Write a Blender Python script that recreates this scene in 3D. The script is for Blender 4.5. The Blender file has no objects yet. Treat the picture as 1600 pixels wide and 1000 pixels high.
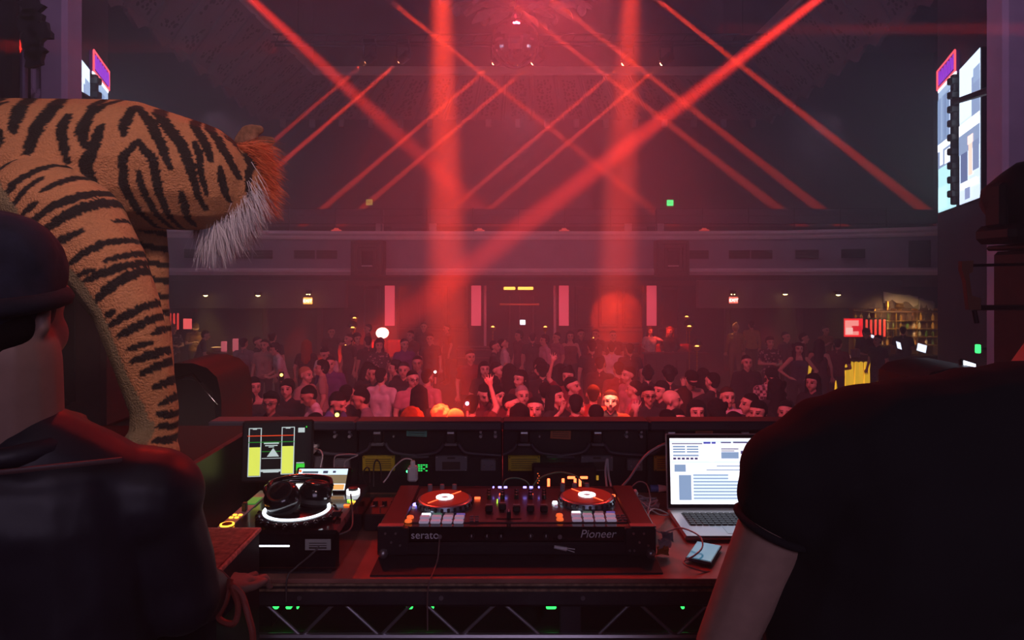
import bpy, bmesh, math, random
import numpy as np
from mathutils import Vector, Matrix, Euler

# ------------------------------------------------------------------ camera
scene = bpy.context.scene
C = scene.collection
CAM_Z = 3.2                       # eye height above the dance floor (camera stands on the stage)
FPX, HORIZON = 1066.67, 430.0     # 24 mm lens; eye-level line of the 1600x1000 frame
cam = bpy.data.cameras.new('camera')
cam_ob = bpy.data.objects.new('camera', cam)
C.objects.link(cam_ob)
cam.sensor_width = 36.0
cam.lens = 24.0
cam.shift_y = -(500 - HORIZON) / 1600
cam.clip_start = 0.05
cam.clip_end = 200
cam_ob.location = (0, 0, CAM_Z)
cam_ob.rotation_euler = (math.pi / 2, 0, 0)
scene.camera = cam_ob


def P(x, y, Y):
    """Photograph pixel at depth Y -> point in the hall."""
    return Vector(((x - 800) * Y / FPX, Y, CAM_Z + (HORIZON - y) * Y / FPX))


def px(n, Y):
    return n * Y / FPX


# ------------------------------------------------------------------ air of the hall: thin stage haze
world = bpy.data.worlds.new('hall_air')
scene.world = world
world.use_nodes = True
_nt = world.node_tree
_nt.nodes['Background'].inputs[0].default_value = (0.0, 0.0, 0.0, 1)
_vs = _nt.nodes.new('ShaderNodeVolumeScatter')
_vs.inputs['Color'].default_value = (1, 1, 1, 1)
_vs.inputs['Density'].default_value = 0.026
_nt.links.new(_vs.outputs[0], _nt.nodes['World Output'].inputs['Volume'])

# ------------------------------------------------------------------ view
vs = scene.view_settings
vs.view_transform = 'Standard'
vs.look = 'None'
vs.gamma = 1.0
vs.use_curve_mapping = False
vs.exposure = 0.0
scene.cycles.use_denoising = True
scene.cycles.max_bounces = 5
scene.cycles.diffuse_bounces = 2
scene.cycles.volume_bounces = 0
scene.cycles.sample_clamp_indirect = 0.0
scene.cycles.use_adaptive_sampling = False

AXIS = 0.23
RED = (1.0, 0.028, 0.012)
SCARLET = (1.0, 0.045, 0.014)


def spot(name, a, b, deg, watts, color=RED, blend=0.35, radius=0.04):
    l = bpy.data.lights.new(name, 'SPOT')
    o = bpy.data.objects.new(name, l)
    C.objects.link(o)
    a, b = Vector(a), Vector(b)
    o.location = a
    o.rotation_euler = (b - a).to_track_quat('-Z', 'Y').to_euler()
    l.spot_size = math.radians(deg)
    l.spot_blend = blend
    l.energy = watts
    l.color = color
    l.shadow_soft_size = radius
    return o


def area(name, loc, target, sx, sy, watts, color, spread=180):
    l = bpy.data.lights.new(name, 'AREA')
    o = bpy.data.objects.new(name, l)
    C.objects.link(o)
    l.shape = 'RECTANGLE'
    l.size, l.size_y = sx, sy
    l.energy = watts
    l.color = color
    l.spread = math.radians(spread)
    o.location = loc
    o.rotation_euler = (Vector(target) - Vector(loc)).to_track_quat('-Z', 'Y').to_euler()
    return o


# light of the stage video wall spilling over the hall, and a soft spill on the stage itself
area('video_wall_spill', (AXIS, 3.4, 7.0), (AXIS, 22, 3.2), 7.0, 1.4, 105, (0.64, 0.33, 0.80), 150)
spot('stage_key', (0.7, -1.2, 6.3), (-1.15, 2.1, 3.22), 22, 640, (1.0, 0.64, 0.64), 0.9, 0.4)
area('stage_spill_blue', (0.6, -2.8, 4.6), (0.2, 2.2, 2.4), 2.4, 1.2, 27, (0.84, 0.64, 1.0))
# red washes hung over the hall: one over the crowd, two towards the booth
spot('crowd_wash', (AXIS, 15.5, 10.6), (AXIS, 13.0, 0), 84, 1700, (1.0, 0.03, 0.055), 0.9, 0.3)
spot('crowd_front_wash', (AXIS, 4.2, 5.7), (AXIS, 12.5, 0.3), 84, 2300, (1.0, 0.085, 0.12), 0.9, 0.3)
spot('booth_wash', (-2.6, 8.0, 8.4), (0.3, 2.0, 2.4), 26, 1000, RED, 0.8, 0.15)
spot('booth_wash', (2.8, 8.5, 8.4), (-1.0, 1.6, 2.5), 24, 800, RED, 0.8, 0.15)
for x_ in (-8.0, 0.0, 8.0):
    spot('balcony_trim_fill', (AXIS + x_, 17.6, 7.4), (AXIS + x_, 21.8, 3.9), 118, 100, (0.78, 0.46, 0.72), 0.9, 0.3)  # unseen violet floods added to brighten the balcony trim
# narrow beams from the six fixtures on the lighting bar
BEAM_PX = [(570, 98), (622, 98), (769, 101), (830, 101), (971, 102), (1031, 102)]


def beam_end(x, y):
    return P(x - 287, 345, 26.5)


for k_, (bx_, by_) in enumerate(BEAM_PX):
    spot('narrow_beam', P(bx_, by_, 19.0), beam_end(bx_, by_), 1.5, 700000 if k_ else 400000, SCARLET, 0.4, 0.05)
# narrow beams from above the picture, crossing to the right
for (x0, x1, y1) in ((590, 985, 300), (775, 1260, 360), (845, 1330, 365), (1010, 1440, 325)):
    sl_ = (x1 - x0) / (y1 + 14)
    spot('narrow_beam', P(x0, -14, 15.0), P(x0 + sl_ * 359, 345, 26.5), 1.5, 660000, SCARLET, 0.4, 0.05)
# broad beams
spot('broad_beam', P(683, -330, 9.5), P(704, 655, 7.33), 5.0, 360000, SCARLET, 1.0, 0.06)
spot('broad_beam', P(1002, -330, 11.5), P(952, 668, 8.6), 4.8, 320000, SCARLET, 1.0, 0.06)
spot('broad_beam', P(1420, -110, 12.0), P(597, 522, 21.3), 4.6, 560000, RED, 1.0, 0.06)
spot('broad_beam', P(270, -115, 12.0), P(767, 345, 26.5), 4.2, 330000, RED, 1.0, 0.06)
spot('side_beam', P(-110, 71, 4.0), P(330, 74, 12.0), 1.6, 30000, RED, 0.8, 0.05)
spot('side_beam', P(1715, 44, 4.0), P(1250, 46, 12.0), 1.6, 30000, RED, 0.8, 0.05)
spot('face_beam', P(940, -330, 6.0), P(954, 628, 8.45), 1.9, 14000, (1.0, 0.25, 0.16), 0.3, 0.03)
spot('booth_glow_left', P(640, 436, 20.6), P(594, 526, 22.4), 40, 900, SCARLET, 0.6, 0.05)
spot('booth_glow_right', P(1000, 436, 20.0), P(1040, 535, 21.4), 40, 700, SCARLET, 0.6, 0.05)
spot('wall_disc', P(966, 474, 22.3), P(965, 499, 26.0), 33, 1600, SCARLET, 0.1, 0.05)
spot('middle_bay_wash', P(812, 452, 22.9), P(812, 500, 26.0), 150, 260, (1.0, 0.05, 0.08), 0.9, 0.2)
for (sx_, sy_, tx_, ty_, tY, dg, en) in ((620, 120, 500, 434, 21.3, 3.6, 9000), (1000, 120, 1155, 432, 21.3, 3.0, 8000)):
    spot('gobo_spot', P(sx_, sy_, 17.5), P(tx_, ty_, tY), dg, en, RED, 0.2, 0.04)

# ------------------------------------------------------------------ helpers
rnd = random.Random(7)
MATS = {}


def lin(r, g, b):
    """0-255 sRGB -> linear."""
    f = lambda c: (c / 255 / 12.92) if c / 255 <= 0.04045 else ((c / 255 + 0.055) / 1.055) ** 2.4
    return (f(r), f(g), f(b))


def mat(name, col=(0.5, 0.5, 0.5), rough=0.6, metal=0.0, emit=None, power=0.0, noise=0.0, scale=8.0, bump=0.0, bscale=40.0, coat=0.0, alpha=1.0, trans=0.0):
    if name in MATS:
        return MATS[name]
    m = bpy.data.materials.new(name)
    m.use_nodes = True
    nt = m.node_tree
    b = nt.nodes['Principled BSDF']
    b.inputs['Base Color'].default_value = (*col, 1)
    b.inputs['Roughness'].default_value = rough
    b.inputs['Metallic'].default_value = metal
    b.inputs['Coat Weight'].default_value = coat
    b.inputs['Alpha'].default_value = alpha
    b.inputs['Transmission Weight'].default_value = trans
    if emit is not None:
        b.inputs['Emission Color'].default_value = (*emit, 1)
        b.inputs['Emission Strength'].default_value = power
    if noise > 0 or bump > 0:
        tc = nt.nodes.new('ShaderNodeTexCoord')
    if noise > 0:
        n = nt.nodes.new('ShaderNodeTexNoise')
        n.inputs['Scale'].default_value = scale
        n.inputs['Detail'].default_value = 5
        r = nt.nodes.new('ShaderNodeValToRGB')
        r.color_ramp.elements[0].position = 0.3
        r.color_ramp.elements[1].position = 0.7
        r.color_ramp.elements[0].color = (*[c * (1 - noise) for c in col], 1)
        r.color_ramp.elements[1].color = (*[min(1, c * (1 + noise)) for c in col], 1)
        nt.links.new(tc.outputs['Object'], n.inputs['Vector'])
        nt.links.new(n.outputs['Fac'], r.inputs['Fac'])
        nt.links.new(r.outputs['Color'], b.inputs['Base Color'])
    if bump > 0:
        n2 = nt.nodes.new('ShaderNodeTexNoise')
        n2.inputs['Scale'].default_value = bscale
        n2.inputs['Detail'].default_value = 4
        bp = nt.nodes.new('ShaderNodeBump')
        bp.inputs['Strength'].default_value = bump
        nt.links.new(tc.outputs['Object'], n2.inputs['Vector'])
        nt.links.new(n2.outputs['Fac'], bp.inputs['Height'])
        nt.links.new(bp.outputs['Normal'], b.inputs['Normal'])
    MATS[name] = m
    return m


def attr_mat(name, rough=0.6, emit=0.0, bump=0.0, bscale=120.0):
    """Colour from the mesh's own 'Col' attribute; emit > 0 for lit displays."""
    if name in MATS:
        return MATS[name]
    m = bpy.data.materials.new(name)
    m.use_nodes = True
    nt = m.node_tree
    b = nt.nodes['Principled BSDF']
    a = nt.nodes.new('ShaderNodeVertexColor')
    a.layer_name = 'Col'
    b.inputs['Roughness'].default_value = rough
    if emit > 0:
        b.inputs['Base Color'].default_value = (0.01, 0.01, 0.01, 1)
        nt.links.new(a.outputs['Color'], b.inputs['Emission Color'])
        b.inputs['Emission Strength'].default_value = emit
    else:
        nt.links.new(a.outputs['Color'], b.inputs['Base Color'])
    if bump > 0:
        tc = nt.nodes.new('ShaderNodeTexCoord')
        n2 = nt.nodes.new('ShaderNodeTexNoise')
        n2.inputs['Scale'].default_value = bscale
        n2.inputs['Detail'].default_value = 4
        bp = nt.nodes.new('ShaderNodeBump')
        bp.inputs['Strength'].default_value = bump
        bp.inputs['Distance'].default_value = 0.01
        nt.links.new(tc.outputs['Object'], n2.inputs['Vector'])
        nt.links.new(n2.outputs['Fac'], bp.inputs['Height'])
        nt.links.new(bp.outputs['Normal'], b.inputs['Normal'])
    MATS[name] = m
    return m


class MB:
    """Collects shapes; build() links them as ONE mesh object."""

    def __init__(self):
        self.v, self.f, self.col = [], [], []
        self.c = None

    def add(self, vs_, fs_, M=None):
        o = len(self.v)
        for p in vs_:
            p = Vector(p)
            self.v.append(tuple(M @ p) if M is not None else tuple(p))
        for f in fs_:
            self.f.append(tuple(i + o for i in f))
            self.col.append(self.c)
        return self

    def box(self, c, s, b=0.0, M=None, rot=None):
        """Box of centre c and size s, edges chamfered by b."""
        hx, hy, hz = s[0] / 2, s[1] / 2, s[2] / 2
        T = Matrix.Translation(Vector(c))
        if rot is not None:
            T = T @ Euler(rot).to_matrix().to_4x4()
        if M is not None:
            T = M @ T
        b = min(b, hx * 0.9, hy * 0.9, hz * 0.9)
        if b <= 0:
            vs_ = [(x, y, z) for x in (-hx, hx) for y in (-hy, hy) for z in (-hz, hz)]
            fs_ = [(0, 1, 3, 2), (4, 6, 7, 5), (0, 4, 5, 1), (2, 3, 7, 6), (0, 2, 6, 4), (1, 5, 7, 3)]
            return self.add(vs_, fs_, T)
        bm = bmesh.new()
        for x in (-1, 1):
            for y in (-1, 1):
                for z in (-1, 1):
                    bm.verts.new((x * (hx - b), y * (hy - b), z * hz))
                    bm.verts.new((x * (hx - b), y * hy, z * (hz - b)))
                    bm.verts.new((x * hx, y * (hy - b), z * (hz - b)))
        bmesh.ops.convex_hull(bm, input=bm.verts)
        bmesh.ops.dissolve_limit(bm, angle_limit=0.01, verts=bm.verts, edges=bm.edges)
        bm.verts.index_update()
        self.add([v.co for v in bm.verts], [[v.index for v in f.verts] for f in bm.faces], T)
        bm.free()
        return self

    def cyl(self, p0, p1, r0, r1=None, n=16, caps=True):
        r1 = r0 if r1 is None else r1
        p0, p1 = Vector(p0), Vector(p1)
        q = (p1 - p0).to_track_quat('Z', 'Y').to_matrix()
        ring = [Vector((math.cos(2 * math.pi * i / n), math.sin(2 * math.pi * i / n), 0)) for i in range(n)]
        vs_ = [p0 + q @ (v * r0) for v in ring] + [p1 + q @ (v * r1) for v in ring]
        fs_ = [(i, (i + 1) % n, n + (i + 1) % n, n + i) for i in range(n)]
        if caps:
            fs_ += [tuple(range(n - 1, -1, -1)), tuple(range(n, 2 * n))]
        return self.add(vs_, fs_)

    def lathe(self, prof, o=(0, 0, 0), n=20, M=None, ring=False):
        """prof: (radius, z) pairs."""
        if ring:
            prof = list(prof) + [prof[0]]
        vs_ = [(r * math.cos(2 * math.pi * i / n) + o[0], r * math.sin(2 * math.pi * i / n) + o[1], z + o[2]) for r, z in prof for i in range(n)]
        fs_ = [(k * n + i, k * n + (i + 1) % n, (k + 1) * n + (i + 1) % n, (k + 1) * n + i) for k in range(len(prof) - 1) for i in range(n)]
        if prof[0][0] > 1e-5 and not ring:
            fs_.append(tuple(range(n - 1, -1, -1)))
        if prof[-1][0] > 1e-5 and not ring:
            fs_.append(tuple(range((len(prof) - 1) * n, len(prof) * n)))
        return self.add(vs_, fs_, M)

    def ball(self, c, r, n=12, m=8, s=(1, 1, 1), M=None):
        prof = [(r * math.sin(math.pi * k / m), -r * math.cos(math.pi * k / m)) for k in range(m + 1)]
        T = Matrix.Translation(Vector(c)) @ Matrix.Diagonal((*s, 1))
        return self.lathe(prof, (0, 0, 0), n, T if M is None else M @ T)

    def tube(self, pts, r, n=8, caps=True, taper=None):
        pts = [Vector(p) for p in pts]
        vs_, fs_ = [], []
        up = Vector((0, 0, 1))
        for k, p in enumerate(pts):
            t = (pts[min(k + 1, len(pts) - 1)] - pts[max(k - 1, 0)]).normalized()
            if abs(t.dot(up)) > 0.95:
                up = Vector((0.3, 1, 0.1)).normalized()
            a = t.cross(up).normalized()
            b_ = t.cross(a)
            up = -b_ if b_.dot(up) < 0 else b_
            rr = r if taper is None else r * (1 + (taper - 1) * k / (len(pts) - 1))
            for i in range(n):
                an = 2 * math.pi * i / n
                vs_.append(p + a * (rr * math.cos(an)) + up * (rr * math.sin(an)))
        for k in range(len(pts) - 1):
            for i in range(n):
                fs_.append((k * n + i, k * n + (i + 1) % n, (k + 1) * n + (i + 1) % n, (k + 1) * n + i))
        if caps:
            fs_ += [tuple(range(n)), tuple(range((len(pts) - 1) * n, len(pts) * n))]
        return self.add(vs_, fs_)

    def prism(self, poly, d, M=None):
        """Closed 2D outline in local XZ, extruded along local Y from 0 to d."""
        n = len(poly)
        vs_ = [(x, 0, z) for x, z in poly] + [(x, d, z) for x, z in poly]
        fs_ = [tuple(range(n)), tuple(range(2 * n - 1, n - 1, -1))] + [(i, n + i, n + (i + 1) % n, (i + 1) % n) for i in range(n)]
        return self.add(vs_, fs_, M)

    def sweep(self, path, prof, closed=False):
        """Plan polyline path (x,y) swept with profile of (outward, z); outward = to the right of travel."""
        n = len(prof)
        vs_ = []
        for k, p in enumerate(path):
            a = Vector(path[max(k - 1, 0)]); b_ = Vector(path[min(k + 1, len(path) - 1)])
            t = (b_ - a).normalized()
            nn = Vector((t.y, -t.x))
            for (d, z) in prof:
                vs_.append((p[0] + nn.x * d, p[1] + nn.y * d, z))
        fs_ = [(k * n + i, k * n + (i + 1) % n, (k + 1) * n + (i + 1) % n, (k + 1) * n + i) for k in range(len(path) - 1) for i in range(n)]
        fs_ += [tuple(range(n)), tuple(range((len(path) - 1) * n, len(path) * n))]
        return self.add(vs_, fs_)

    def mesh(self, name, smooth=35, recalc=True):
        me = bpy.data.meshes.new(name)
        me.from_pydata(self.v, [], self.f)
        if recalc:
            bm = bmesh.new()
            bm.from_mesh(me)
            bmesh.ops.recalc_face_normals(bm, faces=bm.faces)
            bm.to_mesh(me)
            bm.free()
        if smooth:
            me.polygons.foreach_set('use_smooth', [True] * len(me.polygons))
            me.set_sharp_from_angle(angle=math.radians(smooth))
        if any(c is not None for c in self.col):
            ca = me.color_attributes.new('Col', 'FLOAT_COLOR', 'CORNER')
            buf = []
            for p in me.polygons:
                c = self.col[p.index] or (0.5, 0.5, 0.5)
                buf += [c[0], c[1], c[2], 1.0] * p.loop_total
            ca.data.foreach_set('color', buf)
        return me

    def build(self, name, m=None, parent=None, smooth=35, loc=None, recalc=True):
        return link(name, self.mesh(name, smooth, recalc), m, parent, loc)


def link(name, me, m=None, parent=None, loc=None, rot=None):
    o = bpy.data.objects.new(name, me)
    C.objects.link(o)
    if m is not None and me is not None and len(me.materials) == 0:
        me.materials.append(m)
    if parent is not None:
        o.parent = parent
    if loc is not None:
        o.location = loc
    if rot is not None:
        o.rotation_euler = rot
    return o


def tag(o, label, cat, group=None):
    o['label'] = label
    o['category'] = cat
    if group:
        o['group'] = group
    return o


def struct(o, label=None):
    o['kind'] = 'structure'
    if label:
        o['label'] = label
    return o


def thing(name, label, cat, loc=(0, 0, 0), rot=(0, 0, 0), group=None, scale=None):
    o = bpy.data.objects.new(name, None)
    C.objects.link(o)
    o.empty_display_size = 0.05
    o.location = loc
    o.rotation_euler = rot
    if scale:
        o.scale = (scale,) * 3
    return tag(o, label, cat, group)


def dup(root, loc=None, rot=None, label=None):
    """Copy of a thing with copies of its parts and sub-parts."""
    r = root.copy()
    C.objects.link(r)
    if loc is not None:
        r.location = loc
    if rot is not None:
        r.rotation_euler = rot
    if label:
        r['label'] = label
    for ch in list(root.children):
        c = ch.copy(); C.objects.link(c); c.parent = r
        for g in list(ch.children):
            d = g.copy(); C.objects.link(d); d.parent = c
    return r


def smooth_path(pts, n=8):
    """Catmull-Rom through pts."""
    pts = [Vector(p) for p in pts]
    if len(pts) < 3:
        return pts
    q = [pts[0] * 2 - pts[1]] + pts + [pts[-1] * 2 - pts[-2]]
    out = []
    for k in range(1, len(q) - 2):
        a, b_, c, d = q[k - 1:k + 3]
        for i in range(n):
            t = i / n
            out.append(0.5 * ((2 * b_) + (c - a) * t + (2 * a - 5 * b_ + 4 * c - d) * t * t + (3 * b_ - a - 3 * c + d) * t ** 3))
    out.append(pts[-1])
    return out


def cable(name, pts, r, m, label, parent=None, n=6):
    o = MB().tube(smooth_path(pts, 7), r, n).build(name, m, parent, 60)
    if parent is None:
        tag(o, label, 'cable')
    return o


def lettering(body, size, name, m, parent, loc, rot, depth=0.0005, align='LEFT', shear=0.0, sx=1.0):
    cu = bpy.data.curves.new('type', 'FONT')
    cu.body = body
    cu.size = size
    cu.extrude = depth
    cu.align_x = align
    cu.shear = shear
    t = bpy.data.objects.new('type', cu)
    C.objects.link(t)
    dg = bpy.context.evaluated_depsgraph_get()
    me = bpy.data.meshes.new_from_object(t.evaluated_get(dg))
    bpy.data.objects.remove(t)
    bpy.data.curves.remove(cu)
    me.name = name
    if len(me.materials):
        me.materials.clear()
    if sx != 1.0:
        me.transform(Matrix.Diagonal((sx, 1, 1, 1)))
    return link(name, me, m, parent, loc, rot)


def picture(rects, W, H, step=0.00015):
    """Flat print / display: rects (u0,v0,u1,v1,rgb[0..1 linear]) on a W x H plane in local XZ facing -Y."""
    mb = MB()
    for k, (u0, v0, u1, v1, c) in enumerate(rects):
        mb.c = c
        y = -step * k
        x0, x1, z0, z1 = (u0 - 0.5) * W, (u1 - 0.5) * W, v0 * H, v1 * H
        mb.add([(x0, y, z0), (x1, y, z0), (x1, y, z1), (x0, y, z1)], [(0, 1, 2, 3)])
    return mb


BLACK = mat('black_plastic', (0.012, 0.012, 0.014), 0.45)
GLOSS = mat('black_gloss', (0.008, 0.008, 0.01), 0.16, coat=0.4)
CHARCOAL = mat('charcoal_paint', (0.03, 0.03, 0.036), 0.6, noise=0.25, scale=20)
STEEL = mat('worn_steel', (0.45, 0.45, 0.48), 0.35, 0.9)
WHITEP = mat('white_plastic', (0.75, 0.75, 0.76), 0.4)
DARKMETAL = mat('dark_metal', (0.05, 0.05, 0.055), 0.4, 0.8)
GOLD = mat('gold_metal', (0.7, 0.42, 0.1), 0.3, 0.9)

# ------------------------------------------------------------------ the hall
AX = 0.23                                        # middle axis of the hall
PAINT = mat('violet_grey_paint', (0.34, 0.31, 0.38), 0.75, noise=0.12, scale=1.5)
DARKWALL = mat('dark_wall_paint', (0.115, 0.105, 0.14), 0.85, noise=0.2, scale=0.8)
MAROON = mat('maroon_wall', (0.1, 0.045, 0.055), 0.85, noise=0.25, scale=0.6)
PLASTER = mat('pale_plaster', (0.55, 0.5, 0.52), 0.7, noise=0.1, scale=3)
TRIM = mat('cream_trim', (0.85, 0.76, 0.78), 0.55, noise=0.05, scale=4)
WOODWALL = mat('dark_wood_panelling', (0.11, 0.05, 0.04), 0.5, noise=0.3, scale=3)
FLOORM = mat('dance_floor', (0.05, 0.035, 0.035), 0.35, noise=0.3, scale=2)
BLACKWALL = mat('black_wall', (0.035, 0.025, 0.03), 0.8, noise=0.2, scale=1)

struct(MB().box((0, 14, -0.1), (44, 40, 0.2)).build('floor', FLOORM))
stage = struct(MB().box((0, -0.9, 0.72), (14, 7.4, 1.46)).build('stage_floor', mat('stage_boards', (0.02, 0.02, 0.022), 0.6, noise=0.3, scale=6)))
struct(MB().box((0, -4.8, 6.6), (20, 0.2, 13.4)).build('wall_stage_rear', BLACKWALL))
struct(MB().box((AX, 31.1, 6.6), (42, 0.2, 13.4)).build('wall_back', MAROON))
struct(MB().box((AX, 13, 13.4), (42, 40, 0.2)).build('ceiling', MAROON))
for s, nm in ((-1, 'left'), (1, 'right')):
    # splayed side wall from the proscenium to the corner, then the hall's outer wall
    w = MB()
    p0, p1 = Vector((AX + s * 5.97, 7.0, 0)), Vector((AX + s * 8.81, 14.5, 0))
    d = (p1 - p0); n_ = Vector((d.y, -d.x, 0)).normalized() * s
    w.add([p0, p1, p1 + n_ * 0.3, p0 + n_ * 0.3] + [q + Vector((0, 0, 13.3)) for q in (p0, p1, p1 + n_ * 0.3, p0 + n_ * 0.3)],
          [(0, 1, 2, 3), (4, 5, 6, 7), (0, 1, 5, 4), (1, 2, 6, 5), (2, 3, 7, 6), (3, 0, 4, 7)])
    struct(w.build('wall_%s' % nm, DARKWALL))
    struct(MB().box((AX + s * 19.0, 22.5, 6.65), (0.2, 17.2, 13.3)).build('wall_outer_%s' % nm, DARKWALL))
    struct(MB().box((AX + s * 13.9, 14.45, 6.65), (10.0, 0.2, 13.3)).build('wall_return_%s' % nm, DARKWALL))
    struct(MB().box((AX + s * 9.0, -1.0, 6.65), (0.2, 8.0, 13.3)).build('wall_wing_%s' % nm, BLACKWALL))
    # proscenium pillar: flat band, then the carved band as relief geometry
    pil = struct(MB().box((AX + s * 5.72, 7.0, 5.0), (1.4, 0.3, 13.0), 0.02).build('proscenium_%s' % nm, PLASTER))
    MB().box((AX + s * 4.82, 6.95, 5.0), (0.28, 0.3, 13.0), 0.04).build('flat_band', PLASTER, pil)
    rr = random.Random(3)
    CARVED = mat('carved_plaster', (0.5, 0.44, 0.47), 0.7, noise=0.35, scale=9, bump=0.6, bscale=14)
    z = 3.4
    while z < 7.2:
        for k in range(3):
            x0 = AX + s * (5.1 + 0.2 * k) + rr.uniform(-.03, .03)
            sc_ = MB()
            a0, tn = rr.uniform(0, 6.28), rr.choice((-1, 1))
            pts = []
            for i in range(15):
                t = i / 14
                r_ = 0.105 * (1 - 0.75 * t)
                an = a0 + tn * t * 8.0
                pts.append((x0 + r_ * math.cos(an), 6.83 - 0.015 * t, z + r_ * math.sin(an) * 1.1))
            sc_.tube(pts, 0.034, 7, taper=0.6)
            for q in range(3):
                an = a0 + q * 2.1
                sc_.ball((x0 + .12 * math.cos(an), 6.84, z + .12 * math.sin(an)), 0.045, 8, 6, (1, .6, 1.3))
            sc_.build('carved_scroll', CARVED, pil, 60)
        z += 0.27

# ---- soffit of pierced panels around the open attic
SOFFIT = bpy.data.materials.new('pierced_soffit_panel'); SOFFIT.use_nodes = True
nt = SOFFIT.node_tree; b = nt.nodes['Principled BSDF']; b.inputs['Roughness'].default_value = 0.75
b.inputs['Base Color'].default_value = (0.36, 0.28, 0.31, 1)
FRET = mat('fretwork_shadow', (0.07, 0.04, 0.05), 0.9)  # flat dark patches paint the shade inside the pierced openings
ZI, ZO, YI, YO = 10.15, 9.4, 23.7, 27.2
sof = struct(MB().box((AX, YI - 0.02, ZI + 0.14), (14.3, 0.12, 0.3), 0.03).build('soffit_back', TRIM))
NB = 17


def fret_panel(quad, parent, seed, cut=True):
    """Panel of the soffit: frame plate, raised ribs, and a field of dark patches painted as shaded scroll openings."""
    a, b_, c, d = [Vector(q) for q in quad]     # inner-left, inner-right, outer-right, outer-left
    nrm = (b_ - a).cross(d - a).normalized()
    if nrm.z > 0:
        nrm = -nrm
    up = -nrm * 0.12
    m_ = MB()
    m_.add([a, b_, c, d, a + up, b_ + up, c + up, d + up], [(0, 1, 2, 3), (7, 6, 5, 4), (0, 4, 5, 1), (1, 5, 6, 2), (2, 6, 7, 3), (3, 7, 4, 0)])
    o = m_.build('soffit_panel', SOFFIT, parent, 30)

    def at(u, v, h=0.0):
        return a.lerp(b_, u).lerp(d.lerp(c, u), v) + nrm * h
    # border ribs
    rb = MB()
    for (u0, v0, u1, v1) in ((0.04, 0.0, 0.04, 1.0), (0.96, 0.0, 0.96, 1.0)):
        rb.tube([at(u0, v0, 0.01), at(u1, v1, 0.01)], 0.05, 6)
    rb.build('rib', SOFFIT, o, 40)
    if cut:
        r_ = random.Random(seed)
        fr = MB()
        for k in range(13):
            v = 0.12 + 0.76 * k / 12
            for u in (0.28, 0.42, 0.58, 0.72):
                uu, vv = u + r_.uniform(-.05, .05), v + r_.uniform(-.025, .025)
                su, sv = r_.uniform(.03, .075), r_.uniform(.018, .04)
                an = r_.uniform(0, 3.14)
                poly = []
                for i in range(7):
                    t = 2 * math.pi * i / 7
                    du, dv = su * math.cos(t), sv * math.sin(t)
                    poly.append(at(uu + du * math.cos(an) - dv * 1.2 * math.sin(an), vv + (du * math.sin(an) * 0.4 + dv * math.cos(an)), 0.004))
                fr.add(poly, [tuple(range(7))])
        f = fr.build('opening_shade_patches', FRET, o, 0, recalc=False)
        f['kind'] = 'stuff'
    return o


for k in range(NB):
    u0, u1 = k / NB, (k + 1) / NB
    xi = lambda u: AX - 7.15 + 14.3 * u
    xo = lambda u: AX - 9.95 + 19.9 * u
    fret_panel([(xi(u0), YI, ZI), (xi(u1), YI, ZI), (xo(u1), YO, ZO), (xo(u0), YO, ZO)], sof, k)
    MB().box((xo((u0 + u1) / 2) , YO + 0.02, ZO - 0.13), (0.22, 0.16, 0.36), 0.03).build('dentil', PLASTER, sof)
for s, nm in ((-1, 'left'), (1, 'right')):
    sd = struct(MB().box((AX + s * 7.1, 15.8, ZI + 0.14), (0.12, 15.8, 0.3), 0.03).build('soffit_%s' % nm, TRIM))
    NS = 14
    for k in range(NS):
        y0, y1 = YI - 15.5 * k / NS, YI - 15.5 * (k + 1) / NS
        o0, o1 = YO - 18.0 * k / NS, YO - 18.0 * (k + 1) / NS
        xo0, xo1 = 9.95 - 1.35 * k / NS, 9.95 - 1.35 * (k + 1) / NS
        fret_panel([(AX + s * 7.1, y0, ZI), (AX + s * 7.1, y1, ZI), (AX + s * xo1, o1, ZO), (AX + s * xo0, o0, ZO)], sd, 50 + k, k < 9)
        # scalloped apron hanging from the outer edge
        yc, wd = (o0 + o1) / 2, abs(o0 - o1)
        poly = [(-wd * .48, 0), (-wd * .48, -.12), (-wd * .36, -.12), (-wd * .36, -.2), (-wd * .2, -.27), (0, -.42), (wd * .2, -.27), (wd * .36, -.2), (wd * .36, -.12), (wd * .48, -.12), (wd * .48, 0)]
        M = Matrix.Translation((AX + s * (xo0 + xo1) / 2, yc, ZO + 0.1)) @ Matrix.Rotation(math.pi / 2, 4, 'Z')
        MB().prism(poly, 0.1, M).build('scallop', SOFFIT, sd)
# attic above the opening
struct(MB().box((AX, 24.2, 11.8), (14.6, 0.1, 3.0)).build('wall_attic_back', MAROON))
for s, nm in ((-1, 'left'), (1, 'right')):
    struct(MB().box((AX + s * 7.3, 15.9, 11.8), (0.1, 16.6, 3.0)).build('wall_attic_%s' % nm, MAROON))

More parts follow.
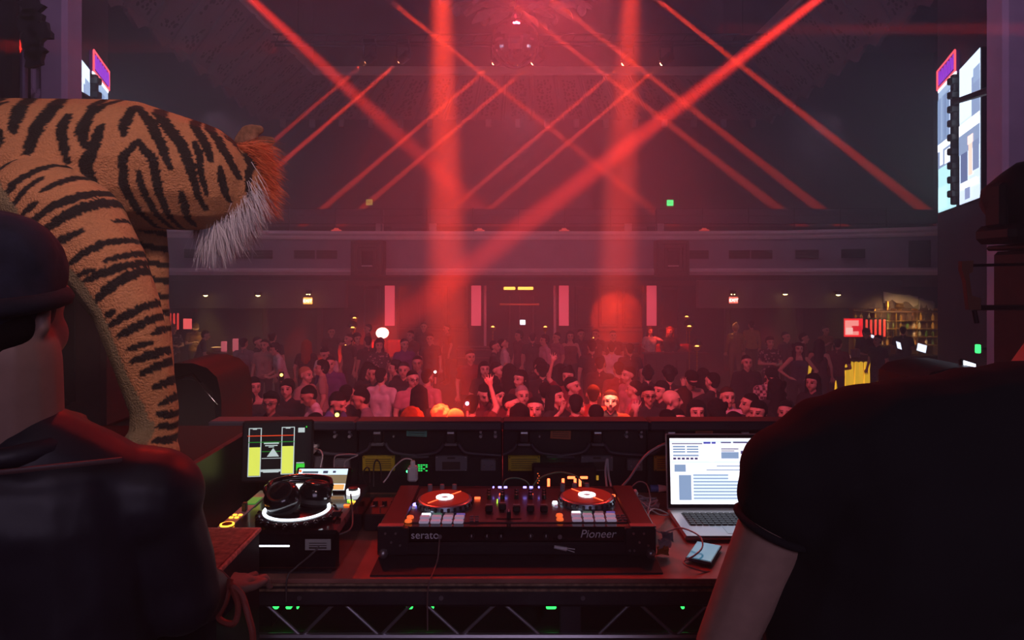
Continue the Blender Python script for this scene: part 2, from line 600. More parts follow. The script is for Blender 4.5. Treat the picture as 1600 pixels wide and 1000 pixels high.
# ---- balcony
plan = [(-12.6, 19.2), (-11.6, 20.2), (-10.2, 21.0), (-8.4, 21.6), (-6, 21.92), (-3, 22.0), (3, 22.0), (6, 21.92), (8.4, 21.6), (10.2, 21.0), (11.6, 20.2), (12.6, 19.2)]
plan = [(AX + x, y) for x, y in plan]
balc = struct(MB().sweep(plan, [(0, 3.3), (0, 4.45), (-0.3, 4.45), (-0.3, 3.3)]).build('wall_balcony_front', PAINT))
struct(MB().sweep(plan, [(0.0, 4.34), (0.05, 4.34), (0.09, 4.40), (0.09, 4.45), (0.15, 4.52), (0.15, 4.60), (0.02, 4.62), (-0.3, 4.62), (-0.3, 4.34)]).build('trim_1', TRIM))
struct(MB().sweep(plan, [(0.0, 3.2), (0.06, 3.2), (0.08, 3.26), (0.12, 3.30), (0.12, 3.36), (0.05, 3.40), (0.0, 3.42), (-0.3, 3.42), (-0.3, 3.2)]).build('trim_2', TRIM))
struct(MB().sweep(plan, [(-0.15, 2.86), (-0.15, 3.2), (-0.6, 3.2), (-0.6, 2.86)]).build('trim_3', WOODWALL))
struct(MB().box((AX, 26.6, 4.36), (37, 8.6, 0.16)).build('balcony_floor', MAROON))
# vents in the balcony front: frame, dark louvres


def plan_at(x):
    for (a, b_) in zip(plan, plan[1:]):
        if a[0] <= x <= b_[0]:
            t = (x - a[0]) / (b_[0] - a[0])
            return a[1] + t * (b_[1] - a[1]), math.atan2(b_[1] - a[1], b_[0] - a[0])
    return plan[-1][1], 0


VENT = mat('vent_dark', (0.03, 0.012, 0.015), 0.7)
for (vx, vw) in ((304, 28), (379, 26), (411, 28), (476, 30), (511, 30), (1092, 28), (1155, 30), (1190, 30), (1261, 32), (1333, 32)):
    X = (vx - 800) * 21.7 / FPX
    Y, an = plan_at(X)
    X = (vx - 800) * Y / FPX
    v = thing('vent', 'x', 'vent', (X, Y, 3.86), (0, 0, an))
    side = 'left' if vx < 800 else 'right'
    v['label'] = {304: 'leftmost dark vent in the balcony front, just past the striped plush leg', 379: 'dark vent in the balcony front under the white cheek fur', 411: 'dark vent in the balcony front right of the plush cheek fur',
                  476: 'first of the paired dark vents left of the left balcony loudspeaker', 511: 'dark vent nearest the left balcony loudspeaker', 1092: 'dark vent nearest the right balcony loudspeaker',
                  1155: 'left one of the paired dark vents right of the right balcony loudspeaker', 1190: 'right one of the paired dark vents right of the right balcony loudspeaker',
                  1261: 'single dark vent in the balcony front further right of the pair', 1333: 'rightmost dark vent in the balcony front'}[vx]
    w_ = px(vw, Y)
    MB().box((0, -0.012, 0), (w_, 0.03, 0.24), 0.004).build('vent_back', VENT, v)
    for zz in (-.1, -.05, 0, .05, .1):
        MB().box((0, -0.03, zz), (w_ * .94, 0.012, 0.012), rot=(0.5, 0, 0)).build('louvre', VENT, v)
    fm = MB()
    for sz in (-1, 1):
        fm.box((0, -0.025, sz * .125), (w_ + .03, .03, .02))
        fm.box((sz * (w_ / 2 + .005), -0.025, 0), (.02, .03, .25))
    fm.build('vent_frame', VENT, v)
d_ = tag(MB().box((0, 0, 0), (0.56, .06, .78), .01).box((0, -.02, 0), (.46, .06, .66), .01).build('access_panel', CHARCOAL, None, loc=(P(1410, 400, 20.9).x, plan_at(P(1410, 400, 20.9).x)[0] - .05, 3.83)), 'dark access panel in the balcony front at its right end', 'panel')
d_.rotation_euler.z = plan_at(P(1410, 400, 20.9).x)[1]

# horn loudspeakers on the balcony front: nested square steps
HORNWOOD = mat('horn_dark_wood', (0.09, 0.035, 0.03), 0.5, noise=0.25, scale=6)
for (hx, lab) in ((575, 'square stepped horn loudspeaker in dark wood, left of the two on the balcony front'), (1050, 'square stepped horn loudspeaker in dark wood, right of the two on the balcony front')):
    c = P(hx, 402, 21.6)
    t = thing('horn_loudspeaker', lab, 'loudspeaker', (c.x, 21.6, 3.73))
    MB().box((0, .12, 0), (1.02, .5, 1.14), .02).build('cabinet', HORNWOOD, t)
    for k, (w_, y_) in enumerate(((0.98, -.2), (0.78, -.16), (0.56, -.12))):
        f = MB()
        th = .1
        for s in (-1, 1):
            f.box((s * (w_ / 2 - th / 2), y_, 0), (th, .1, w_ * 1.1), .012)
            f.box((0, y_, s * (w_ * .55 - th / 2)), (w_ - 2 * th, .1, th), .012)
        f.build('horn_step', HORNWOOD, t)
    MB().box((0, -.1, 0), (.4, .06, .42), .01).build('horn_throat', VENT, t)
    MB().box((0, -.16, -.24), (.34, .05, .035), .008).build('horn_lip', TRIM, t)

# tier walls, end posts and railing on the balcony
TIER = mat('tier_wall_paint', (0.14, 0.11, 0.14), 0.8, noise=0.15, scale=2)
RAIL = mat('rail_metal', (0.12, 0.1, 0.11), 0.45, 0.7)
for i, (x0, x1) in enumerate(((150, 600), (672, 985), (1024, 1470))):
    a, b_ = P(x0, 328, 24.2), P(x1, 328, 24.2)
    tw = struct(MB().box(((a.x + b_.x) / 2, 24.2, 5.27), (b_.x - a.x, .2, .5), .02).build('tier_wall', TIER))
    struct(MB().box(((a.x + b_.x) / 2, 25.6, 4.72), (b_.x - a.x, .2, .6)).build('tier_back', BLACKWALL))
    for xe in (a.x + .12, b_.x - .12):
        MB().box((xe, 24.02, 4.73), (.26, .2, .6), .02).build('end_post', PLASTER, tw)
rl = thing('balcony_railing', 'thin dark metal railing with posts along the top of the balcony front', 'railing', (AX, 22.3, 4.62))
for zz in (.28, .52, .74):
    MB().cyl((-12, 0, zz), (12, 0, zz), .012, n=6).build('rail', RAIL, rl)
for k in range(17):
    MB().cyl((-12 + 1.5 * k, 0, 0), (-12 + 1.5 * k, 0, .78), .018, n=6).build('post', RAIL, rl)
sm = [MB().lathe([(0.16, 0), (.17, .04), (.09, .06), (.07, .1), (0, .1)], n=10).mesh('fitting')]
for (fx, lab) in ((525, 'small red-lit fitting lying on the balcony ledge left of the left horn loudspeaker'), (749, 'small red-lit fitting on the balcony ledge right of the left broad beam'), (882, 'small red-lit fitting on the balcony ledge left of the right broad beam'), (1101, 'small red-lit fitting on the balcony ledge above the right horn loudspeaker')):
    c = P(fx, 361, 22.0)
    tag(link('ledge_lamp', sm[0], mat('ledge_lamp_red', (.3, .05, .05), .4, emit=(1, .1, .08), power=.6), None, (c.x, plan_at(c.x)[0] + .12, 4.62)), lab, 'lamp', 'fittings on the balcony ledge')
# seating steps rising behind
for k in range(5):
    struct(MB().box((AX, 26.2 + k, 4.72 + .05 * k), (26, 1.0, .5)).build('seating_step', MAROON))

# ---- under the balcony
struct(MB().box((AX, 26.1, 1.6), (29, .2, 3.3)).build('wall_under_balcony', WOODWALL))
struct(MB().box((AX, 24, 3.08), (28, 4.6, .12)).build('ceiling_under_balcony', BLACKWALL))
BULK = mat('bulkhead_plaster', (.13, .1, .11), .8, noise=.2, scale=1.2)
for s, nm in ((-1, 'left'), (1, 'right')):
    xa, xb = ((P(160, 0, 20.4).x, P(540, 0, 20.4).x) if s < 0 else (P(1092, 0, 20.4).x, P(1475, 0, 20.4).x))
    struct(MB().box(((xa + xb) / 2, 20.6, 2.62), (xb - xa, .3, .84), .02).build('bulkhead_%s' % nm, BULK))
    struct(MB().box(((xa + xb) / 2, 23.0, 1.4), (xb - xa, .2, 2.9)).build('wall_side_%s' % nm, BLACKWALL))
    for q in (0.22, 0.55, 0.8):
        struct(MB().box((xa + (xb - xa) * q, 22.84, 1.2), (.18, .16, 2.4), .02).build('pilaster', WOODWALL))
# pilasters of the middle bay, panelled wall between
PINKPAN = mat('painted_glow_panel', (.62, .5, .54), .6, emit=(1.0, .08, .13), power=.8)  # pink light on the panels put in as emission
PALEPAN = mat('pale_pilaster_panel', (.62, .5, .54), .6, noise=.12, scale=3)
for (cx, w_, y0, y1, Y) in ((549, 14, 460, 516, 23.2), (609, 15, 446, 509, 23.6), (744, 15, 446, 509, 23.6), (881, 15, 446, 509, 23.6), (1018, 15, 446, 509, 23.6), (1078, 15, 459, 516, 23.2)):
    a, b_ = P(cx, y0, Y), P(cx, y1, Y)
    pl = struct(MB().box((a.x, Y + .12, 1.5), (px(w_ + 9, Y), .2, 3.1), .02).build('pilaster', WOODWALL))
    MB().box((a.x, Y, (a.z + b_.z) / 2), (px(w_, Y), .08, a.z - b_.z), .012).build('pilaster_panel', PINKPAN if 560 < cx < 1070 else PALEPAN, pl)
for (x0, x1) in ((560, 598), (622, 733), (895, 1006), (1029, 1066)):
    Y = 25.9
    a, b_ = P(x0, 0, Y), P(x1, 0, Y)
    n_ = max(1, round((b_.x - a.x) / .9))
    w_ = (b_.x - a.x) / n_
    for k in range(n_):
        f = MB()
        f.box((a.x + w_ * (k + .5), Y, 2.0), (w_ * .86, .1, 1.6), .05)
        f.box((a.x + w_ * (k + .5), Y - .05, 2.0), (w_ * .66, .06, 1.36), .04)
        f.build('wall_panel', WOODWALL, bpy.data.objects['wall_under_balcony'])
    MB().box(((a.x + b_.x) / 2, Y - .05, 1.13), (b_.x - a.x, .14, .1), .02).build('dado_rail', WOODWALL, bpy.data.objects['wall_under_balcony'])
# portal in the middle
pf = struct(MB().box((P(812, 0, 24).x, 25.9, 1.45), (px(118, 24), .1, 2.9)).build('door_1', VENT))
for xx in (757, 868):
    MB().box((P(xx, 0, 23.7).x, 23.75, 1.5), (.12, .2, 3.0), .02).build('door_frame', TRIM, pf)
MB().box((P(812, 0, 25).x, 25.75, 2.1), (1.5, .1, .08), .02).build('transom', GOLD, pf)
for xx in (796, 812, 834):
    MB().box((P(xx, 0, 25).x, 25.8, 1.3), (.07, .08, 2.2), .02).build('mullion', WOODWALL, pf)
WARM = mat('warm_strip_light', (.8, .5, .1), .4, emit=(1.0, .42, .06), power=3.5)
for (lx, lw, lab) in ((796, 18, 'left one of the two amber ceiling strips over the middle doorway'), (821, 24, 'right one of the two amber ceiling strips over the middle doorway')):
    c = P(lx, 450, 23.0)
    t = thing('ceiling_strip_light', lab, 'ceiling light', (c.x, 23.0, 2.8), group='amber strips over the doorway')
    MB().box((0, 0, .05), (px(lw, 23) + .06, .3, .3), .01).build('housing', DARKMETAL, t)
    MB().box((0, -.12, -.04), (px(lw, 23), .12, .1), .02).build('diffuser', WARM, t)
c = P(817, 505, 25.0)
t = thing('wall_screen', 'tiny bright white screen glowing in the middle doorway', 'screen', (c.x, 25.5, c.z - .1))
MB().box((0, 0, .1), (.26, .06, .24), .01).build('bezel', BLACK, t)
MB().box((0, -.035, .1), (.2, .012, .18), .004).build('screen', mat('white_screen', (.8, .9, 1), .3, emit=(.8, .9, 1), power=3), t)

# downlights in front of the bulkheads
dlm = MB().lathe([(0, .1), (.09, .1), (.1, 0), (.075, -.01), (.07, .02), (0, .02)], n=12).mesh('can')
dll = MB().ball((0, 0, -.004), .065, 12, 8, (1, 1, .6)).mesh('lens')
DL = mat('downlight_lens', (1, .9, .5), .3, emit=(1.0, .72, .25), power=14)
for (dx_, dy_, lab) in ((320, 461, 'small warm downlight under the balcony, leftmost of all'), (402, 461, 'small warm downlight on the left bulkhead, second from the left'), (481, 459, 'small warm downlight right above the left blurred exit sign'),
                        (1146, 459, 'small warm downlight right above the red exit sign on the right'), (1228, 459, 'small warm downlight on the right bulkhead, midway to the bar'), (1311, 460, 'small warm downlight on the right bulkhead nearest the bar')):
    c = P(dx_, dy_, 20.15)
    t = thing('downlight', lab, 'downlight', (c.x, 20.2, c.z), group='downlights under the balcony')
    link('can', dlm, DARKMETAL, t)
    link('lens', dll, DL, t)
    MB().box((0, .16, .07), (.06, .2, .04)).build('bracket', DARKMETAL, t)
    spot('downlight_lamp', (c.x, 20.2, c.z - .05), (c.x, 20.33, c.z - 2.0), 60, 110, (1.0, .62, .16), .8, .04)
# exit signs
for (ex, ey, Y, txt, lit, lab) in ((1146, 469, 20.1, 'EXIT', (1, .16, .1), 'red and white exit sign under the right bulkhead downlight'), (481, 470, 20.1, 'EXIT', (1, .35, .06), 'orange glowing exit sign under the left bulkhead downlight')):
    c = P(ex, ey, Y)
    t = thing('exit_sign', lab, 'sign', (c.x, Y, c.z - .1))
    MB().box((0, 0, .1), (.26, .05, .19), .01).build('sign_box', mat('exit_box%d' % ex, (.9, .6, .5), .4, emit=lit, power=1.6 if ex > 800 else 3.0), t)
    MB().box((0, .12, .24), (.04, .2, .1)).build('bracket', DARKMETAL, t)
    lettering(txt, .13, 'lettering', mat('exit_letter', (1, .9, .85), .4, emit=(1, .85, .8), power=4), t, (0, -.028, .055), (math.pi / 2, 0, 0), .002, 'CENTER')
for (ex, ey, Y, col, pw, lab) in ((1047, 317, 30.9, (.05, 1, .25), 2.2, 'bright green exit sign high on the upper balcony'), (577, 316, 30.9, (.5, .6, .1), .5, 'dim yellowish exit sign on the upper balcony at left')):
    c = P(ex, ey, Y)
    t = thing('exit_sign', lab, 'sign', (c.x, Y, c.z - .14))
    MB().box((0, 0, .14), (.29, .06, .26), .01).build('sign_box', mat('exit_green%d' % ex, (.2, .8, .3), .4, emit=col, power=pw), t)
    lettering('EXIT', .11, 'lettering', mat('exit_dark', (.02, .1, .04), .5), t, (0, -.035, .1), (math.pi / 2, 0, 0), .002, 'CENTER')
    MB().box((0, .05, .14), (.1, .06, .1), .01).build('wall_mount', DARKMETAL, t)
c = P(1528, 545, 8.6)
t = thing('exit_sign', 'small green exit sign low on the right wall beside the loudspeaker', 'sign', (c.x, 8.6, c.z - .07))
MB().box((0, 0, .07), (.05, .06, .11), .01).build('sign_box', mat('exit_green_low', (.1, .8, .2), .4, emit=(.05, 1, .2), power=2.0), t)
MB().box((.35, .02, .07), (.7, .03, .03)).build('bracket', DARKMETAL, t)

# ---- attic rigging
bar = thing('lighting_truss', 'long dark lighting truss across the open attic carrying the beam fixtures', 'truss', (AX, 19.05, 9.66))
for (yy, zz) in ((-.15, 0), (.15, 0), (0, .26)):
    MB().cyl((-6.9, yy, zz), (6.9, yy, zz), .03, n=8).build('chord', DARKMETAL, bar)
for k in range(40):
    x = -6.9 + 13.8 * k / 40
    MB().cyl((x, -.15 if k % 2 else .15, 0), (x + .17, 0, .26), .012, n=5, caps=False).build('brace', DARKMETAL, bar)
for x in (-6.2, 0, 6.2):
    MB().cyl((x, 0, .26), (x, 0, 4.1), .012, n=6).build('hanger', DARKMETAL, bar)


def moving_head(loc, target, label, lit=True, s=1.0):
    t = thing('moving_head_light', label, 'stage light', loc, group='moving head lights of the attic')
    MB().box((0, 0, .44 * s), (.34 * s, .3 * s, .12 * s), .02).build('base', BLACK, t)
    y = MB()
    for q in (-1, 1):
        y.box((q * .17 * s, 0, .2 * s), (.04 * s, .12 * s, .44 * s), .01)
    y.box((0, 0, .38 * s), (.36 * s, .12 * s, .04 * s), .01)
    y.build('yoke', BLACK, t)
    d = (Vector(target) - Vector(loc)).normalized()
    h = MB().cyl(-d * .2 * s, d * .1 * s, .13 * s, .12 * s, 14).cyl(d * .1 * s, d * .13 * s, .12 * s, .11 * s, 14)
    head = h.build('head', BLACK, t)
    if lit:
        MB().ball(d * .145 * s, .06 * s, 12, 8).build('lens', mat('beam_lens', (1, .6, .4), .3, emit=(1.0, .25, .1), power=60), head)
    return t


words_ = ('first', 'second', 'third', 'fourth', 'fifth', 'sixth')
for k, (bx_, by_) in enumerate(BEAM_PX):
    a_ = P(bx_, by_, 19.0)
    b2 = beam_end(bx_, by_)
    d = (b2 - a_).normalized()
    moving_head(a_ - d * .235, b2, '%s narrow-beam fixture from the left on the attic lighting truss' % words_[k])

# mirror ball
MIRROR = mat('mirror_glass', (.55, .5, .53), .05, 1.0)
c = P(805, 68, 16.0)
t = thing('mirror_ball', 'large silvery mirror ball hanging below the ceiling ornament', 'mirror ball', c)
R_ = px(38, 16)
mbm = MB()
NL, NU = 30, 60
r3 = random.Random(5)
for i in range(NL):
    for j in range(NU):
        t0, t1 = math.pi * i / NL, math.pi * (i + 1) / NL
        p0, p1 = 2 * math.pi * j / NU, 2 * math.pi * (j + 1) / NU
        q = [Vector((math.sin(a) * math.cos(b_), math.sin(a) * math.sin(b_), math.cos(a))) * R_ for a, b_ in ((t0, p0), (t1, p0), (t1, p1), (t0, p1))]
        mbm.add(q, [(0, 1, 2, 3)])
o = mbm.build('mirror_facets', MIRROR, t, 0)
o['kind'] = 'stuff'
MB().ball((0, 0, 0), R_ * .985, 24, 16).build('core', DARKMETAL, t)
MB().cyl((0, 0, R_ * .95), (0, 0, 4.2), .03, n=8).build('hanging_rod', DARKMETAL, t)
MB().cyl((0, 0, R_ * .96), (0, 0, R_ + .1), .12, .07, 12).build('cap', DARKMETAL, t)

# ornate ceiling ornament above the ball: rings of curling leaves
ORN = mat('ornament_plaster', (.5, .36, .38), .55, noise=.2, scale=6)
oc = P(812, 8, 17.5)
t = thing('ceiling_ornament', 'ornate pink plaster leaf rosette hanging at the top above the mirror ball', 'ceiling ornament', (oc.x, 17.5, oc.z - .2))
MB().lathe([(0, .9), (1.5, .9), (1.7, .75), (1.5, .6), (1.1, .55), (.6, .35), (.35, .2), (0, .2)], n=28).build('boss', ORN, t)
MB().cyl((0, 0, .9), (0, 0, 3.4), .1, n=10).build('stem', ORN, t)
r4 = random.Random(11)
leaf = MB()
prof = [(0, .06), (.18, .14), (.36, .17), (.52, .12), (.66, .05), (.72, .0)]
vsl, fsl = [], []
for k, (y, w_) in enumerate(prof):
    zc = -.5 * (y / .72) ** 2 * .5 + .28 * y
    for x, dz in ((-w_, -.03), (0, .04), (w_, -.03)):
        vsl.append((x, y, zc + dz)); 
for k, (y, w_) in enumerate(prof):
    zc = -.5 * (y / .72) ** 2 * .5 + .28 * y
    for x, dz in ((-w_, -.06), (0, .0), (w_, -.06)):
        vsl.append((x, y, zc + dz))
for k in range(5):
    for j in range(2):
        fsl.append((k * 3 + j, k * 3 + j + 1, k * 3 + j + 4, k * 3 + j + 3))
        fsl.append((18 + k * 3 + j, 18 + k * 3 + j + 3, 18 + k * 3 + j + 4, 18 + k * 3 + j + 1))
    fsl.append((k * 3, k * 3 + 3, 18 + k * 3 + 3, 18 + k * 3)); fsl.append((k * 3 + 2, 18 + k * 3 + 2, 18 + k * 3 + 5, k * 3 + 5))
leafm = leaf.add(vsl, fsl).mesh('leaf', 60)
for ring, (rad, zz, n_, s) in enumerate(((1.35, .62, 16, 1.1), (.8, .3, 11, 1.0), (.35, .08, 7, .8))):
    for k in range(n_):
        an = 2 * math.pi * (k + .5 * ring) / n_
        o = link('leaf', leafm, ORN, t, (rad * math.cos(an), rad * math.sin(an), zz + r4.uniform(-.05, .05)), (r4.uniform(-.5, .2), r4.uniform(-.3, .3), an - math.pi / 2))
        o.scale = (s,) * 3
for k in range(12):
    an = 2 * math.pi * k / 12
    MB().ball((1.95 * math.cos(an), 1.95 * math.sin(an), .45), .13, 10, 7, (1, 1, 1.3)).build('bud', ORN, t)

# ---- side video screens
SCR = attr_mat('video_screen', .4, 2.2)
SKY, GREY, DARK, CY, WH, BEI, NAVY = lin(205, 222, 245), lin(140, 152, 178), lin(50, 56, 84), lin(165, 210, 218), lin(240, 245, 255), lin(226, 190, 176), lin(84, 94, 130)
f_far = [(0, 0, 1, 1, lin(140, 160, 190)), (0, .0, 1, .36, CY), (0, .02, .5, .2, lin(178, 218, 222)), (.0, .36, 1, .5, lin(120, 135, 165)), (.12, .38, .3, .5, WH), (.4, .37, .7, .48, WH), (0, .5, 1, .56, WH),
         (.0, .56, .85, .93, lin(112, 132, 165)), (.2, .58, .3, .93, lin(132, 150, 182)), (.45, .58, .5, .92, lin(95, 112, 148)), (.7, .56, .75, .92, lin(170, 185, 215))]
f_near = [(0, 0, 1, 1, lin(190, 205, 228)), (0, .6, 1, 1, SKY), (.62, .55, 1, .85, lin(120, 135, 168)), (.7, .8, 1, .9, lin(130, 148, 180)), (0, .5, 1, .58, WH), (0, .36, 1, .5, lin(120, 135, 165)), (.1, .14, .45, .36, NAVY), (.5, .18, .68, .44, BEI), (.46, .4, .72, .46, lin(240, 205, 200)),
          (.72, .2, 1, .4, lin(110, 122, 155)), (.1, .1, .9, .15, WH), (.35, .02, .6, .1, lin(120, 130, 165))]
for s, nm in ((1, 'right'), (-1, 'left')):
    # wall line through the far and near edges of the screens
    A, B_ = Vector((AX + s * 8.63, 14.0, 0)), Vector((AX + s * 7.57, 11.2, 0))
    dirv = (B_ - A).normalized()
    ang = math.atan2(dirv.y, dirv.x)
    nrm = Vector((-dirv.y, dirv.x, 0)) * (-s if False else 1)
    if nrm.x * s > 0:
        nrm = -nrm
    L = (B_ - A).length
    for which, (u0, u1, z0, z1, rects) in enumerate(((0.0, .48, 4.48, 6.95, f_far), (.56, 1.0, 4.48, 6.95, f_near))):
        a, b_ = A.lerp(B_, u0) + nrm * .1, A.lerp(B_, u1) + nrm * .1
        t = thing('video_screen', '%s of the two tall video screens on the %s wall, showing a street' % (('far', 'near')[which], nm), 'screen', ((a.x + b_.x) / 2, (a.y + b_.y) / 2, z0),
                  (0, 0, ang if s < 0 else ang + math.pi), group='side video screens')
        if s > 0:
            t.rotation_euler.z = ang
        w_ = (b_ - a).length
        M = 1
        # local -Y must face the hall
        loc_n = Matrix.Rotation(-t.rotation_euler.z, 3, 'Z') @ nrm
        pic = picture(rects, w_, z1 - z0, .002)
        o = pic.build('screen_image', SCR, t, 0, recalc=False)
        if loc_n.y > 0:
            t.rotation_euler.z += math.pi
        if s < 0:
            o.scale.x = 1
        MB().box((0, .05, (z1 - z0) / 2), (w_ + .02, .08, z1 - z0 + .02), .01).build('screen_cabinet', BLACK, t)
        if which == 0:
            g = thing('neon_sign', 'red outlined neon letter sign topping the far video screen on the %s wall' % nm, 'sign', (t.location.x, t.location.y, z1 + .04), (0, 0, t.rotation_euler.z))
            MB().box((0, .03, .2), (w_, .06, .4), .01).build('sign_back', mat('sign_purple', (.2, .05, .3), .5, emit=(.3, .03, .5), power=.06), g)
            NEON = mat('neon_red', (1, .2, .2), .4, emit=(1, .1, .14), power=1.6)
            fr = MB()
            for (x0, z0_, x1, z1_) in ((-.5, .02, .5, .02), (-.5, .4, .5, .4), (-.5, 0, -.5, .4), (.5, 0, .5, .4)):
                fr.cyl((x0 * w_, -.02, z0_), (x1 * w_, -.02, z1_), .018, n=6)
            fr.build('neon_outline', NEON, g)
            for k in range(6):
                x = (-.4 + .16 * k) * w_
                MB().tube(smooth_path([(x, -.02, .08), (x, -.02, .32), (x + .06 * w_, -.02, .33), (x + .08 * w_, -.02, .2), (x + .08 * w_, -.02, .08)], 4), .012, 6).build('neon_letter', mat('neon_violet', (.6, .2, .9), .4, emit=(.4, .06, .9), power=.9), g)
            # ragged stack of blank tiles along the screen's near edge
            MB().box((0, .0, -.02), (w_, .02, .05)).build('ledge', mat('white_ledge', (.9, .9, .95), .4, emit=(.9, .9, 1), power=2), g)
    q = A.lerp(B_, .52) + nrm * .16
    t = thing('screen_bracket', 'dark support spine with side arm between the two video screens on the %s wall' % nm, 'bracket', (q.x, q.y, 5.7))
    e = Vector((AX + s * (P(1568, 0, 7.4).x - AX), 7.4, P(0, 134, 7.4).z))
    MB().cyl((0, 0, P(0, 155, 12.4).z - 5.7), (e.x - q.x, e.y - q.y, e.z - 5.7), .05, n=8).build('arm', BLACK, t)
    MB().box((0, 0, .0), (.1, .1, 2.4), .02).build('spine', BLACK, t)
    for k in range(9):
        MB().box((0, 0, -1.0 + .26 * k), (.2, .14, .13), .02).build('tile_clamp', BLACK, t)

# ------------------------------------------------------------------ the DJ booth
TZ = 2.43                                     # table top height (0.98 m over the stage boards)
TABLE = mat('scuffed_brown_top', (.36, .15, .12), .55, noise=.3, scale=9)
PLY = mat('plywood_edge', (.3, .2, .13), .7, noise=.55, scale=60)
MATT = mat('black_rubber_mat', (.022, .022, .027), .75, noise=.2, scale=60)
ALU = mat('truss_aluminium', (.5, .5, .54), .35, .85)
tb = thing('booth_table', 'long dark brown DJ table with scuffed plywood edge on a truss base', 'table', (.15, 2.06, 1.45))
tx0, tx1, ty0, ty1 = -.9, 1.35, 1.73, 2.42
ox, oy, oz = tb.location
MB().box(((tx0 + tx1) / 2 - ox, (ty0 + ty1) / 2 - oy, TZ - .006 - oz), (tx1 - tx0, ty1 - ty0, .012), .002).build('table_top', TABLE, tb)
for k in range(3):
    MB().box(((tx0 + tx1) / 2 - ox, (ty0 + ty1) / 2 - oy + (.002 if k == 1 else 0), TZ - .0155 - .007 * k - oz), (tx1 - tx0, ty1 - ty0, .006), .001).build('plywood_layer', (PLY, MATT, PLY)[k], tb)
MB().box(((tx0 + tx1) / 2 - ox, ty0 + .03 - oy, TZ - .052 - oz), (tx1 - tx0, .05, .036), .003).build('apron', CHARCOAL, tb)
for i in range(6):
    MB().cyl((-.9 + .36 * i - ox, ty0 + .002 - oy, TZ - .05 - oz), (-.9 + .36 * i - ox, ty0 + .008 - oy, TZ - .05 - oz), .006, n=10).build('screw', STEEL, tb)
# truss: chords, posts, zigzag braces
zt, zb = P(0, 942, 1.76).z - oz, P(0, 994, 1.76).z - oz
for zz in (zt, zb):
    MB().cyl((tx0 - ox, 1.76 - oy, zz), (tx1 - ox, 1.76 - oy, zz), .009, n=8).build('chord', ALU if zz == zb else DARKMETAL, tb)
zig = [(296, 1), (353, 0), (406, 1), (414, 1), (471, 0), (523, 1), (537, 1), (594, 0), (645, 1), (663, 1), (720, 0), (776, 1), (786, 1), (846, 0)]
for (a, b_) in zip(zig, zig[1:]):
    if b_[0] - a[0] > 20:
        MB().cyl((P(a[0], 0, 1.76).x - ox, 1.76 - oy, zt if a[1] else zb), (P(b_[0], 0, 1.76).x - ox, 1.76 - oy, zt if b_[1] else zb), .0045, n=8).build('truss_brace', ALU, tb)
zig = [(932, 0), (986, 1), (998, 1), (1055, 0), (1108, 1), (1120, 1), (1178, 0), (1232, 1)]
for (a, b_) in zip(zig, zig[1:]):
    if b_[0] - a[0] > 20:
        MB().cyl((P(a[0], 0, 1.76).x - ox, 1.76 - oy, zt if a[1] else zb), (P(b_[0], 0, 1.76).x - ox, 1.76 - oy, zt if b_[1] else zb), .0045, n=8).build('truss_brace', ALU, tb)
MB().box((P(891, 0, 1.77).x - ox, 1.775 - oy, (TZ - .07 + 1.45) / 2 - oz), (.055, .03, TZ - .07 - 1.45), .003).build('leg', CHARCOAL, tb)
for xx in (tx0 + .05, tx1 - .05):
    for yy in (1.8, 2.36):
        MB().box((xx - ox, yy - oy, (TZ - .07 + 1.45) / 2 - oz), (.06, .06, TZ - .07 - 1.45), .003).build('leg', CHARCOAL, tb)
# green lit gear standing on the floor under the table
GREENL = mat('green_led', (.05, .6, .1), .4, emit=(.03, 1, .12), power=2.5)
rk = thing('amplifier_rack', 'black amplifier rack with green lights under the table', 'rack', (0, 2.15, 1.45))
MB().box((0, .1, .3), (1.6, .4, .58), .01).build('rack_case', BLACK, rk)
for (gx, gw) in ((426, 9), (447, 9), (461, 3), (638, 10), (672, 9), (862, 16), (1070, 5)):
    MB().box((P(gx, 0, 2.0).x, -.115, P(0, 944, 2.0).z - 1.45 - .02), (px(gw, 2), .03, .012), .003).build('indicator', GREENL, rk)
MB().box((0, -.1, .66), (1.6, .03, .06), .004).build('light_strip_housing', BLACK, rk)

# rubber mats
for (pts, lab) in ((((401, 896), (517, 896), (556, 822), (420, 822)), 'black rubber mat under the CD player'), (((578, 901), (1036, 897), (1012, 850), (602, 850)), 'black rubber mat under the flight-cased DJ controller')):
    q = [Vector(((x - 800) * (.77 * FPX / (y - HORIZON)) / FPX, .77 * FPX / (y - HORIZON), TZ)) for x, y in pts]
    up = Vector((0, 0, .004))
    m_ = MB().add(q + [v + up for v in q], [(0, 1, 2, 3), (4, 5, 6, 7), (0, 1, 5, 4), (1, 2, 6, 5), (2, 3, 7, 6), (3, 0, 4, 7)])
    # flap at the front
    tag(m_.build('rubber_mat', MATT), lab, 'mat')

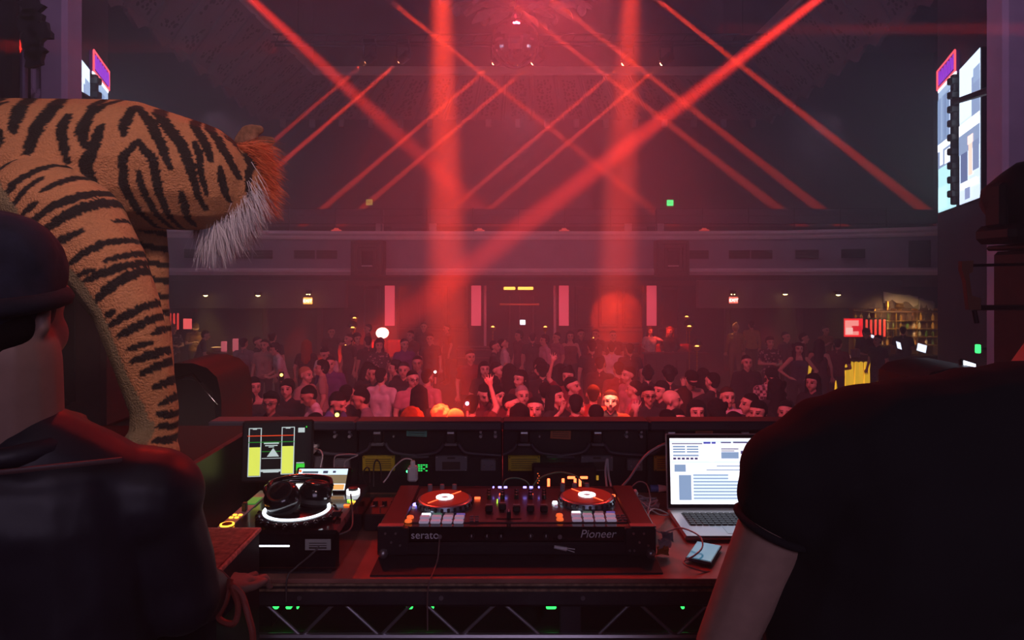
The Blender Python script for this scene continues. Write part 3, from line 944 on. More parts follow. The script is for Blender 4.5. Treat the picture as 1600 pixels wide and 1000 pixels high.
# ---- LED panel backs along the front of the booth
PY, PITCH = 2.47, px(114, 2.47)
PB = mat('panel_back_black', (.006, .006, .009), .5, noise=.2, scale=30)
RIBM = mat('panel_rib', (.05, .048, .066), .45)
YEL = mat('yellow_label', (.55, .42, .03), .5, noise=.1, scale=90)
GREYL = mat('grey_label', (.16, .16, .18), .45)
PRINT = mat('dark_print', (.05, .04, .03), .6)
ztop = P(0, 656, PY).z
GBRI = mat('green_led_bright', (.1, .8, .2), .4, emit=(.05, 1, .2), power=6)
ordn = ('leftmost of the row, behind the touch screen', 'second from left, behind the white charger', 'third from left, behind the red counter', 'rightmost of the row, behind the laptop')
PITCH *= 2
for k in range(4):
    X = P(443 + 228 * k, 0, PY).x
    t = thing('video_wall_cabinet', 'black video wall cabinet, %s' % ordn[k], 'video wall', (X, PY, 1.46), group='video wall cabinets of the booth front')
    H = ztop - 1.46
    Z = lambda y: P(0, y, PY - .01).z - 1.46
    MB().box((0, .05, H / 2 - .02), (PITCH - .002, .06, H - .04), .004).build('cabinet_back', PB, t)
    MB().box((0, .02, H - .018), (PITCH - .001, .09, .034), .006).build('top_rail', RIBM, t)
    for even, off in ((True, -80), (False, 34)):
        O = px(off, PY)
        lt = MB().box((O, .0, Z(676)), (px(17, PY), .03, px(34, PY)), .006).build('latch', BLACK, t)
        MB().box((O, -.01, Z(694)), (px(20, PY), .03, px(4, PY)), .003).build('latch_lip', GREYL, lt)
        MB().cyl((O - .012, -.02, Z(676)), (O + .012, -.02, Z(676)), .006, n=8).build('latch_pin', STEEL, lt)
        for s in (-1, 1):
            far = 57 if (s > 0) != (not even) else (33 if even else 78)
            if not even and s < 0:
                far = 57
            pts = [(O + s * px(11, PY), 0, Z(694)), (O + s * px(17, PY), 0, Z(703)), (O + s * px(27, PY), 0, Z(709)), (O + s * px(far, PY), 0, Z(713 if far > 40 else 711))]
            MB().tube(smooth_path(pts, 5), px(3, PY), 7).build('handle_arch', RIBM, t, 60)
        MB().box((O, .012, Z(726)), (px(50, PY), .02, px(23, PY)), .001).build('label_plate', YEL if even else GREYL, t)
        pr = MB()
        if even:
            for q in range(5):
                pr.box((O, .0012, Z(719 + q * 3.4)), (px(40, PY), .001, px(.7, PY)))
        else:
            pr.box((O, .0012, Z(717)), (px(12, PY), .001, px(3, PY)))
            pr.box((O, .0012, Z(729)), (px(28, PY), .001, px(12, PY)))
        pr.build('label_print', PRINT, t)
        for sx in (-1, 1):
            for zz in (716, 736):
                MB().cyl((O + sx * px(22.5, PY), .004, Z(zz)), (O + sx * px(22.5, PY), -.001, Z(zz)), .0022, n=8).build('rivet', STEEL if not even else PRINT, t)
        if not even:
            for sx in (46, 69):
                for zz, r_ in ((676, .006), (683, .007)):
                    MB().cyl((O + px(sx, PY), .02, Z(zz)), (O + px(sx, PY), -.004, Z(zz)), r_, r_ * .8, 10).build('knob', mat('knob_grey', (.35, .35, .37), .4), t)
            bx3 = MB().box((O + px(58, PY), .0, Z(727)), (px(24, PY), .03, px(18, PY)), .004).build('socket_box', GREYL, t)
            for sx in (52, 64):
                MB().cyl((O + px(sx, PY), -.01, Z(728)), (O + px(sx, PY), -.02, Z(728)), .004, n=8).build('socket', STEEL, bx3)
        else:
            MB().cyl((O + px(24, PY), .01, Z(683)), (O + px(24, PY), -.004, Z(683)), .0035, n=8).build('screw', STEEL, t)
            MB().tube([(O + px(36, PY), .01, Z(716)), (O + px(57, PY), 0, Z(715)), (O + px(78, PY), .01, Z(716))], px(4, PY), 8).build('grip', RIBM, t, 60)
            ds = MB().box((O + px(66, PY), .0, Z(731)), (px(26, PY), .02, px(13, PY)), .002).build('status_display', BLACK, t)
            dsp = MB()
            rr = random.Random(k)
            for q in range(4):
                for w_ in range(6):
                    if rr.random() < .8:
                        dsp.box((O + px(56 + w_ * 4, PY), -.0105, Z(726.5 + q * 3)), (px(3, PY), .001, px(1.4, PY)))
            dg_ = dsp.build('green_readout', mat('green_readout%d' % (k in (1, 2)), (.02, .3, .06), .4, emit=(.02, .8, .12), power=1.3 if k in (1, 2) else .3), ds)
            dg_['kind'] = 'stuff'
            MB().ball((O + px(46, PY), -.008, Z(737)), .0045, 8, 6).build('green_led', GBRI, t)
for (lx, ly, lw, lh, col, nm, lab) in ((651, 677, 32, 10, (.08, .36, .28), 'tape', 'strip of teal tape stuck on the booth front'), (876, 679, 32, 14, (.42, .13, .05), 'sticker', 'orange printed sticker on the booth front above the clock'), (1100, 679, 27, 15, (.38, .13, .06), 'sticker', 'orange printed sticker on the booth front behind the laptop')):
    t = thing(nm + '_label', lab, 'label', P(lx, ly, PY - .002))
    MB().box((0, 0, 0), (px(lw, PY), .002, px(lh, PY)), .0005, rot=(0, .05, 0)).build('sheet', mat('label%d' % lx, col, .6), t)
    pr = MB()
    for q in range(3):
        pr.box((0, -.0012, px(3.2 * (q - 1), PY)), (px(lw * .8, PY), .0006, px(.8, PY)), rot=(0, .05, 0))
    pr.build('print', PRINT, t)

# ---- touch screen on a stand
t = thing('touch_screen', 'upright touch screen showing yellow level meters, left of the CD player', 'screen', (P(432, 0, 2.2).x, 2.2, TZ), (0, 0, .1))
th_ = MB().box((0, 0, 0), (.225, .022, .195), .006).build('screen_housing', BLACK, t, loc=(0, .02, .2))
th_.rotation_euler = (-.12, 0, 0)
MB().box((0, .07, .06), (.05, .02, .14), .004, rot=(-.4, 0, 0)).build('stand', BLACK, t)
MB().box((0, .07, .006), (.16, .12, .012), .003).build('stand_foot', BLACK, t)
YB, LG, RD, GR = lin(228, 238, 96), lin(190, 205, 205), lin(235, 70, 30), lin(30, 150, 45)
rc = [(0, 0, 1, 1, (.004, .004, .005)), (.02, .02, .235, .95, LG), (.035, .035, .22, .935, (.006, .006, .008)), (.035, .04, .22, .58, YB),
      (.57, .05, .79, .96, LG), (.585, .065, .775, .945, (.006, .006, .008)), (.585, .07, .775, .59, YB),
      (.0, .79, .78, .806, RD), (.02, .67, .8, .682, GR), (.25, .49, .56, .5, GR), (.25, .36, .57, .37, LG), (.28, .64, .53, .665, LG), (.3, .6, .51, .618, LG), (.36, .575, .45, .59, LG),
      (.24, .11, .57, .155, LG), (.28, .095, .54, .11, LG), (.85, .85, .96, .94, LG), (.83, .12, .97, .25, lin(60, 215, 60)), (.83, .26, .96, .275, LG), (.98, .94, 1.0, .97, lin(40, 220, 60)),
      (.09, .92, .16, .935, LG), (.64, .93, .72, .945, LG)]
p = picture(rc, .188, .165, .0002)
p.c = LG
p.add([(-.03, -.006, .066), (.008, -.006, .066), (-.011, -.006, .093)], [(0, 1, 2)])
o = p.build('screen_image', attr_mat('meter_display', .3, 1.0), th_, 0, loc=(0, -.0125, -.0825), recalc=False)

# ---- CD player
cd = thing('cd_player', 'black tabletop CD player with glowing white jog ring, under the headphones', 'cd player', (-.605, 1.95, TZ + .004))
W2 = .16
MB().box((0, 0, .06), (.32, .4, .1), .008).build('chassis', GLOSS, cd)
for sx in (-1, 1):
    for sy in (-1, 1):
        MB().cyl((sx * .13, sy * .17, 0), (sx * .13, sy * .17, .014), .018, n=12).build('foot', BLACK, cd)
MB().box((-.142, -.03, .1115), (.034, .3, .004), .001).build('control_strip', mat('grey_strip', (.3, .31, .34), .45), cd)
MB().lathe([(.0, .002), (.1, .002), (.103, .012), (.09, .018), (.0, .018)], (.02, -.092, .11), 40).build('jog_wheel', GLOSS, cd)
ring = MB().lathe([(.081, .0182), (.081, .0215), (.089, .0215), (.089, .0182)], (.02, -.092, .11), 48, ring=True)
ring.build('jog_ring', mat('ring_white', (.9, .95, 1), .3, emit=(.82, .9, 1.0), power=2.6), cd)
for i in range(24):
    an = 2 * math.pi * i / 24
    MB().ball((.02 + .101 * math.cos(an), -.092 + .101 * math.sin(an), .118), .008, 8, 6).build('jog_grip', GLOSS, cd)
dh = MB().box((0, 0, 0), (.17, .022, .085), .004).build('display_housing', GLOSS, cd, loc=(.025, .14, .135))
dh.rotation_euler = (-.75, 0, 0)
rc = [(0, 0, 1, 1, lin(120, 104, 78)), (0, .72, 1, 1, lin(205, 225, 240)), (.08, .78, .4, .88, lin(70, 80, 90)), (.5, .78, .6, .9, lin(60, 60, 80)), (.7, .8, .76, .9, lin(60, 60, 80)), (0, 0, 1, .3, lin(225, 232, 240)), (.1, .06, .3, .16, lin(90, 90, 100)), (.72, .02, .98, .26, lin(220, 160, 90))]
o = picture(rc, .15, .07, .0002).build('display_image', attr_mat('cd_display', .3, 1.4), dh, 0, loc=(0, -.0125, -.035), recalc=False)
AMB = mat('amber_light', (1, .5, .05), .4, emit=(1, .42, .03), power=3.5)
MB().lathe([(.014, 0), (.014, .003), (.018, .003), (.018, 0)], (-.14, -.165, .113), 24, ring=True).build('cue_ring', AMB, cd)
MB().lathe([(0, .004), (.013, .004), (.013, 0)], (-.14, -.165, .113), 24).build('cue_button', DARKMETAL, cd)
for (bx3, by3) in ((-.15, -.115), (-.135, -.115), (-.148, -.095), (-.133, -.095)):
    MB().box((bx3, by3, .115), (.01, .008, .003), .001).build('amber_button', AMB, cd)
MB().box((-.135, -.06, .125), (.012, .016, .024), .002).build('toggle', BLACK, cd)
MB().box((-.14, .02, .115), (.03, .06, .003), .001).build('green_button', mat('dim_green', (.03, .25, .06), .4, emit=(.02, .5, .06), power=.35), cd)
for (bx3, by3, cl, nm) in ((.135, .03, (.3, 1, .05), 'green_lamp'), (.135, -.01, (1, .15, .02), 'red_lamp'), (.145, .02, (1, .5, .05), 'amber_lamp')):
    MB().box((bx3, by3, .1125), (.016, .007, .004), .001).build(nm, mat('cd_' + nm, cl, .4, emit=cl, power=2.5), cd)
MB().lathe([(.016, 0), (.016, .012), (.02, .012), (.02, 0)], (.128, .1, .11), 20, ring=True).build('rotary_ring', mat('ring_white2', (.9, .95, 1), .3, emit=(.9, .95, 1), power=2.2), cd)
MB().lathe([(0, .02), (.014, .018), (.015, 0)], (.128, .1, .11), 20).build('rotary_knob', BLACK, cd)
MB().box((.13, -.09, .1145), (.006, .09, .003), .001).build('pitch_slot', BLACK, cd)
MB().box((.13, -.1, .12), (.022, .012, .014), .002).build('pitch_fader', BLACK, cd)
MB().box((-.02, -.2005, .072), (.11, .003, .004), .001).build('front_slot_light', mat('slot_white', (.9, .95, 1), .3, emit=(.85, .9, 1), power=2.5), cd)
lb = MB().box((.108, -.2015, .076), (.066, .002, .028), .0005).build('asset_label', mat('asset_label', (.42, .44, .43), .6), cd)
pr = MB()
for q in range(3):
    pr.box((.108, -.2028, .068 + .006 * q), (.045, .0005, .0018 if q else .004))
pr.build('label_print', PRINT, lb)

# headphones lying on the player
hp = thing('headphones', 'glossy black DJ headphones lying on the CD player', 'headphones', (-.612, 1.875, TZ + .134), (0, 0, .1))
for (loc_, rx, ry) in (((-.012, -.03, .034), .62, -.12), ((.064, .035, .022), -.1, .12)):
    M = Matrix.Translation(loc_) @ Euler((rx, ry, 0)).to_matrix().to_4x4()
    cup = MB().lathe([(0, .032), (.02, .031), (.034, .024), (.042, .012), (.044, 0), (.04, -.006), (0, -.006)], n=26, M=M @ Matrix.Scale(1.08, 4)).build('ear_cup', GLOSS, hp)
    MB().lathe([(.02, -.006), (.04, -.008), (.043, -.018), (.036, -.026), (.024, -.024), (.02, -.012)], n=26, M=M @ Matrix.Scale(1.08, 4)).build('cushion', mat('ear_cushion', (.015, .015, .016), .6), cup)
    MB().lathe([(.026, .029), (.029, .031), (.031, .0275)], n=26, M=M @ Matrix.Scale(1.08, 4)).build('cup_ring', DARKMETAL, cup)
band = [Vector((-.05, -.005, .04)), Vector((-.065, .04, .048)), Vector((-.03, .08, .05)), Vector((.025, .092, .05)), Vector((.085, .08, .045)), Vector((.1, .045, .035))]
for dx in (-.006, .006):
    MB().tube([p_ + Vector((dx, 0, dx)) for p_ in smooth_path(band, 8)], .0075, 8).build('headband', GLOSS, hp, 60)
for p_ in (band[0], band[-1]):
    MB().ball(p_, .012, 10, 8).build('hinge', GLOSS, hp)
MB().ball((.01, .098, .07), .004, 8, 6).build('red_lamp', mat('hp_red', (1, .1, .05), .3, emit=(1, .12, .03), power=2), hp)
cable('headphone_cable', [P(548, 772, 1.92), P(551, 806, 1.86), P(546, 828, 1.775), P(512, 842, 1.76), P(487, 866, 1.74), P(463, 886, 1.74), P(449, 902, 1.72), P(447, 940, 1.715)], .0022, mat('thin_cord', (.1, .09, .09), .5), 'thin dark headphone cord trailing over the table edge from the CD player')

# ---- flight-cased DJ controller
dj = thing('dj_controller', 'wide DJ controller with two jog wheels set in a black flight case', 'dj controller', (.013, 2.035, TZ + .0045))
CW, CD_ = .756, .37
y0, y1 = 1.85 - 2.035, 2.22 - 2.035
CASEM = mat('flight_case_black', (.02, .02, .024), .4, noise=.2, scale=20)
DECK = mat('controller_deck', (.06, .045, .05), .32, coat=.3)
cs = MB().box((0, (y0 + y1) / 2, .02), (CW, CD_, .03), .004).build('case_tray', CASEM, dj)
for s in (-1, 1):
    MB().box((s * (CW / 2 - .034), (y0 + y1) / 2, .052), (.066, CD_, .062), .004).build('case_rail', CASEM, dj)
    blk = MB().box((s * (CW / 2 - .042), y0 + .012, .042), (.084, .026, .074), .003).build('case_corner', CASEM, dj)
    MB().ball((s * (CW / 2 - .016), y0 - .002, .012), .013, 14, 10).build('ball_corner', STEEL, blk)
    for (dx, dz) in ((-.02, .024), (.008, .024), (-.004, .0), (.02, -.008), (-.03, -.022), (-.018, -.022)):
        MB().cyl((s * (CW / 2 - .042) + dx, y0 - .001, .042 + dz), (s * (CW / 2 - .042) + dx, y0 - .004, .042 + dz), .0032, n=8).build('rivet', STEEL, blk)
    MB().box((s * (CW / 2 - .035), y0 + .012, .0835), (.07, .024, .003), .001).build('edge_strip', mat('edge_aluminium', (.3, .3, .32), .4, .7), blk)
MB().box((0, y1 - .006, .05), (CW - .13, .014, .058), .003).build('case_back', CASEM, dj)
MB().box((0, y0 + .04, .052), (CW - .13, .05, .05), .004).build('front_panel', GLOSS, dj)
MB().box((0, y0 + .006, .022), (CW - .16, .014, .032), .004).build('case_lip', CASEM, dj)
DZ = .0805
MB().box((0, (y0 + y1) / 2 + .012, .062), (CW - .134, CD_ - .06, .036), .004).build('deck_plate', DECK, dj)


def dk(x, y):
    """Photograph pixel on the deck plane -> controller-local point."""
    zz = TZ + DZ
    Y = (CAM_Z - zz) * FPX / (y - HORIZON)
    return Vector(((x - 800) * Y / FPX - .013, Y - 2.035, DZ))


WLED = mat('white_led', (.9, .92, 1), .3, emit=(.85, .9, 1), power=3.2)
BLED = mat('blue_led', (.2, .2, 1), .3, emit=(.25, .22, 1), power=4)
ORL = mat('orange_led', (1, .3, .1), .3, emit=(1, .16, .03), power=.8)
RLED = mat('red_led', (1, .2, .1), .3, emit=(1, .1, .03), power=3)
PADM = mat('pad_rubber', (.62, .56, .66), .5, emit=(.75, .6, .9), power=.22)
VINYL = mat('red_vinyl', (.35, .03, .02), .35, emit=(1, .05, .02), power=.12)
JOGM = mat('jog_alloy', (.35, .42, .5), .3, .8)
for s, (jx, jy) in ((-1, (695, 791)), (1, (917, 787))):
    c_ = dk(jx, jy)
    jw = MB().lathe([(0, 0), (.083, 0), (.085, .008), (.08, .018), (.076, .02), (0, .02)], c_, 48).build('jog_wheel', JOGM, dj)
    MB().lathe([(.0, .0225), (.072, .0225), (.073, .0195), (0, .0195)], c_, 48).build('platter', VINYL, jw)
    MB().lathe([(.012, .0226), (.012, .0245), (.026, .0245), (.026, .0226)], c_, 32, ring=True).build('platter_light', WLED, jw)
    for i in range(28):
        an = 2 * math.pi * i / 28
        MB().box((c_.x + .0835 * math.cos(an), c_.y + .0835 * math.sin(an), DZ + .01), (.005, .009, .012), .002, rot=(0, 0, an)).build('rim_notch', BLACK, jw)
    for rot_ in ((.9,) if s < 0 else (2.2,)):
        a_, b2 = Vector((math.cos(rot_), math.sin(rot_), 0)) * .027, Vector((math.cos(rot_), math.sin(rot_), 0)) * .07
        for q in (1, -1):
            MB().cyl(c_ + a_ * q + Vector((0, 0, .0232)), c_ + b2 * q + Vector((0, 0, .0232)), .0012, n=6).build('marker_line', RLED, jw)
    x0 = 656 if s < 0 else 890
    for i in range(4):
        for j, yy in enumerate((812, 819)):
            q = dk(x0 + 8 + i * 18 + (0 if s < 0 else 2) - (1.5 if s < 0 else -1.5) * j, yy - (0 if s < 0 else 3))
            MB().box((q.x, q.y, DZ + .003), (.027, .02, .007), .002).build('pad', PADM, dj)
        q = dk(x0 + 10 + i * 18, 807 - (0 if s < 0 else 3))
        MB().box((q.x, q.y, DZ + .002), (.025, .007, .005), .001).build('mode_button', (WLED if i == 0 else mat('mode_dim%d' % i, ((.2, .3, .25), (.3, .2, .22), (.2, .2, .45))[i - 1], .4, emit=((.1, .2, .15), (.2, .1, .12), (.15, .12, .5))[i - 1], power=.5)), dj)
    for (bx3, by3, m_, nm, r_) in (((649, 792, BLED, 'sync_button', .008), (641, 812, ORL, 'cue_button', .01), (638, 818, ORL, 'play_button', .01), (646, 797, PADM, 'shift_button', .005)) if s < 0 else
                                   ((867, 789, WLED, 'sync_button', .008), (874, 809, ORL, 'cue_button', .01), (875, 815, ORL, 'play_button', .01), (869, 795, PADM, 'shift_button', .005))):
        q = dk(bx3, by3)
        MB().lathe([(0, .006), (r_ * .85, .006), (r_, .003), (r_, 0)], q, 18).build(nm, m_, dj)
    q = dk(*((746, 782) if s < 0 else (957, 778)))
    MB().box((q.x, q.y, DZ + .003), (.018, .009, .006), .0015).build('slip_button', RLED, dj)
    for j in range(3):
        for i in range(2):
            q = dk((737 if s < 0 else 965) + 8 * i + j * (0 if s < 0 else 2), 810 + 3.5 * j - (0 if s < 0 else 2))
            MB().box((q.x, q.y, DZ + .002), (.011, .006, .004), .001).build('small_button', mat('button_grey', (.25, .18, .2), .4), dj)
    for xx in ((672, 691, 710) if s < 0 else (879, 898, 917)):
        q = dk(xx, 772 if s < 0 else 770)
        MB().lathe([(0, .026), (.007, .026), (.008, 0)], q, 14).build('effect_knob', mat('knob_pale', (.28, .28, .32), .4), dj)
    for xx in ((671, 728) if s < 0 else (886, 938)):
        q = dk(xx, 776)
        MB().box((q.x, q.y, DZ + .002), (.03, .005, .004), .001).build('touch_strip', mat('strip_grey', (.25, .22, .25), .4), dj)
for i, xx in enumerate((764, 785, 807, 829, 850)):
    a_, b2 = dk(xx, 774), dk(xx, 803)
    MB().box(((a_.x + b2.x) / 2, (a_.y + b2.y) / 2, DZ + .0008), (.012, a_.y - b2.y, .002), .0005).build('fader_slot', BLACK, dj)
    for j in range(3):
        q = dk(xx, 773 + 4.5 * j)
        MB().lathe([(0, .014), (.006, .014), (.0075, 0)], q, 14).build('eq_knob', BLACK, dj)
        MB().box((q.x, q.y - .005, DZ + .0145), (.0015, .004, .001)).build('knob_mark', WHITEP, dj)
    q = dk(xx, 802 if i != 1 else 799)
    fc = MB().box((q.x, q.y, DZ + .01), (.022, .018, .018), .003).build('fader_cap', BLACK, dj)
    MB().box((q.x, q.y + .005, DZ + .0195), (.02, .003, .0012)).build('fader_line', mat('fader_line', (.5, .45, .45), .4), fc)
for (xx, m_) in ((781, BLED), (790, BLED), (820, BLED), (830, BLED), (771, BLED), (842, BLED)):
    q = dk(xx, 772)
    MB().box((q.x, q.y, DZ + .017), (.011 if xx not in (771, 842) else .005, .007, .005), .001).build('channel_lamp', m_, dj)
for xx in (782, 831):
    q = dk(xx, 776)
    MB().box((q.x, q.y, DZ + .003), (.008, .005, .005), .001).build('red_lamp', RLED, dj)
q = dk(777, 787)
MB().box((q.x, q.y, DZ + .003), (.003, .03, .004), .0005).build('level_meter', mat('meter_green', (.4, 1, .1), .4, emit=(.5, 1, .05), power=1.6), dj)
q = dk(795, 813)
MB().box((q.x, q.y, DZ + .0008), (.07, .008, .002), .0005).build('crossfader_slot', BLACK, dj)
MB().box((q.x, q.y, DZ + .012), (.012, .022, .022), .003).build('crossfader_cap', BLACK, dj)
MB().box((q.x, q.y - .002, DZ + .0235), (.0018, .02, .0012)).build('crossfader_line', WHITEP, dj)
LETTER = mat('grey_lettering', (.85, .85, .88), .5)
fz = .046
FY = y0 + .0142
lettering('serato', .03, 'lettering', LETTER, dj, (P(642, 0, 1.865).x - .013, FY, fz), (math.pi / 2, 0, 0), .0004)
lettering('Pioneer', .031, 'lettering', LETTER, dj, (P(906, 0, 1.865).x - .013, FY, fz + .003), (math.pi / 2, 0, 0), .0004, shear=.25, sx=1.0)
for xx in (737, 761, 783, 829, 853):
    MB().cyl((P(xx, 0, 1.86).x - .013, FY, fz + .008), (P(xx, 0, 1.86).x - .013, FY - .012, fz + .008), .008, .007, 12).build('front_knob', BLACK, dj)
    MB().box((P(xx, 0, 1.86).x - .013, FY - .0125, fz + .012), (.002, .001, .007)).build('knob_mark', WHITEP, dj)
for xx in (687, 875):
    MB().cyl((P(xx, 0, 1.86).x - .013, FY + .001, fz + .005), (P(xx, 0, 1.86).x - .013, FY - .002, fz + .005), .006, n=12).build('jack_socket', STEEL, dj)
cable('headphone_cable', [(P(687, 0, 1.86).x, 1.858, TZ + .052), P(686, 852, 1.835), P(684, 873, 1.815), P(678, 892, 1.77), P(672, 906, 1.722), P(668, 930, 1.712), P(668, 985, 1.712)], .002, mat('reddish_cord', (.2, .12, .11), .5), 'thin cord plugged into the controller front and hanging over the table edge')
pc = thing('audio_plug', 'white forked audio plug lying on the flight case lip', 'plug', P(882, 857, 1.835), (0, .15, 0))
MB().cyl((-.028, 0, 0), (.006, 0, -.001), .0042, .0055, 10).build('sleeve', WHITEP, pc)
for s in (-1, 1):
    MB().cyl((.006, 0, s * .002), (.028, 0, s * .004 - .002), .0013, n=6).build('prong', WHITEP, pc)

# ---- laptop
lp = thing('laptop', 'open silver laptop with bright DJ software screen beside the controller', 'laptop', (.68, 2.2, TZ))
ALUM = mat('laptop_aluminium', (.55, .52, .55), .35, .6)
MB().box((0, -.1125, .009), (.359, .235, .014), .005).build('base', ALUM, lp)
for (sx, sy) in ((-.15, -.2), (.15, -.2), (-.15, -.02), (.15, -.02)):
    MB().cyl((sx, sy, 0), (sx, sy, .003), .008, n=10).build('foot', BLACK, lp)
MB().box((0, -.09, .0162), (.29, .108, .0012), .0003).build('keyboard_well', BLACK, lp)
keym = MB().box((0, 0, 0), (.0155, .0155, .003), .0012).mesh('key')
KEYM = mat('keycap', (.02, .02, .023), .5)
for r_ in range(6):
    for k in range(15):
        link('key', keym, KEYM, lp, (-.133 + .019 * k, -.045 - .018 * r_, .0178))
MB().box((0, -.178, .0163), (.1, .062, .0008), .0003).build('trackpad', mat('trackpad', (.5, .47, .5), .3, .5), lp)
sc_ = MB().box((0, .0, .121), (.359, .007, .241), .003).build('lid', ALUM, lp, loc=(0, .008, .012))
sc_.rotation_euler = (-.1, 0, 0)
MB().box((0, -.0042, .122), (.351, .002, .232), .001).build('bezel', GLOSS, sc_)
WHT, PALE, BAR, INK, NV = lin(246, 244, 255), lin(208, 222, 245), lin(120, 140, 172), lin(60, 50, 95), lin(60, 60, 150)
rc = [(0, 0, 1, 1, WHT), (0, .93, 1, .965, PALE), (.02, .91, .32, .925, INK), (.33, .915, .4, .945, NV), (.41, .915, .45, .945, NV), (.5, .925, .6, .945, INK), (.62, .925, .76, .948, INK), (.8, .91, 1, .925, INK)]
for i in range(3):
    rc.append((.03, .86 - .04 * i, .15, .885 - .04 * i, BAR)); rc.append((.165, .86 - .04 * i, .28, .885 - .04 * i, BAR))
rc += [(.03, .725, .28, .75, BAR)]
for i in range(6):
    rc.append((.03 + .042 * i, .675, .06 + .042 * i, .705, INK))
rc += [(0, .62, 1, .65, PALE), (.5, .69, .67, .79, BAR), (.5, .83, .67, .845, INK), (.5, .8, .63, .812, INK)]
for i in range(3):
    rc += [(.69 + .055 * i, .76, .73 + .055 * i, .81, INK), (.69 + .055 * i, .69, .73 + .055 * i, .715, INK)]
rc += [(.04, .49, .15, .6, BAR), (.08, .06, .2, .44, BAR), (.45, .57, .7, .585, BAR), (.35, .51, .7, .525, BAR), (.73, .56, 1, .575, BAR), (.73, .5, 1, .52, BAR), (.22, .05, 1, .46, PALE)]
for i in range(8):
    rc.append((.22, .43 - .05 * i, 1, .448 - .05 * i, BAR))
rc += [(.56, .36, .9, .46, WHT), (0, 0, 1, .045, WHT)]
o = picture(rc, .333, .208, .00008).build('screen_image', attr_mat('laptop_display', .3, 1.5), sc_, 0, loc=(0, -.0054, .019), recalc=False)
# disc of the deck view
dd = MB(); dd.c = lin(255, 255, 255)
dd.lathe([(0, 0), (.022, 0)], n=24, M=Matrix.Translation((-.032, -.0095, .174)) @ Matrix.Rotation(math.pi / 2, 4, 'X'))
dd.build('deck_disc', attr_mat('laptop_display', .3, 1.5), sc_, 0)

# ---- clock / counter display behind the controller
ck = thing('counter_display', 'black digital counter glowing 11.75 in red behind the controller', 'clock', (P(882, 0, 2.33).x, 2.33, TZ))
MB().box((0, .03, .06), (.22, .05, .115), .006).build('counter_case', BLACK, ck)
SEG = mat('seven_segment', (1, .3, .15), .3, emit=(1.0, .12, .035), power=5)
segs = {'1': 'bc', '7': 'abc', '5': 'afgcd'}
for ch, xx in (('1', 852), ('1', 875), ('7', 894), ('5', 914)):
    cx = P(xx, 0, 2.3).x - ck.location.x
    zt_, h_, w_ = .078, .036, .026
    geo = {'a': (cx, zt_, w_, .009), 'b': (cx + w_ / 2, zt_ - h_ / 2, .009, h_ * .84), 'c': (cx + w_ / 2, zt_ - h_ * 1.5, .009, h_ * .84), 'd': (cx, zt_ - 2 * h_, w_, .0065), 'e': (cx - w_ / 2, zt_ - h_ * 1.5, .009, h_ * .84), 'f': (cx - w_ / 2, zt_ - h_ / 2, .009, h_ * .84), 'g': (cx, zt_ - h_, w_, .0065)}
    for s_ in segs[ch]:
        x_, z_, a_, b2 = geo[s_]
        MB().box((x_, .004, z_), (a_, .003, b2), .0014).build('segment', SEG, ck)
MB().ball((P(881.5, 0, 2.3).x - ck.location.x, .003, P(0, 759, 2.33).z - TZ), .005, 8, 6).build('decimal_point', SEG, ck)
for q in range(5):
    MB().ball((P(841, 0, 2.3).x - ck.location.x + .004 * (q % 2), .003, .06 + .008 * q), .0022, 6, 5).build('indicator_dot', ORL, ck)
MB().box((P(936, 0, 2.3).x - ck.location.x, .012, .075), (.008, .004, .016), .001).build('amber_indicator', mat('dull_amber', (.5, .3, .03), .4, emit=(1, .5, .05), power=.35), ck)

# ---- cables, plugs and small things
WC = mat('white_cord', (.62, .6, .64), .45)
BC = mat('black_cord', (.02, .02, .022), .5)
GC = mat('green_cord', (.06, .34, .2), .45)
GRC = mat('grey_cord', (.3, .29, .31), .5)
ad = thing('usb_charger', 'white cube USB charger plugged in upright behind the controller', 'charger', P(645, 755, 2.3))
MB().box((0, 0, .033), (.034, .03, .052), .006).build('charger_body', WHITEP, ad)
MB().box((0, 0, .066), (.016, .012, .022), .004).build('usb_plug', WHITEP, ad)
MB().box((0, .03, -.03), (.03, .03, .1), .003).build('socket_post', BLACK, ad)
cable('charger_cable', [P(645, 724, 2.3), P(642, 718, 2.3), P(630, 718, 2.3), P(615, 731, 2.29), P(606, 745, 2.28), P(599, 754, 2.27)], .0026, WC, 'short white cable arching from the white cube charger')
up = thing('usb_plug', 'white USB plug sticking out of the booth front right of the touch screen', 'plug', P(490, 702, 2.4))
MB().box((0, 0, 0), (.015, .05, .024), .003).build('plug_body', WHITEP, up)
MB().box((0, .04, 0), (.01, .03, .012), .001).build('plug_tip', STEEL, up)
cable('usb_cable', [P(493, 702, 2.37), P(501, 704, 2.33), P(504, 714, 2.3), P(500, 735, 2.28), P(497, 762, 2.25)], .0024, WC, 'white cable looping down from the white USB plug')
cable('audio_cable', [P(516, 760, 2.25), P(522, 745, 2.27), P(522, 718, 2.32), P(530, 711, 2.33), P(559, 711, 2.34), P(540, 721, 2.32), P(537, 738, 2.29), P(531, 760, 2.25)], .0025, GRC, 'grey cable making a flat-topped loop behind the CD player')
cable('patch_cable', [P(572, 758, 2.28), P(567, 742, 2.3), P(572, 731, 2.31), P(577, 734, 2.31), P(578, 756, 2.27)], .0026, BC, 'small black cable loop in front of the yellow label')
cable('patch_cable', [P(584, 760, 2.28), P(584, 730, 2.31), P(588, 719, 2.32), P(594, 726, 2.32), P(596, 752, 2.28)], .0026, BC, 'taller black cable loop in front of the yellow label')
cable('green_cable', [P(785, 762, 2.26), P(790, 750, 2.28), P(806, 747, 2.29), P(822, 752, 2.28), P(830, 763, 2.26)], .0026, GC, 'small green cable arch behind the mixer section')
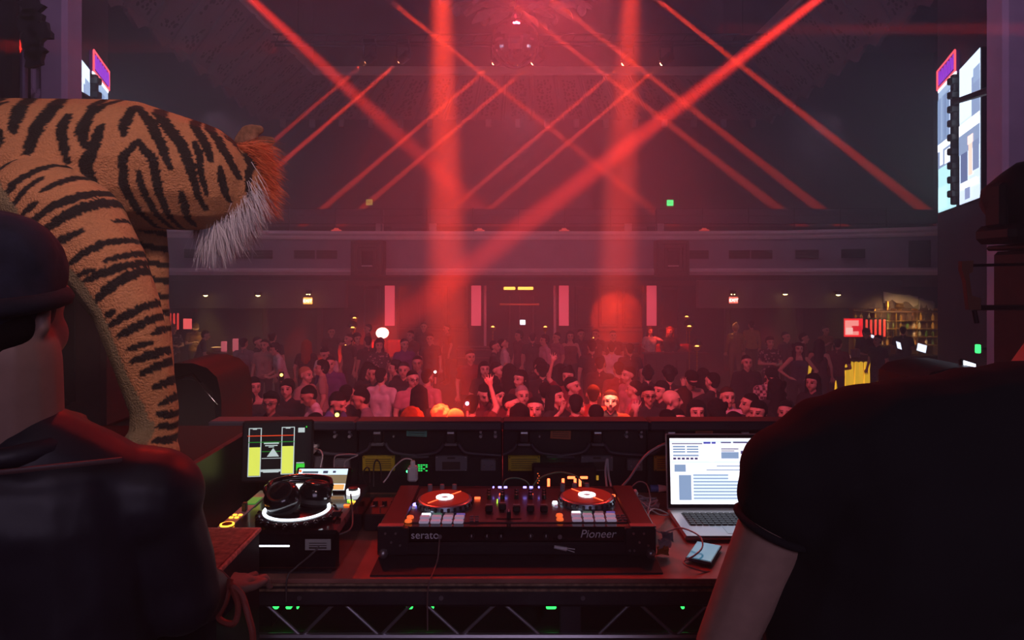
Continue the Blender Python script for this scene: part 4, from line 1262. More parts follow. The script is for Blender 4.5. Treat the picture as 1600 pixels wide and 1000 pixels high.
cable('green_cable', [P(830, 763, 2.26), P(842, 748, 2.28), P(865, 739, 2.29), P(885, 739, 2.29), P(905, 747, 2.28), P(918, 763, 2.26)], .0026, GC, 'wide green cable arch over the red digital counter')
cable('thin_cable', [P(722, 771, 2.24), P(738, 762, 2.26), P(752, 761, 2.26), P(772, 769, 2.23)], .0018, BC, 'thin dark cable bowing behind the mixer section')
cable('white_cable', [P(948, 760, 2.27), P(946, 735, 2.33), P(948, 717, 2.36)], .0036, WC, 'left of two white cables rising from the controller back to the booth front')
cable('white_cable', [P(955, 760, 2.27), P(951, 742, 2.33), P(949, 717, 2.365)], .0036, WC, 'right of two white cables rising from the controller back to the booth front')
cable('power_cable', [P(972, 760, 2.25), P(985, 745, 2.27), P(1003, 718, 2.3), P(1020, 703, 2.31), P(1043, 693, 2.29), P(1060, 700, 2.29)], .0042, mat('laptop_cord', (.42, .4, .46), .45), 'thick grey cable running up behind the laptop corner')
pl = thing('power_plug', 'flat white plug standing at the controller right corner', 'plug', P(990, 776, 2.17), (0, .4, 0))
MB().box((0, 0, 0), (.014, .03, .045), .005).build('plug_body', WHITEP, pl)
MB().box((0, .018, 0), (.006, .014, .02), .001).build('plug_pin', STEEL, pl)
coil = []
for i in range(64):
    an = 2 * math.pi * i / 16
    r_ = .045 + .008 * math.sin(i * 1.7)
    coil.append((.43 + r_ * math.cos(an) * 1.1 + .003 * math.sin(i), 2.26 + r_ * .9 * math.sin(an), TZ + .006 + .022 * i / 64 + .003 * math.cos(i * 2.3)))
tag(MB().tube(coil, .0034, 6).build('coiled_cable', WC, None, 60), 'coil of white cable lying between the controller and the laptop', 'cable')
bp = thing('blue_plug', 'blue and white plug on the table behind the cable coil', 'plug', P(1030, 763, 2.3))
MB().cyl((-.03, 0, 0), (-.004, 0, 0), .012, n=12).build('blue_end', mat('blue_plug', (.05, .15, .5), .4), bp)
MB().cyl((-.004, 0, 0), (.022, 0, 0), .013, .009, n=12).build('white_end', WHITEP, bp)
cable('charging_cable', [P(984, 764, 2.22), P(997, 753, 2.24), P(1010, 757, 2.23), P(1016, 778, 2.17), P(1012, 800, 2.1), P(1013, 813, 2.08)], .0022, GRC, 'thin grey cable arching over the coil beside the laptop')
cable('magnetic_cable', [P(1000, 783, 2.15), P(1014, 794, 2.12), P(1030, 804, 2.13), P(1044, 805, 2.17)], .0022, WC, 'white charging lead plugged into the laptop edge')
cable('white_lead', [P(1012, 814, 2.06), P(1014, 800, 2.09), P(1022, 795, 2.12), P(1036, 799, 2.14), P(1044, 803, 2.17)], .0024, WC, 'white lead curling along the table from the laptop port')
cable('phone_cable', [P(1023, 828, 1.98), P(1034, 832, 1.985), P(1050, 828, 2.0), P(1064, 825, 1.97), P(1084, 832, 1.93), P(1096, 842, 1.9), P(1097, 856, 1.86), P(1085, 868, 1.82), P(1068, 878, 1.8), P(1078, 886, 1.77), P(1102, 893, 1.77), P(1130, 895, 1.79)], .0024, mat('pink_white_cord', (.65, .55, .6), .45), 'white cable snaking in front of the laptop to the phone')
ph = thing('phone', 'blue glass phone lying half under the arm in front of the laptop', 'phone', P(1100, 866, 1.87), (0, 0, -.5))
MB().box((0, 0, .004), (.07, .13, .008), .002).build('phone_body', mat('phone_glass', (.05, .25, .4), .15), ph)
MB().box((0, 0, .0085), (.062, .118, .001)).build('phone_screen', mat('phone_screen', (.05, .3, .5), .1, emit=(.1, .5, .8), power=.25), ph)
ep = thing('crumpled_wrapper', 'crumpled orange and white paper wrapper at the controller right corner', 'wrapper', P(1034, 866, 1.875))
r5 = random.Random(9)
for nm, col, off in (('orange_fold', (.55, .2, .04), (0, 0, .012)), ('white_fold', (.55, .45, .5), (.008, .004, .03)), ('grey_fold', (.3, .3, .36), (.016, .006, .048))):
    vs_ = []
    for i in range(4):
        for j in range(4):
            vs_.append((off[0] + (i - 1.5) * .011 + r5.uniform(-.003, .003), off[1] + r5.uniform(-.008, .008), off[2] + (j - 1.5) * .008 + r5.uniform(-.003, .003)))
    fs_ = [(i * 4 + j, i * 4 + j + 1, i * 4 + j + 5, i * 4 + j + 4) for i in range(3) for j in range(3)]
    o = MB().add(vs_, fs_).build(nm, mat('wrap_' + nm, col, .6), ep, 0, recalc=False)
    sd_ = o.modifiers.new('thickness', 'SOLIDIFY'); sd_.thickness = .0012
pw = thing('power_strip', 'black power strip lying between the CD player and the controller', 'power strip', (P(590, 0, 2.25).x, 2.28, TZ))
MB().box((0, 0, .016), (.24, .05, .032), .005).build('strip_body', BLACK, pw)
for k in range(4):
    MB().box((-.08 + .052 * k, -.002, .033), (.032, .03, .003), .002).build('socket', CHARCOAL, pw)
cable('white_lead', [P(557, 762, 2.27), P(566, 761, 2.26), P(574, 760, 2.26)], .0024, WC, 'short white lead end on the power strip')
mx = thing('dj_mixer', 'low black mixer box with grey knobs between the CD player and the controller', 'mixer', (P(600, 0, 2.1).x, 2.12, TZ))
MB().box((0, 0, .03), (.1, .16, .05), .004).build('mixer_body', BLACK, mx)
for k in range(3):
    MB().tube([(-.03 + .028 * k, -.07, .056), (-.03 + .028 * k, -.07, .075), (-.018 + .028 * k, -.07, .078)], .0022, 6).build('handle', STEEL, mx)
    MB().cyl((-.03 + .028 * k, .0, .055), (-.03 + .028 * k, 0, .07), .008, n=12).build('knob', BLACK, mx)

# ---- stage drape and rigging at the far left edge
dr = thing('stage_drape', 'black hanging stage drape with a pipe at the upper left edge', 'drape', (P(0, 0, 5.2).x, 5.2, 2.2))
m_ = MB()
xa, xb, zb_, zt2 = P(-60, 0, 5.2).x - dr.location.x, P(40, 0, 5.2).x - dr.location.x, .0, 4.2
nx, nz = 26, 6
vs_ = [(xa + (xb - xa) * i / nx, .06 * math.sin(i * 1.3) + .02 * math.sin(i * 3.1 + j), zb_ + (zt2 - zb_) * j / nz) for i in range(nx + 1) for j in range(nz + 1)]
fs_ = [(i * (nz + 1) + j, (i + 1) * (nz + 1) + j, (i + 1) * (nz + 1) + j + 1, i * (nz + 1) + j + 1) for i in range(nx) for j in range(nz)]
o = m_.add(vs_, fs_).build('drape_cloth', mat('black_drape', (.012, .011, .014), .9), dr, 60, recalc=False)
sd_ = o.modifiers.new('thickness', 'SOLIDIFY'); sd_.thickness = .006
MB().cyl((P(31, 0, 5.0).x - dr.location.x, -.16, 0), (P(31, 0, 5.0).x - dr.location.x, -.16, 4.2), .025, n=10).build('pipe', mat('rig_pipe', (.14, .13, .17), .5, .5), dr)
rr = random.Random(8)
for k in range(7):
    x0, y0_ = rr.uniform(42, 64), 8 + 14 * k
    c0 = P(x0, y0_, 5.0) - dr.location
    pl_ = []
    for i in range(11):
        an = 2 * math.pi * i / 11
        r_ = .07 * rr.uniform(.6, 1.25)
        pl_.append((r_ * 1.2 * math.cos(an), r_ * math.sin(an)))
    MB().prism(pl_, .04, Matrix.Translation(c0)).build('gathered_fold', MATS['black_drape'], dr)

# ---- loudspeakers and lights at the sides
CAB = mat('speaker_cabinet', (.05, .032, .03), .55, noise=.2, scale=12)
CABR = mat('speaker_grille', (.02, .018, .018), .7)


def stack(s, X, Y, ztop_, label):
    t = thing('loudspeaker_stack', label, 'loudspeaker', (X, Y, 1.45))
    h = ztop_ - 1.45
    MB().box((0, 0, h * .27), (1.0, .5, h * .53), .02).build('subwoofer', CAB, t)
    c_ = MB().box((0, 0, h * .77), (.98, .48, h * .45), .02).build('top_cabinet', CAB, t)
    MB().box((0, 0, h + .01), (1.02, .52, .03), .01).build('cabinet_lid', CAB, t)
    MB().box((0, -.243, h * .77), (.7, .01, h * .3), .01).build('rear_panel', CABR, c_)
    for q in (-1, 1):
        MB().tube([(q * .25 - .08, -.24, h * .9), (q * .25 - .08, -.28, h * .9), (q * .25 + .08, -.28, h * .9), (q * .25 + .08, -.24, h * .9)], .012, 8).build('handle', DARKMETAL, c_)
    for q in range(4):
        MB().cyl((-.3 + .2 * q, -.235, h * .62), (-.3 + .2 * q, -.255, h * .62), .02, n=10).build('connector', DARKMETAL, c_)
    return t


st1 = stack(1, P(1540, 0, 3.9).x + .51, 3.64, P(0, 390, 3.8).z, 'dark brown loudspeaker stack at the right edge with a moving light on top')
stack(-1, P(250, 0, 3.9).x - .51, 3.64, 3.25, 'black loudspeaker stack at the left behind the plush tiger')
mh = thing('moving_head_light', 'black moving head stage light standing on the right loudspeaker stack', 'stage light', (P(1584, 0, 3.62).x, 3.62, P(0, 390, 3.8).z + .025))
MB().box((.05, 0, .05), (.34, .3, .1), .03).build('base', BLACK, mh)
for q in (-1, 1):
    MB().box((.05 + q * .14, 0, .2), (.05, .14, .24), .02).build('yoke_arm', BLACK, mh)
MB().lathe([(0, -.17), (.1, -.165), (.135, -.12), (.14, .0), (.135, .09), (.1, .15), (0, .16)], n=22, M=Matrix.Translation((.04, 0, .27)) @ Euler((.9, .5, 0)).to_matrix().to_4x4()).build('head', BLACK, mh, 60)
br = thing('mounting_bracket', 'bent red-lit mounting bracket left of the right loudspeaker stack', 'bracket', P(1518, 445, 3.6))
M = Matrix.Translation((0, 0, 0))
poly = [(px(x - 1518, 3.6), px(445 - y, 3.6)) for x, y in ((1503, 408), (1521, 407), (1520, 425), (1514, 428), (1519, 462), (1533, 466), (1533, 484), (1514, 484), (1509, 440), (1503, 422))]
MB().prism(poly, .03, M).build('bracket_plate', mat('bracket_paint', (.3, .12, .08), .6), br)
MB().cyl((px(8, 3.6), .02, px(-36, 3.6)), (.31, .03, px(-36, 3.6)), .014, n=8).build('bolt_arm', DARKMETAL, br)
MB().cyl((px(6, 3.6), .01, px(-40, 3.6)), (px(10, 3.6), .01, px(-60, 3.6)), .012, n=8).build('clamp', DARKMETAL, br)
MB().cyl((px(-8, 3.6), .03, px(30, 3.6)), (.31, .03, px(32, 3.6)), .008, n=8).build('stay_wire', DARKMETAL, br)

# domed floor monitors either side of the booth front
for s, (x0, x1, yt, Yd, lab) in ((-1, (225, 338, 570, 2.9, 'black domed monitor cabinet left of the booth beside the striped leg')), (1, (1452, 1600, 577, 2.9, 'black domed monitor cabinet right of the booth behind the black T-shirt'))):
    a, b_ = P(x0, yt, Yd), P(x1, yt, Yd)
    w_ = b_.x - a.x
    t = thing('monitor_cabinet', lab, 'loudspeaker', ((a.x + b_.x) / 2, Yd + .05, 1.45))
    h = a.z - 1.45
    e = .5 * w_
    outl = [(-e, 0), (e, 0), (e, h * .88), (e * .97, h * .91), (e * .88, h * .955), (e * .6, h * .985), (e * .2, h), (-e * .3, h), (-e * .8, h * .985), (-e, h * .96)]
    MB().prism(outl, .35).build('cabinet', BLACK, t, 40)
    MB().prism([(x * .86, h * .5 + (z - h * .5) * .9) for x, z in outl], .02, Matrix.Translation((0, -.012, 0))).build('grille', CABR, t, 40)
    MB().tube([(-e * .9, -.005, h * .93), (e * .2, -.005, h * .965), (e * .93, -.005, h * .87)], .008, 6).build('edge_strip', GLOSS, t, 60)
# case at the front left with a felt top
fc = thing('road_case', 'black road case with red-lit felt top, lower left before the CD player', 'case', (-.66, 1.36, 1.45))
topz = P(0, 828, 1.62).z - 1.45
q = [P(405, 832, 1.62), P(338, 890, 1.38), P(150, 890, 1.38), P(240, 826, 1.62)]
zz = topz
base = [Vector((p_.x + .66, p_.y - 1.36, 0)) for p_ in q]
up_ = [Vector((v.x, v.y, zz)) for v in base]
MB().add(base + up_, [(0, 1, 2, 3), (7, 6, 5, 4), (0, 4, 5, 1), (1, 5, 6, 2), (2, 6, 7, 3), (3, 7, 4, 0)]).build('case_body', BLACK, fc)
inn = [v.lerp(sum(up_, Vector()) / 4, .05) for v in up_]
MB().add([v + Vector((0, 0, .001)) for v in inn] + [v + Vector((0, 0, .005)) for v in inn], [(0, 1, 2, 3), (7, 6, 5, 4), (0, 4, 5, 1), (1, 5, 6, 2), (2, 6, 7, 3), (3, 7, 4, 0)]).build('felt_top', mat('felt', (.5, .17, .13), .9, noise=.4, scale=60), fc)
MB().tube([up_[3], up_[0], up_[1], up_[2]], .006, 8).build('painted_lit_edge', mat('painted_lit_edge', (.7, .28, .22), .6, noise=.4, scale=80), fc)  # paler tube paints the light along the top edge
cable('strap_loop', [P(360, 905, 1.3), P(352, 940, 1.28), P(342, 966, 1.27), P(366, 974, 1.26), P(372, 945, 1.27), P(362, 916, 1.28), P(378, 930, 1.28), P(386, 955, 1.27), P(394, 985, 1.26), P(396, 1010, 1.26)], .006, mat('red_strap', (.3, .06, .04), .6), 'dark red strap looping down in front of the road case')

# ------------------------------------------------------------------ soft bodies: capsules fused into one surface


def capsule(p0, r0, p1, r1, n=14, m=5):
    p0, p1 = Vector(p0), Vector(p1)
    ax = p1 - p0
    L = ax.length
    if L < 1e-6:
        ax = Vector((0, 0, 1)); L = 1e-6
    q = ax.to_track_quat('Z', 'Y').to_matrix()
    prof = [(r0 * math.sin(math.pi / 2 * k / m), -r0 * math.cos(math.pi / 2 * k / m)) for k in range(m + 1)]
    prof += [(r1 * math.cos(math.pi / 2 * k / m), L + r1 * math.sin(math.pi / 2 * k / m)) for k in range(m + 1)]
    vs_ = [p0 + q @ Vector((r * math.cos(2 * math.pi * i / n), r * math.sin(2 * math.pi * i / n), z)) for r, z in prof for i in range(n)]
    fs_ = [(k * n + i, k * n + (i + 1) % n, (k + 1) * n + (i + 1) % n, (k + 1) * n + i) for k in range(len(prof) - 1) for i in range(n)]
    return vs_, fs_


def fuse(name, caps, voxel, smooth_it=6, extra=None):
    """caps: (p0, r0, p1, r1) -> one continuous smooth mesh."""
    mb_ = MB()
    for c in caps:
        v, f = capsule(*c)
        mb_.add(v, f)
    if extra:
        for v, f in extra:
            mb_.add(v, f)
    me = bpy.data.meshes.new(name)
    me.from_pydata(mb_.v, [], mb_.f)
    o = bpy.data.objects.new(name, me)
    C.objects.link(o)
    r = o.modifiers.new('r', 'REMESH'); r.mode = 'VOXEL'; r.voxel_size = voxel
    s = o.modifiers.new('s', 'SMOOTH'); s.factor = .5; s.iterations = smooth_it
    dg = bpy.context.evaluated_depsgraph_get()
    out = bpy.data.meshes.new_from_object(o.evaluated_get(dg))
    out.name = name
    bpy.data.objects.remove(o)
    bpy.data.meshes.remove(me)
    out.polygons.foreach_set('use_smooth', [True] * len(out.polygons))
    return out


def vcoords(me):
    a = np.empty(len(me.vertices) * 3)
    me.vertices.foreach_get('co', a)
    return a.reshape(-1, 3)


def seg_dist(p, a, b_):
    """Distance of 2D/3D points p to segment a-b."""
    a, b_ = np.array(a, float), np.array(b_, float)
    d = b_ - a
    t = np.clip(((p - a) @ d) / max(d @ d, 1e-9), 0, 1)
    return np.linalg.norm(p - (a + t[:, None] * d), axis=1), t


# ------------------------------------------------------------------ plush tiger
BODY = [((-150, 262, 1.98), 104), ((40, 262, 2.04), 106), ((200, 258, 2.16), 100), ((300, 276, 2.26), 86), ((352, 290, 2.32), 62)]
LEG = [((60, 318, 1.9), 72), ((118, 352, 1.88), 74), ((160, 410, 1.87), 62), ((197, 478, 1.86), 49), ((222, 560, 1.86), 43), ((242, 640, 1.86), 35), ((240, 688, 1.85), 35)]
FARLEG = [((215, 330, 2.28), 40), ((238, 400, 2.28), 24), ((240, 470, 2.28), 22), ((250, 560, 2.28), 20), ((250, 640, 2.28), 22)]
REAR = [((-190, 300, 1.95), 90), ((-230, 420, 1.93), 60), ((-250, 560, 1.93), 45), ((-235, 690, 1.92), 42)]


def chain(lst):
    out = []
    pts = [(P(*c), px(r, c[2])) for c, r in lst]
    for (a, ra), (b_, rb) in zip(pts, pts[1:]):
        out.append((a, ra, b_, rb))
    return out


caps = chain(BODY) + chain(LEG) + chain(FARLEG) + chain(REAR)
# head beyond the shoulders, muzzle towards the hall; ears
HD = P(362, 280, 2.5)
caps += [(P(352, 290, 2.32), px(62, 2.32), HD, .11), (HD, .11, HD + Vector((.0, .16, -.05)), .075)]
# foot
f0 = P(236, 690, 1.85)
caps += [(f0, .062, f0 + Vector((-.005, -.06, -.02)), .055), (f0, .06, f0 + Vector((.035, -.02, -.025)), .05)]
tiger = thing('plush_tiger', 'giant striped plush tiger standing on all fours at the left, head turned to the hall', 'plush tiger', (-1.1, 2.0, 2.66))
me = fuse('body', caps, .0062, 8)
me.transform(Matrix.Translation((1.1, -2.0, -2.66)))
v = vcoords(me) + np.array([-1.1, 2.0, 2.66])
# nearest limb decides the pattern
def cdist(ch):
    best = np.full(len(v), 9.0)
    for (a, ra, b_, rb) in ch:
        d, t = seg_dist(v, a, b_)
        best = np.minimum(best, d - (ra + (rb - ra) * t))
    return best
d_body, d_leg, d_far, d_rear = cdist(chain(BODY)), cdist(chain(LEG)), cdist(chain(FARLEG)), cdist(chain(REAR))
is_leg = (d_leg < d_body) & (d_leg < d_rear)
is_far = (d_far < d_body) & ~is_leg
SB = [([(26, 164), (38, 171), (20, 207)], 9), ([(54, 177), (39, 210), (24, 245)], 10), ([(60, 150), (80, 177), (87, 205), (91, 225)], 11), ([(100, 150), (118, 178), (115, 215), (110, 255)], 12), ([(75, 226), (77, 250)], 8),
      ([(141, 193), (143, 222), (153, 265)], 9), ([(155, 150), (165, 186), (165, 222), (172, 240)], 10), ([(177, 150), (166, 190)], 8), ([(185, 208), (182, 240), (172, 270), (180, 300)], 10), ([(207, 165), (211, 195), (213, 218)], 9),
      ([(212, 166), (240, 196), (256, 228), (267, 262)], 8), ([(231, 226), (215, 255), (212, 295), (218, 360)], 8), ([(231, 226), (249, 252), (250, 295), (247, 350)], 8), ([(231, 272), (232, 300), (236, 370)], 6), ([(226, 160), (255, 195), (277, 222), (291, 264), (297, 320)], 9),
      ([(261, 160), (288, 196), (306, 222), (313, 246)], 7), ([(291, 216), (300, 240), (305, 300)], 6), ([(278, 168), (312, 204), (330, 234), (342, 267)], 6), ([(296, 172), (330, 205), (354, 234)], 6), ([(318, 178), (354, 210), (372, 240)], 5),
      ([(336, 216), (351, 240), (351, 300)], 6), ([(324, 255), (327, 305)], 6), ([(276, 300), (268, 345)], 7), ([(5, 165), (-8, 200), (0, 240)], 9), ([(-40, 150), (-35, 200), (-50, 240)], 11), ([(-80, 150), (-75, 230)], 11), ([(-120, 150), (-125, 240)], 11), ([(-160, 160), (-165, 250)], 11)]
SL = [([(22, 252), (12, 266), (10, 283)], 7), ([(88, 250), (66, 276), (44, 296)], 8), ([(86, 282), (70, 302)], 6), ([(140, 262), (118, 281), (100, 300)], 9), ([(60, 284), (38, 312)], 8), ([(82, 284), (54, 328)], 7), ([(118, 282), (94, 304)], 6),
      ([(92, 322), (72, 340)], 7), ([(180, 292), (144, 310), (112, 331), (86, 352)], 9), ([(190, 305), (150, 330), (102, 368)], 11), ([(206, 329), (184, 346)], 6), ([(156, 364), (130, 379), (110, 392)], 8), ([(222, 371), (182, 382), (158, 400), (140, 414)], 8),
      ([(226, 391), (188, 408)], 7), ([(230, 406), (192, 424), (162, 438)], 9), ([(176, 422), (152, 430)], 6), ([(232, 416), (205, 440), (176, 468)], 10), ([(202, 484), (190, 492)], 7), ([(250, 469), (216, 492), (194, 507)], 9), ([(254, 490), (228, 510), (208, 522)], 9),
      ([(262, 506), (248, 520)], 7), ([(246, 533), (220, 543)], 7), ([(274, 542), (226, 561)], 9), ([(278, 556), (238, 580)], 9), ([(282, 584), (254, 603)], 9), ([(286, 610), (262, 628)], 8), ([(258, 642), (286, 650)], 7), ([(260, 660), (286, 668)], 7), ([(260, 680), (286, 684)], 7)]
TANB = [(12, 312), (40, 346), (66, 380), (102, 414), (138, 458), (162, 500), (178, 545), (198, 600), (218, 640), (232, 690), (238, 720)]


def planar(stripes, Y, mask, wob):
    xz = v[:, [0, 2]]
    out = np.zeros(len(v), bool)
    for pts, w_ in stripes:
        q = [(P(x, y, Y).x, P(x, y, Y).z) for x, y in pts]
        L = len(q) - 1
        for i, (a, b_) in enumerate(zip(q, q[1:])):
            d, t = seg_dist(xz, a, b_)
            f = (i + t) / L
            width = px(w_, Y) * .5 * (.7 + .85 * np.sin(np.pi * np.clip(.12 + .8 * f, 0, 1)))
            out |= d < width * (1 + wob)
    return out & mask


h_ = np.sin(v[:, 0] * 310 + 3 * np.sin(v[:, 2] * 190)) * np.sin(v[:, 2] * 270 + v[:, 1] * 230)
wob = .22 * h_
stripe = planar(SB, 2.06, ~is_leg & ~is_far, wob) | planar(SL, 1.85, is_leg, wob)
stripe |= is_far & (np.sin(v[:, 2] * 120 + v[:, 0] * 30) > .35)
stripe |= (d_rear < d_body) & (d_rear < d_leg) & (np.sin(v[:, 2] * 95) > .5)
col = np.empty((len(v), 3)); col[:] = (.52, .225, .1)
col *= (1 + .1 * h_)[:, None]
tb_ = np.full(len(v), 9.0)
for a, b_ in zip(TANB, TANB[1:]):
    d, t = seg_dist(v[:, [0, 2]], (P(*a, 1.86).x, P(*a, 1.86).z), (P(*b_, 1.86).x, P(*b_, 1.86).z))
    tb_ = np.minimum(tb_, d)
tan = is_leg & (tb_ < px(29, 1.86)) & ~((v[:, 2] < P(0, 600, 1.86).z) & (v[:, 0] > P(256, 0, 1.86).x))
foot = is_leg & (v[:, 2] < P(0, 650, 1.86).z) & (v[:, 0] < P(258, 0, 1.86).x)
tan |= foot
col[tan] = (.25, .185, .1)
stripe &= ~tan
col[stripe] = (.012, .008, .008)
ca = me.color_attributes.new('Col', 'FLOAT_COLOR', 'POINT')
ca.data.foreach_set('color', np.hstack([col, np.ones((len(v), 1))]).ravel())
PLUSH = attr_mat('plush_fur', .95, 0, .9, 190.0)
link('body', me, PLUSH, tiger)
# ears
EARC = P(386, 219, 2.4) - tiger.location
EARM = mat('ear_plush', (.3, .14, .08), .95, noise=.4, scale=60, bump=.6, bscale=200)
for off in (Vector((0, 0, 0)), Vector((-.03, .2, 0))):
    me_ = fuse('ear', [((0, 0, 0), .03, (.012, 0, .03), .026), ((.012, 0, .03), .026, (.034, 0, .036), .018), ((-.02, 0, .0), .02, (.0, 0, .03), .022)], .005, 4)
    me_.transform(Matrix.Diagonal((1.15, .6, 1, 1)))
    link('ear', me_, EARM, tiger, EARC + off)
# long cheek fur: real strands
rs = random.Random(21)


def strands(name, n, root, direction, length, m_, wd=.0012):
    vs_, fs_ = [], []
    for k in range(n):
        p0 = root(rs)
        d = direction(rs, p0)
        L = length * rs.uniform(.6, 1.15)
        side = Vector((rs.uniform(-1, 1), rs.uniform(-1, 1), rs.uniform(-1, 1))).cross(d).normalized()
        o = len(vs_)
        for i in range(5):
            t = i / 4
            p_ = p0 + d * (L * t) + Vector((0, 0, -.35 * L * t * t)) + side * (.014 * math.sin(t * 3 + k) * t)
            w_ = wd * (1 - t) + .0002
            b2 = d.cross(side).normalized()
            vs_ += [p_ + side * w_, p_ - side * w_ * .5 + b2 * w_, p_ - side * w_ * .5 - b2 * w_]
        for i in range(4):
            for j in range(3):
                fs_.append((o + i * 3 + j, o + i * 3 + (j + 1) % 3, o + i * 3 + 3 + (j + 1) % 3, o + i * 3 + 3 + j))
    me_ = bpy.data.meshes.new(name)
    me_.from_pydata([tuple(q - tiger.location) for q in vs_], [], fs_)
    o = link(name, me_, m_, tiger)
    o['kind'] = 'stuff'
    return o


ORF = mat('orange_long_fur', (.75, .16, .05), .6)
WHF = mat('white_long_fur', (.72, .68, .74), .6)
GYF = mat('dusky_long_fur', (.4, .3, .3), .6)
strands('orange_cheek_fur', 2200, lambda r: P(r.uniform(365, 396), r.uniform(222, 312), r.uniform(2.3, 2.52)), lambda r, p_: Vector((r.uniform(.5, 1.0), r.uniform(-.3, .3), r.uniform(-.45, .25))).normalized(), .115, ORF)
strands('white_cheek_fur', 3200, lambda r: (lambda t: P(384 - 62 * t + r.uniform(-10, 10), 262 + 72 * t + r.uniform(-10, 8), r.uniform(2.26, 2.42)))(r.random()), lambda r, p_: Vector((r.uniform(-.15, .6), r.uniform(-.3, .2), r.uniform(-1.0, -.3))).normalized(), .14, WHF)
strands('dusky_chin_fur', 1500, lambda r: P(r.uniform(300, 385), r.uniform(318, 345), r.uniform(2.36, 2.55)), lambda r, p_: Vector((r.uniform(.0, .55), r.uniform(-.2, .2), r.uniform(-.9, -.4))).normalized(), .09, GYF)
# what it stands on
pn = thing('tiger_plinth', 'tall black flight case under the plush tiger paws at the left', 'flight case', (-1.36, 2.1, 1.45))
topz = f0.z - .085 - 1.45
MB().box((0, .02, topz / 2), (.9, .64, topz), .01).build('case_body', mat('matt_black', (.004, .004, .005), .9), pn)
for s in (-1, 1):
    MB().box((s * .445, .02, topz / 2), (.02, .65, topz), .004).build('edge_profile', DARKMETAL, pn)
MB().box((.2, -.305, topz * .8), (.12, .01, .1), .004).build('latch', DARKMETAL, pn)

# ------------------------------------------------------------------ people
V = Vector
FACE_N = 0
SKIN = [mat('skin_light', (.62, .38, .29), .55, noise=.08, scale=30), mat('skin_tan', (.48, .27, .19), .55, noise=.08, scale=30), mat('skin_brown', (.27, .14, .09), .55, noise=.08, scale=30), mat('skin_olive', (.54, .33, .23), .55, noise=.08, scale=30)]
EYE = mat('eye_dark', (.03, .02, .02), .3)
LIP = mat('lip', (.38, .13, .11), .5)


def hand(w, d, side, grip=False):
    """Palm, four fingers and a thumb as capsules; w = wrist, d = direction of the hand."""
    d = d.normalized()
    ref = V((0, 0, 1)) if abs(d.z) < .8 else V((0, -1, 0))
    a = d.cross(ref).normalized()          # across the palm
    n = a.cross(d).normalized()
    c = [(w, .026, w + d * .05, .03), (w + d * .03 + a * .015, .022, w + d * .075 + a * .02, .018), (w + d * .03 - a * .015, .022, w + d * .075 - a * .02, .018)]
    for k, L in enumerate((.062, .075, .07, .055)):
        b0 = w + d * .08 + a * (.03 - .02 * k) * 1.15
        bend = .7 if grip else .25
        m1 = b0 + d * L * .55 - n * L * .1 * bend + a * (.012 - .008 * k)
        m2 = m1 + d * L * .5 * (1 - bend) - n * L * .6 * bend + a * (.006 - .004 * k)
        c += [(b0, .0095, m1, .009), (m1, .009, m2, .008)]
    t0 = w + d * .025 + a * .028 * side
    t1 = t0 + d * .035 + a * .03 * side
    c += [(t0, .013, t1, .011), (t1, .011, t1 + d * .03 + a * .006 * side, .009)]
    return c


POSES = {}
# elbow, wrist (per side: right side of the body = -x when facing the camera is the viewer's left), hand direction
POSES['stand'] = dict(el=(V((-.25, .03, 1.16)), V((.25, .03, 1.16))), wr=(V((-.26, -.05, .93)), V((.26, -.05, .93))), hd=(V((0, -.2, -1)), V((0, -.2, -1))))
POSES['chest'] = dict(el=(V((-.25, -.02, 1.15)), V((.25, -.02, 1.15))), wr=(V((-.07, -.22, 1.16)), V((.07, -.24, 1.13))), hd=(V((1, -.3, .3)), V((-1, -.3, .3))))
POSES['drink'] = dict(el=(V((-.25, .0, 1.15)), V((.25, .03, 1.16))), wr=(V((-.17, -.24, 1.27)), V((.25, -.08, .94))), hd=(V((.3, -.6, .5)), V((0, -.3, -1))))
POSES['raise'] = dict(el=(V((-.3, -.05, 1.6)), V((.25, .0, 1.15))), wr=(V((-.22, -.1, 1.86)), V((.18, -.2, 1.05))), hd=(V((.1, 0, 1)), V((-.3, -.8, .2))))
POSES['reach'] = dict(el=(V((.25, -.12, 1.3)), V((-.25, 0, 1.15))), wr=(V((.46, -.26, 1.38)), V((-.2, -.2, 1.1))), hd=(V((1, -.2, .05)), V((.2, -.8, .3))), swap=True)
POSES['dance'] = dict(el=(V((-.33, -.05, 1.3)), V((.33, -.08, 1.28))), wr=(V((-.28, -.25, 1.52)), V((.2, -.28, 1.42))), hd=(V((.3, -.2, 1)), V((-.4, -.2, .8))))
POSES['hips'] = dict(el=(V((-.38, .05, 1.16)), V((.38, .05, 1.16))), wr=(V((-.2, -.06, 1.02)), V((.2, -.06, 1.02))), hd=(V((.8, -.4, -.2)), V((-.8, -.4, -.2))))
POSES['lean'] = dict(el=(V((-.26, -.1, 1.13)), V((.26, -.1, 1.13))), wr=(V((-.1, -.3, 1.12)), V((.12, -.3, 1.1))), hd=(V((.6, -.6, .3)), V((-.6, -.6, .3))), lean=.28)
POSES['down'] = dict(el=(V((-.25, -.02, 1.15)), V((.25, -.02, 1.15))), wr=(V((-.06, -.24, 1.18)), V((.08, -.24, 1.16))), hd=(V((.6, -.6, .3)), V((-.6, -.6, .3))), nod=.5)
POSES['up'] = dict(el=(V((-.25, .03, 1.16)), V((.25, .03, 1.16))), wr=(V((-.25, -.08, .94)), V((.24, -.1, .95))), hd=(V((0, -.3, -1)), V((0, -.3, -1))), nod=-.35)
POSES['phone'] = dict(el=(V((-.24, -.06, 1.17)), V((.25, .03, 1.16))), wr=(V((-.12, -.3, 1.36)), V((.26, -.05, .93))), hd=(V((.1, -.3, 1)), V((0, -.2, -1))))
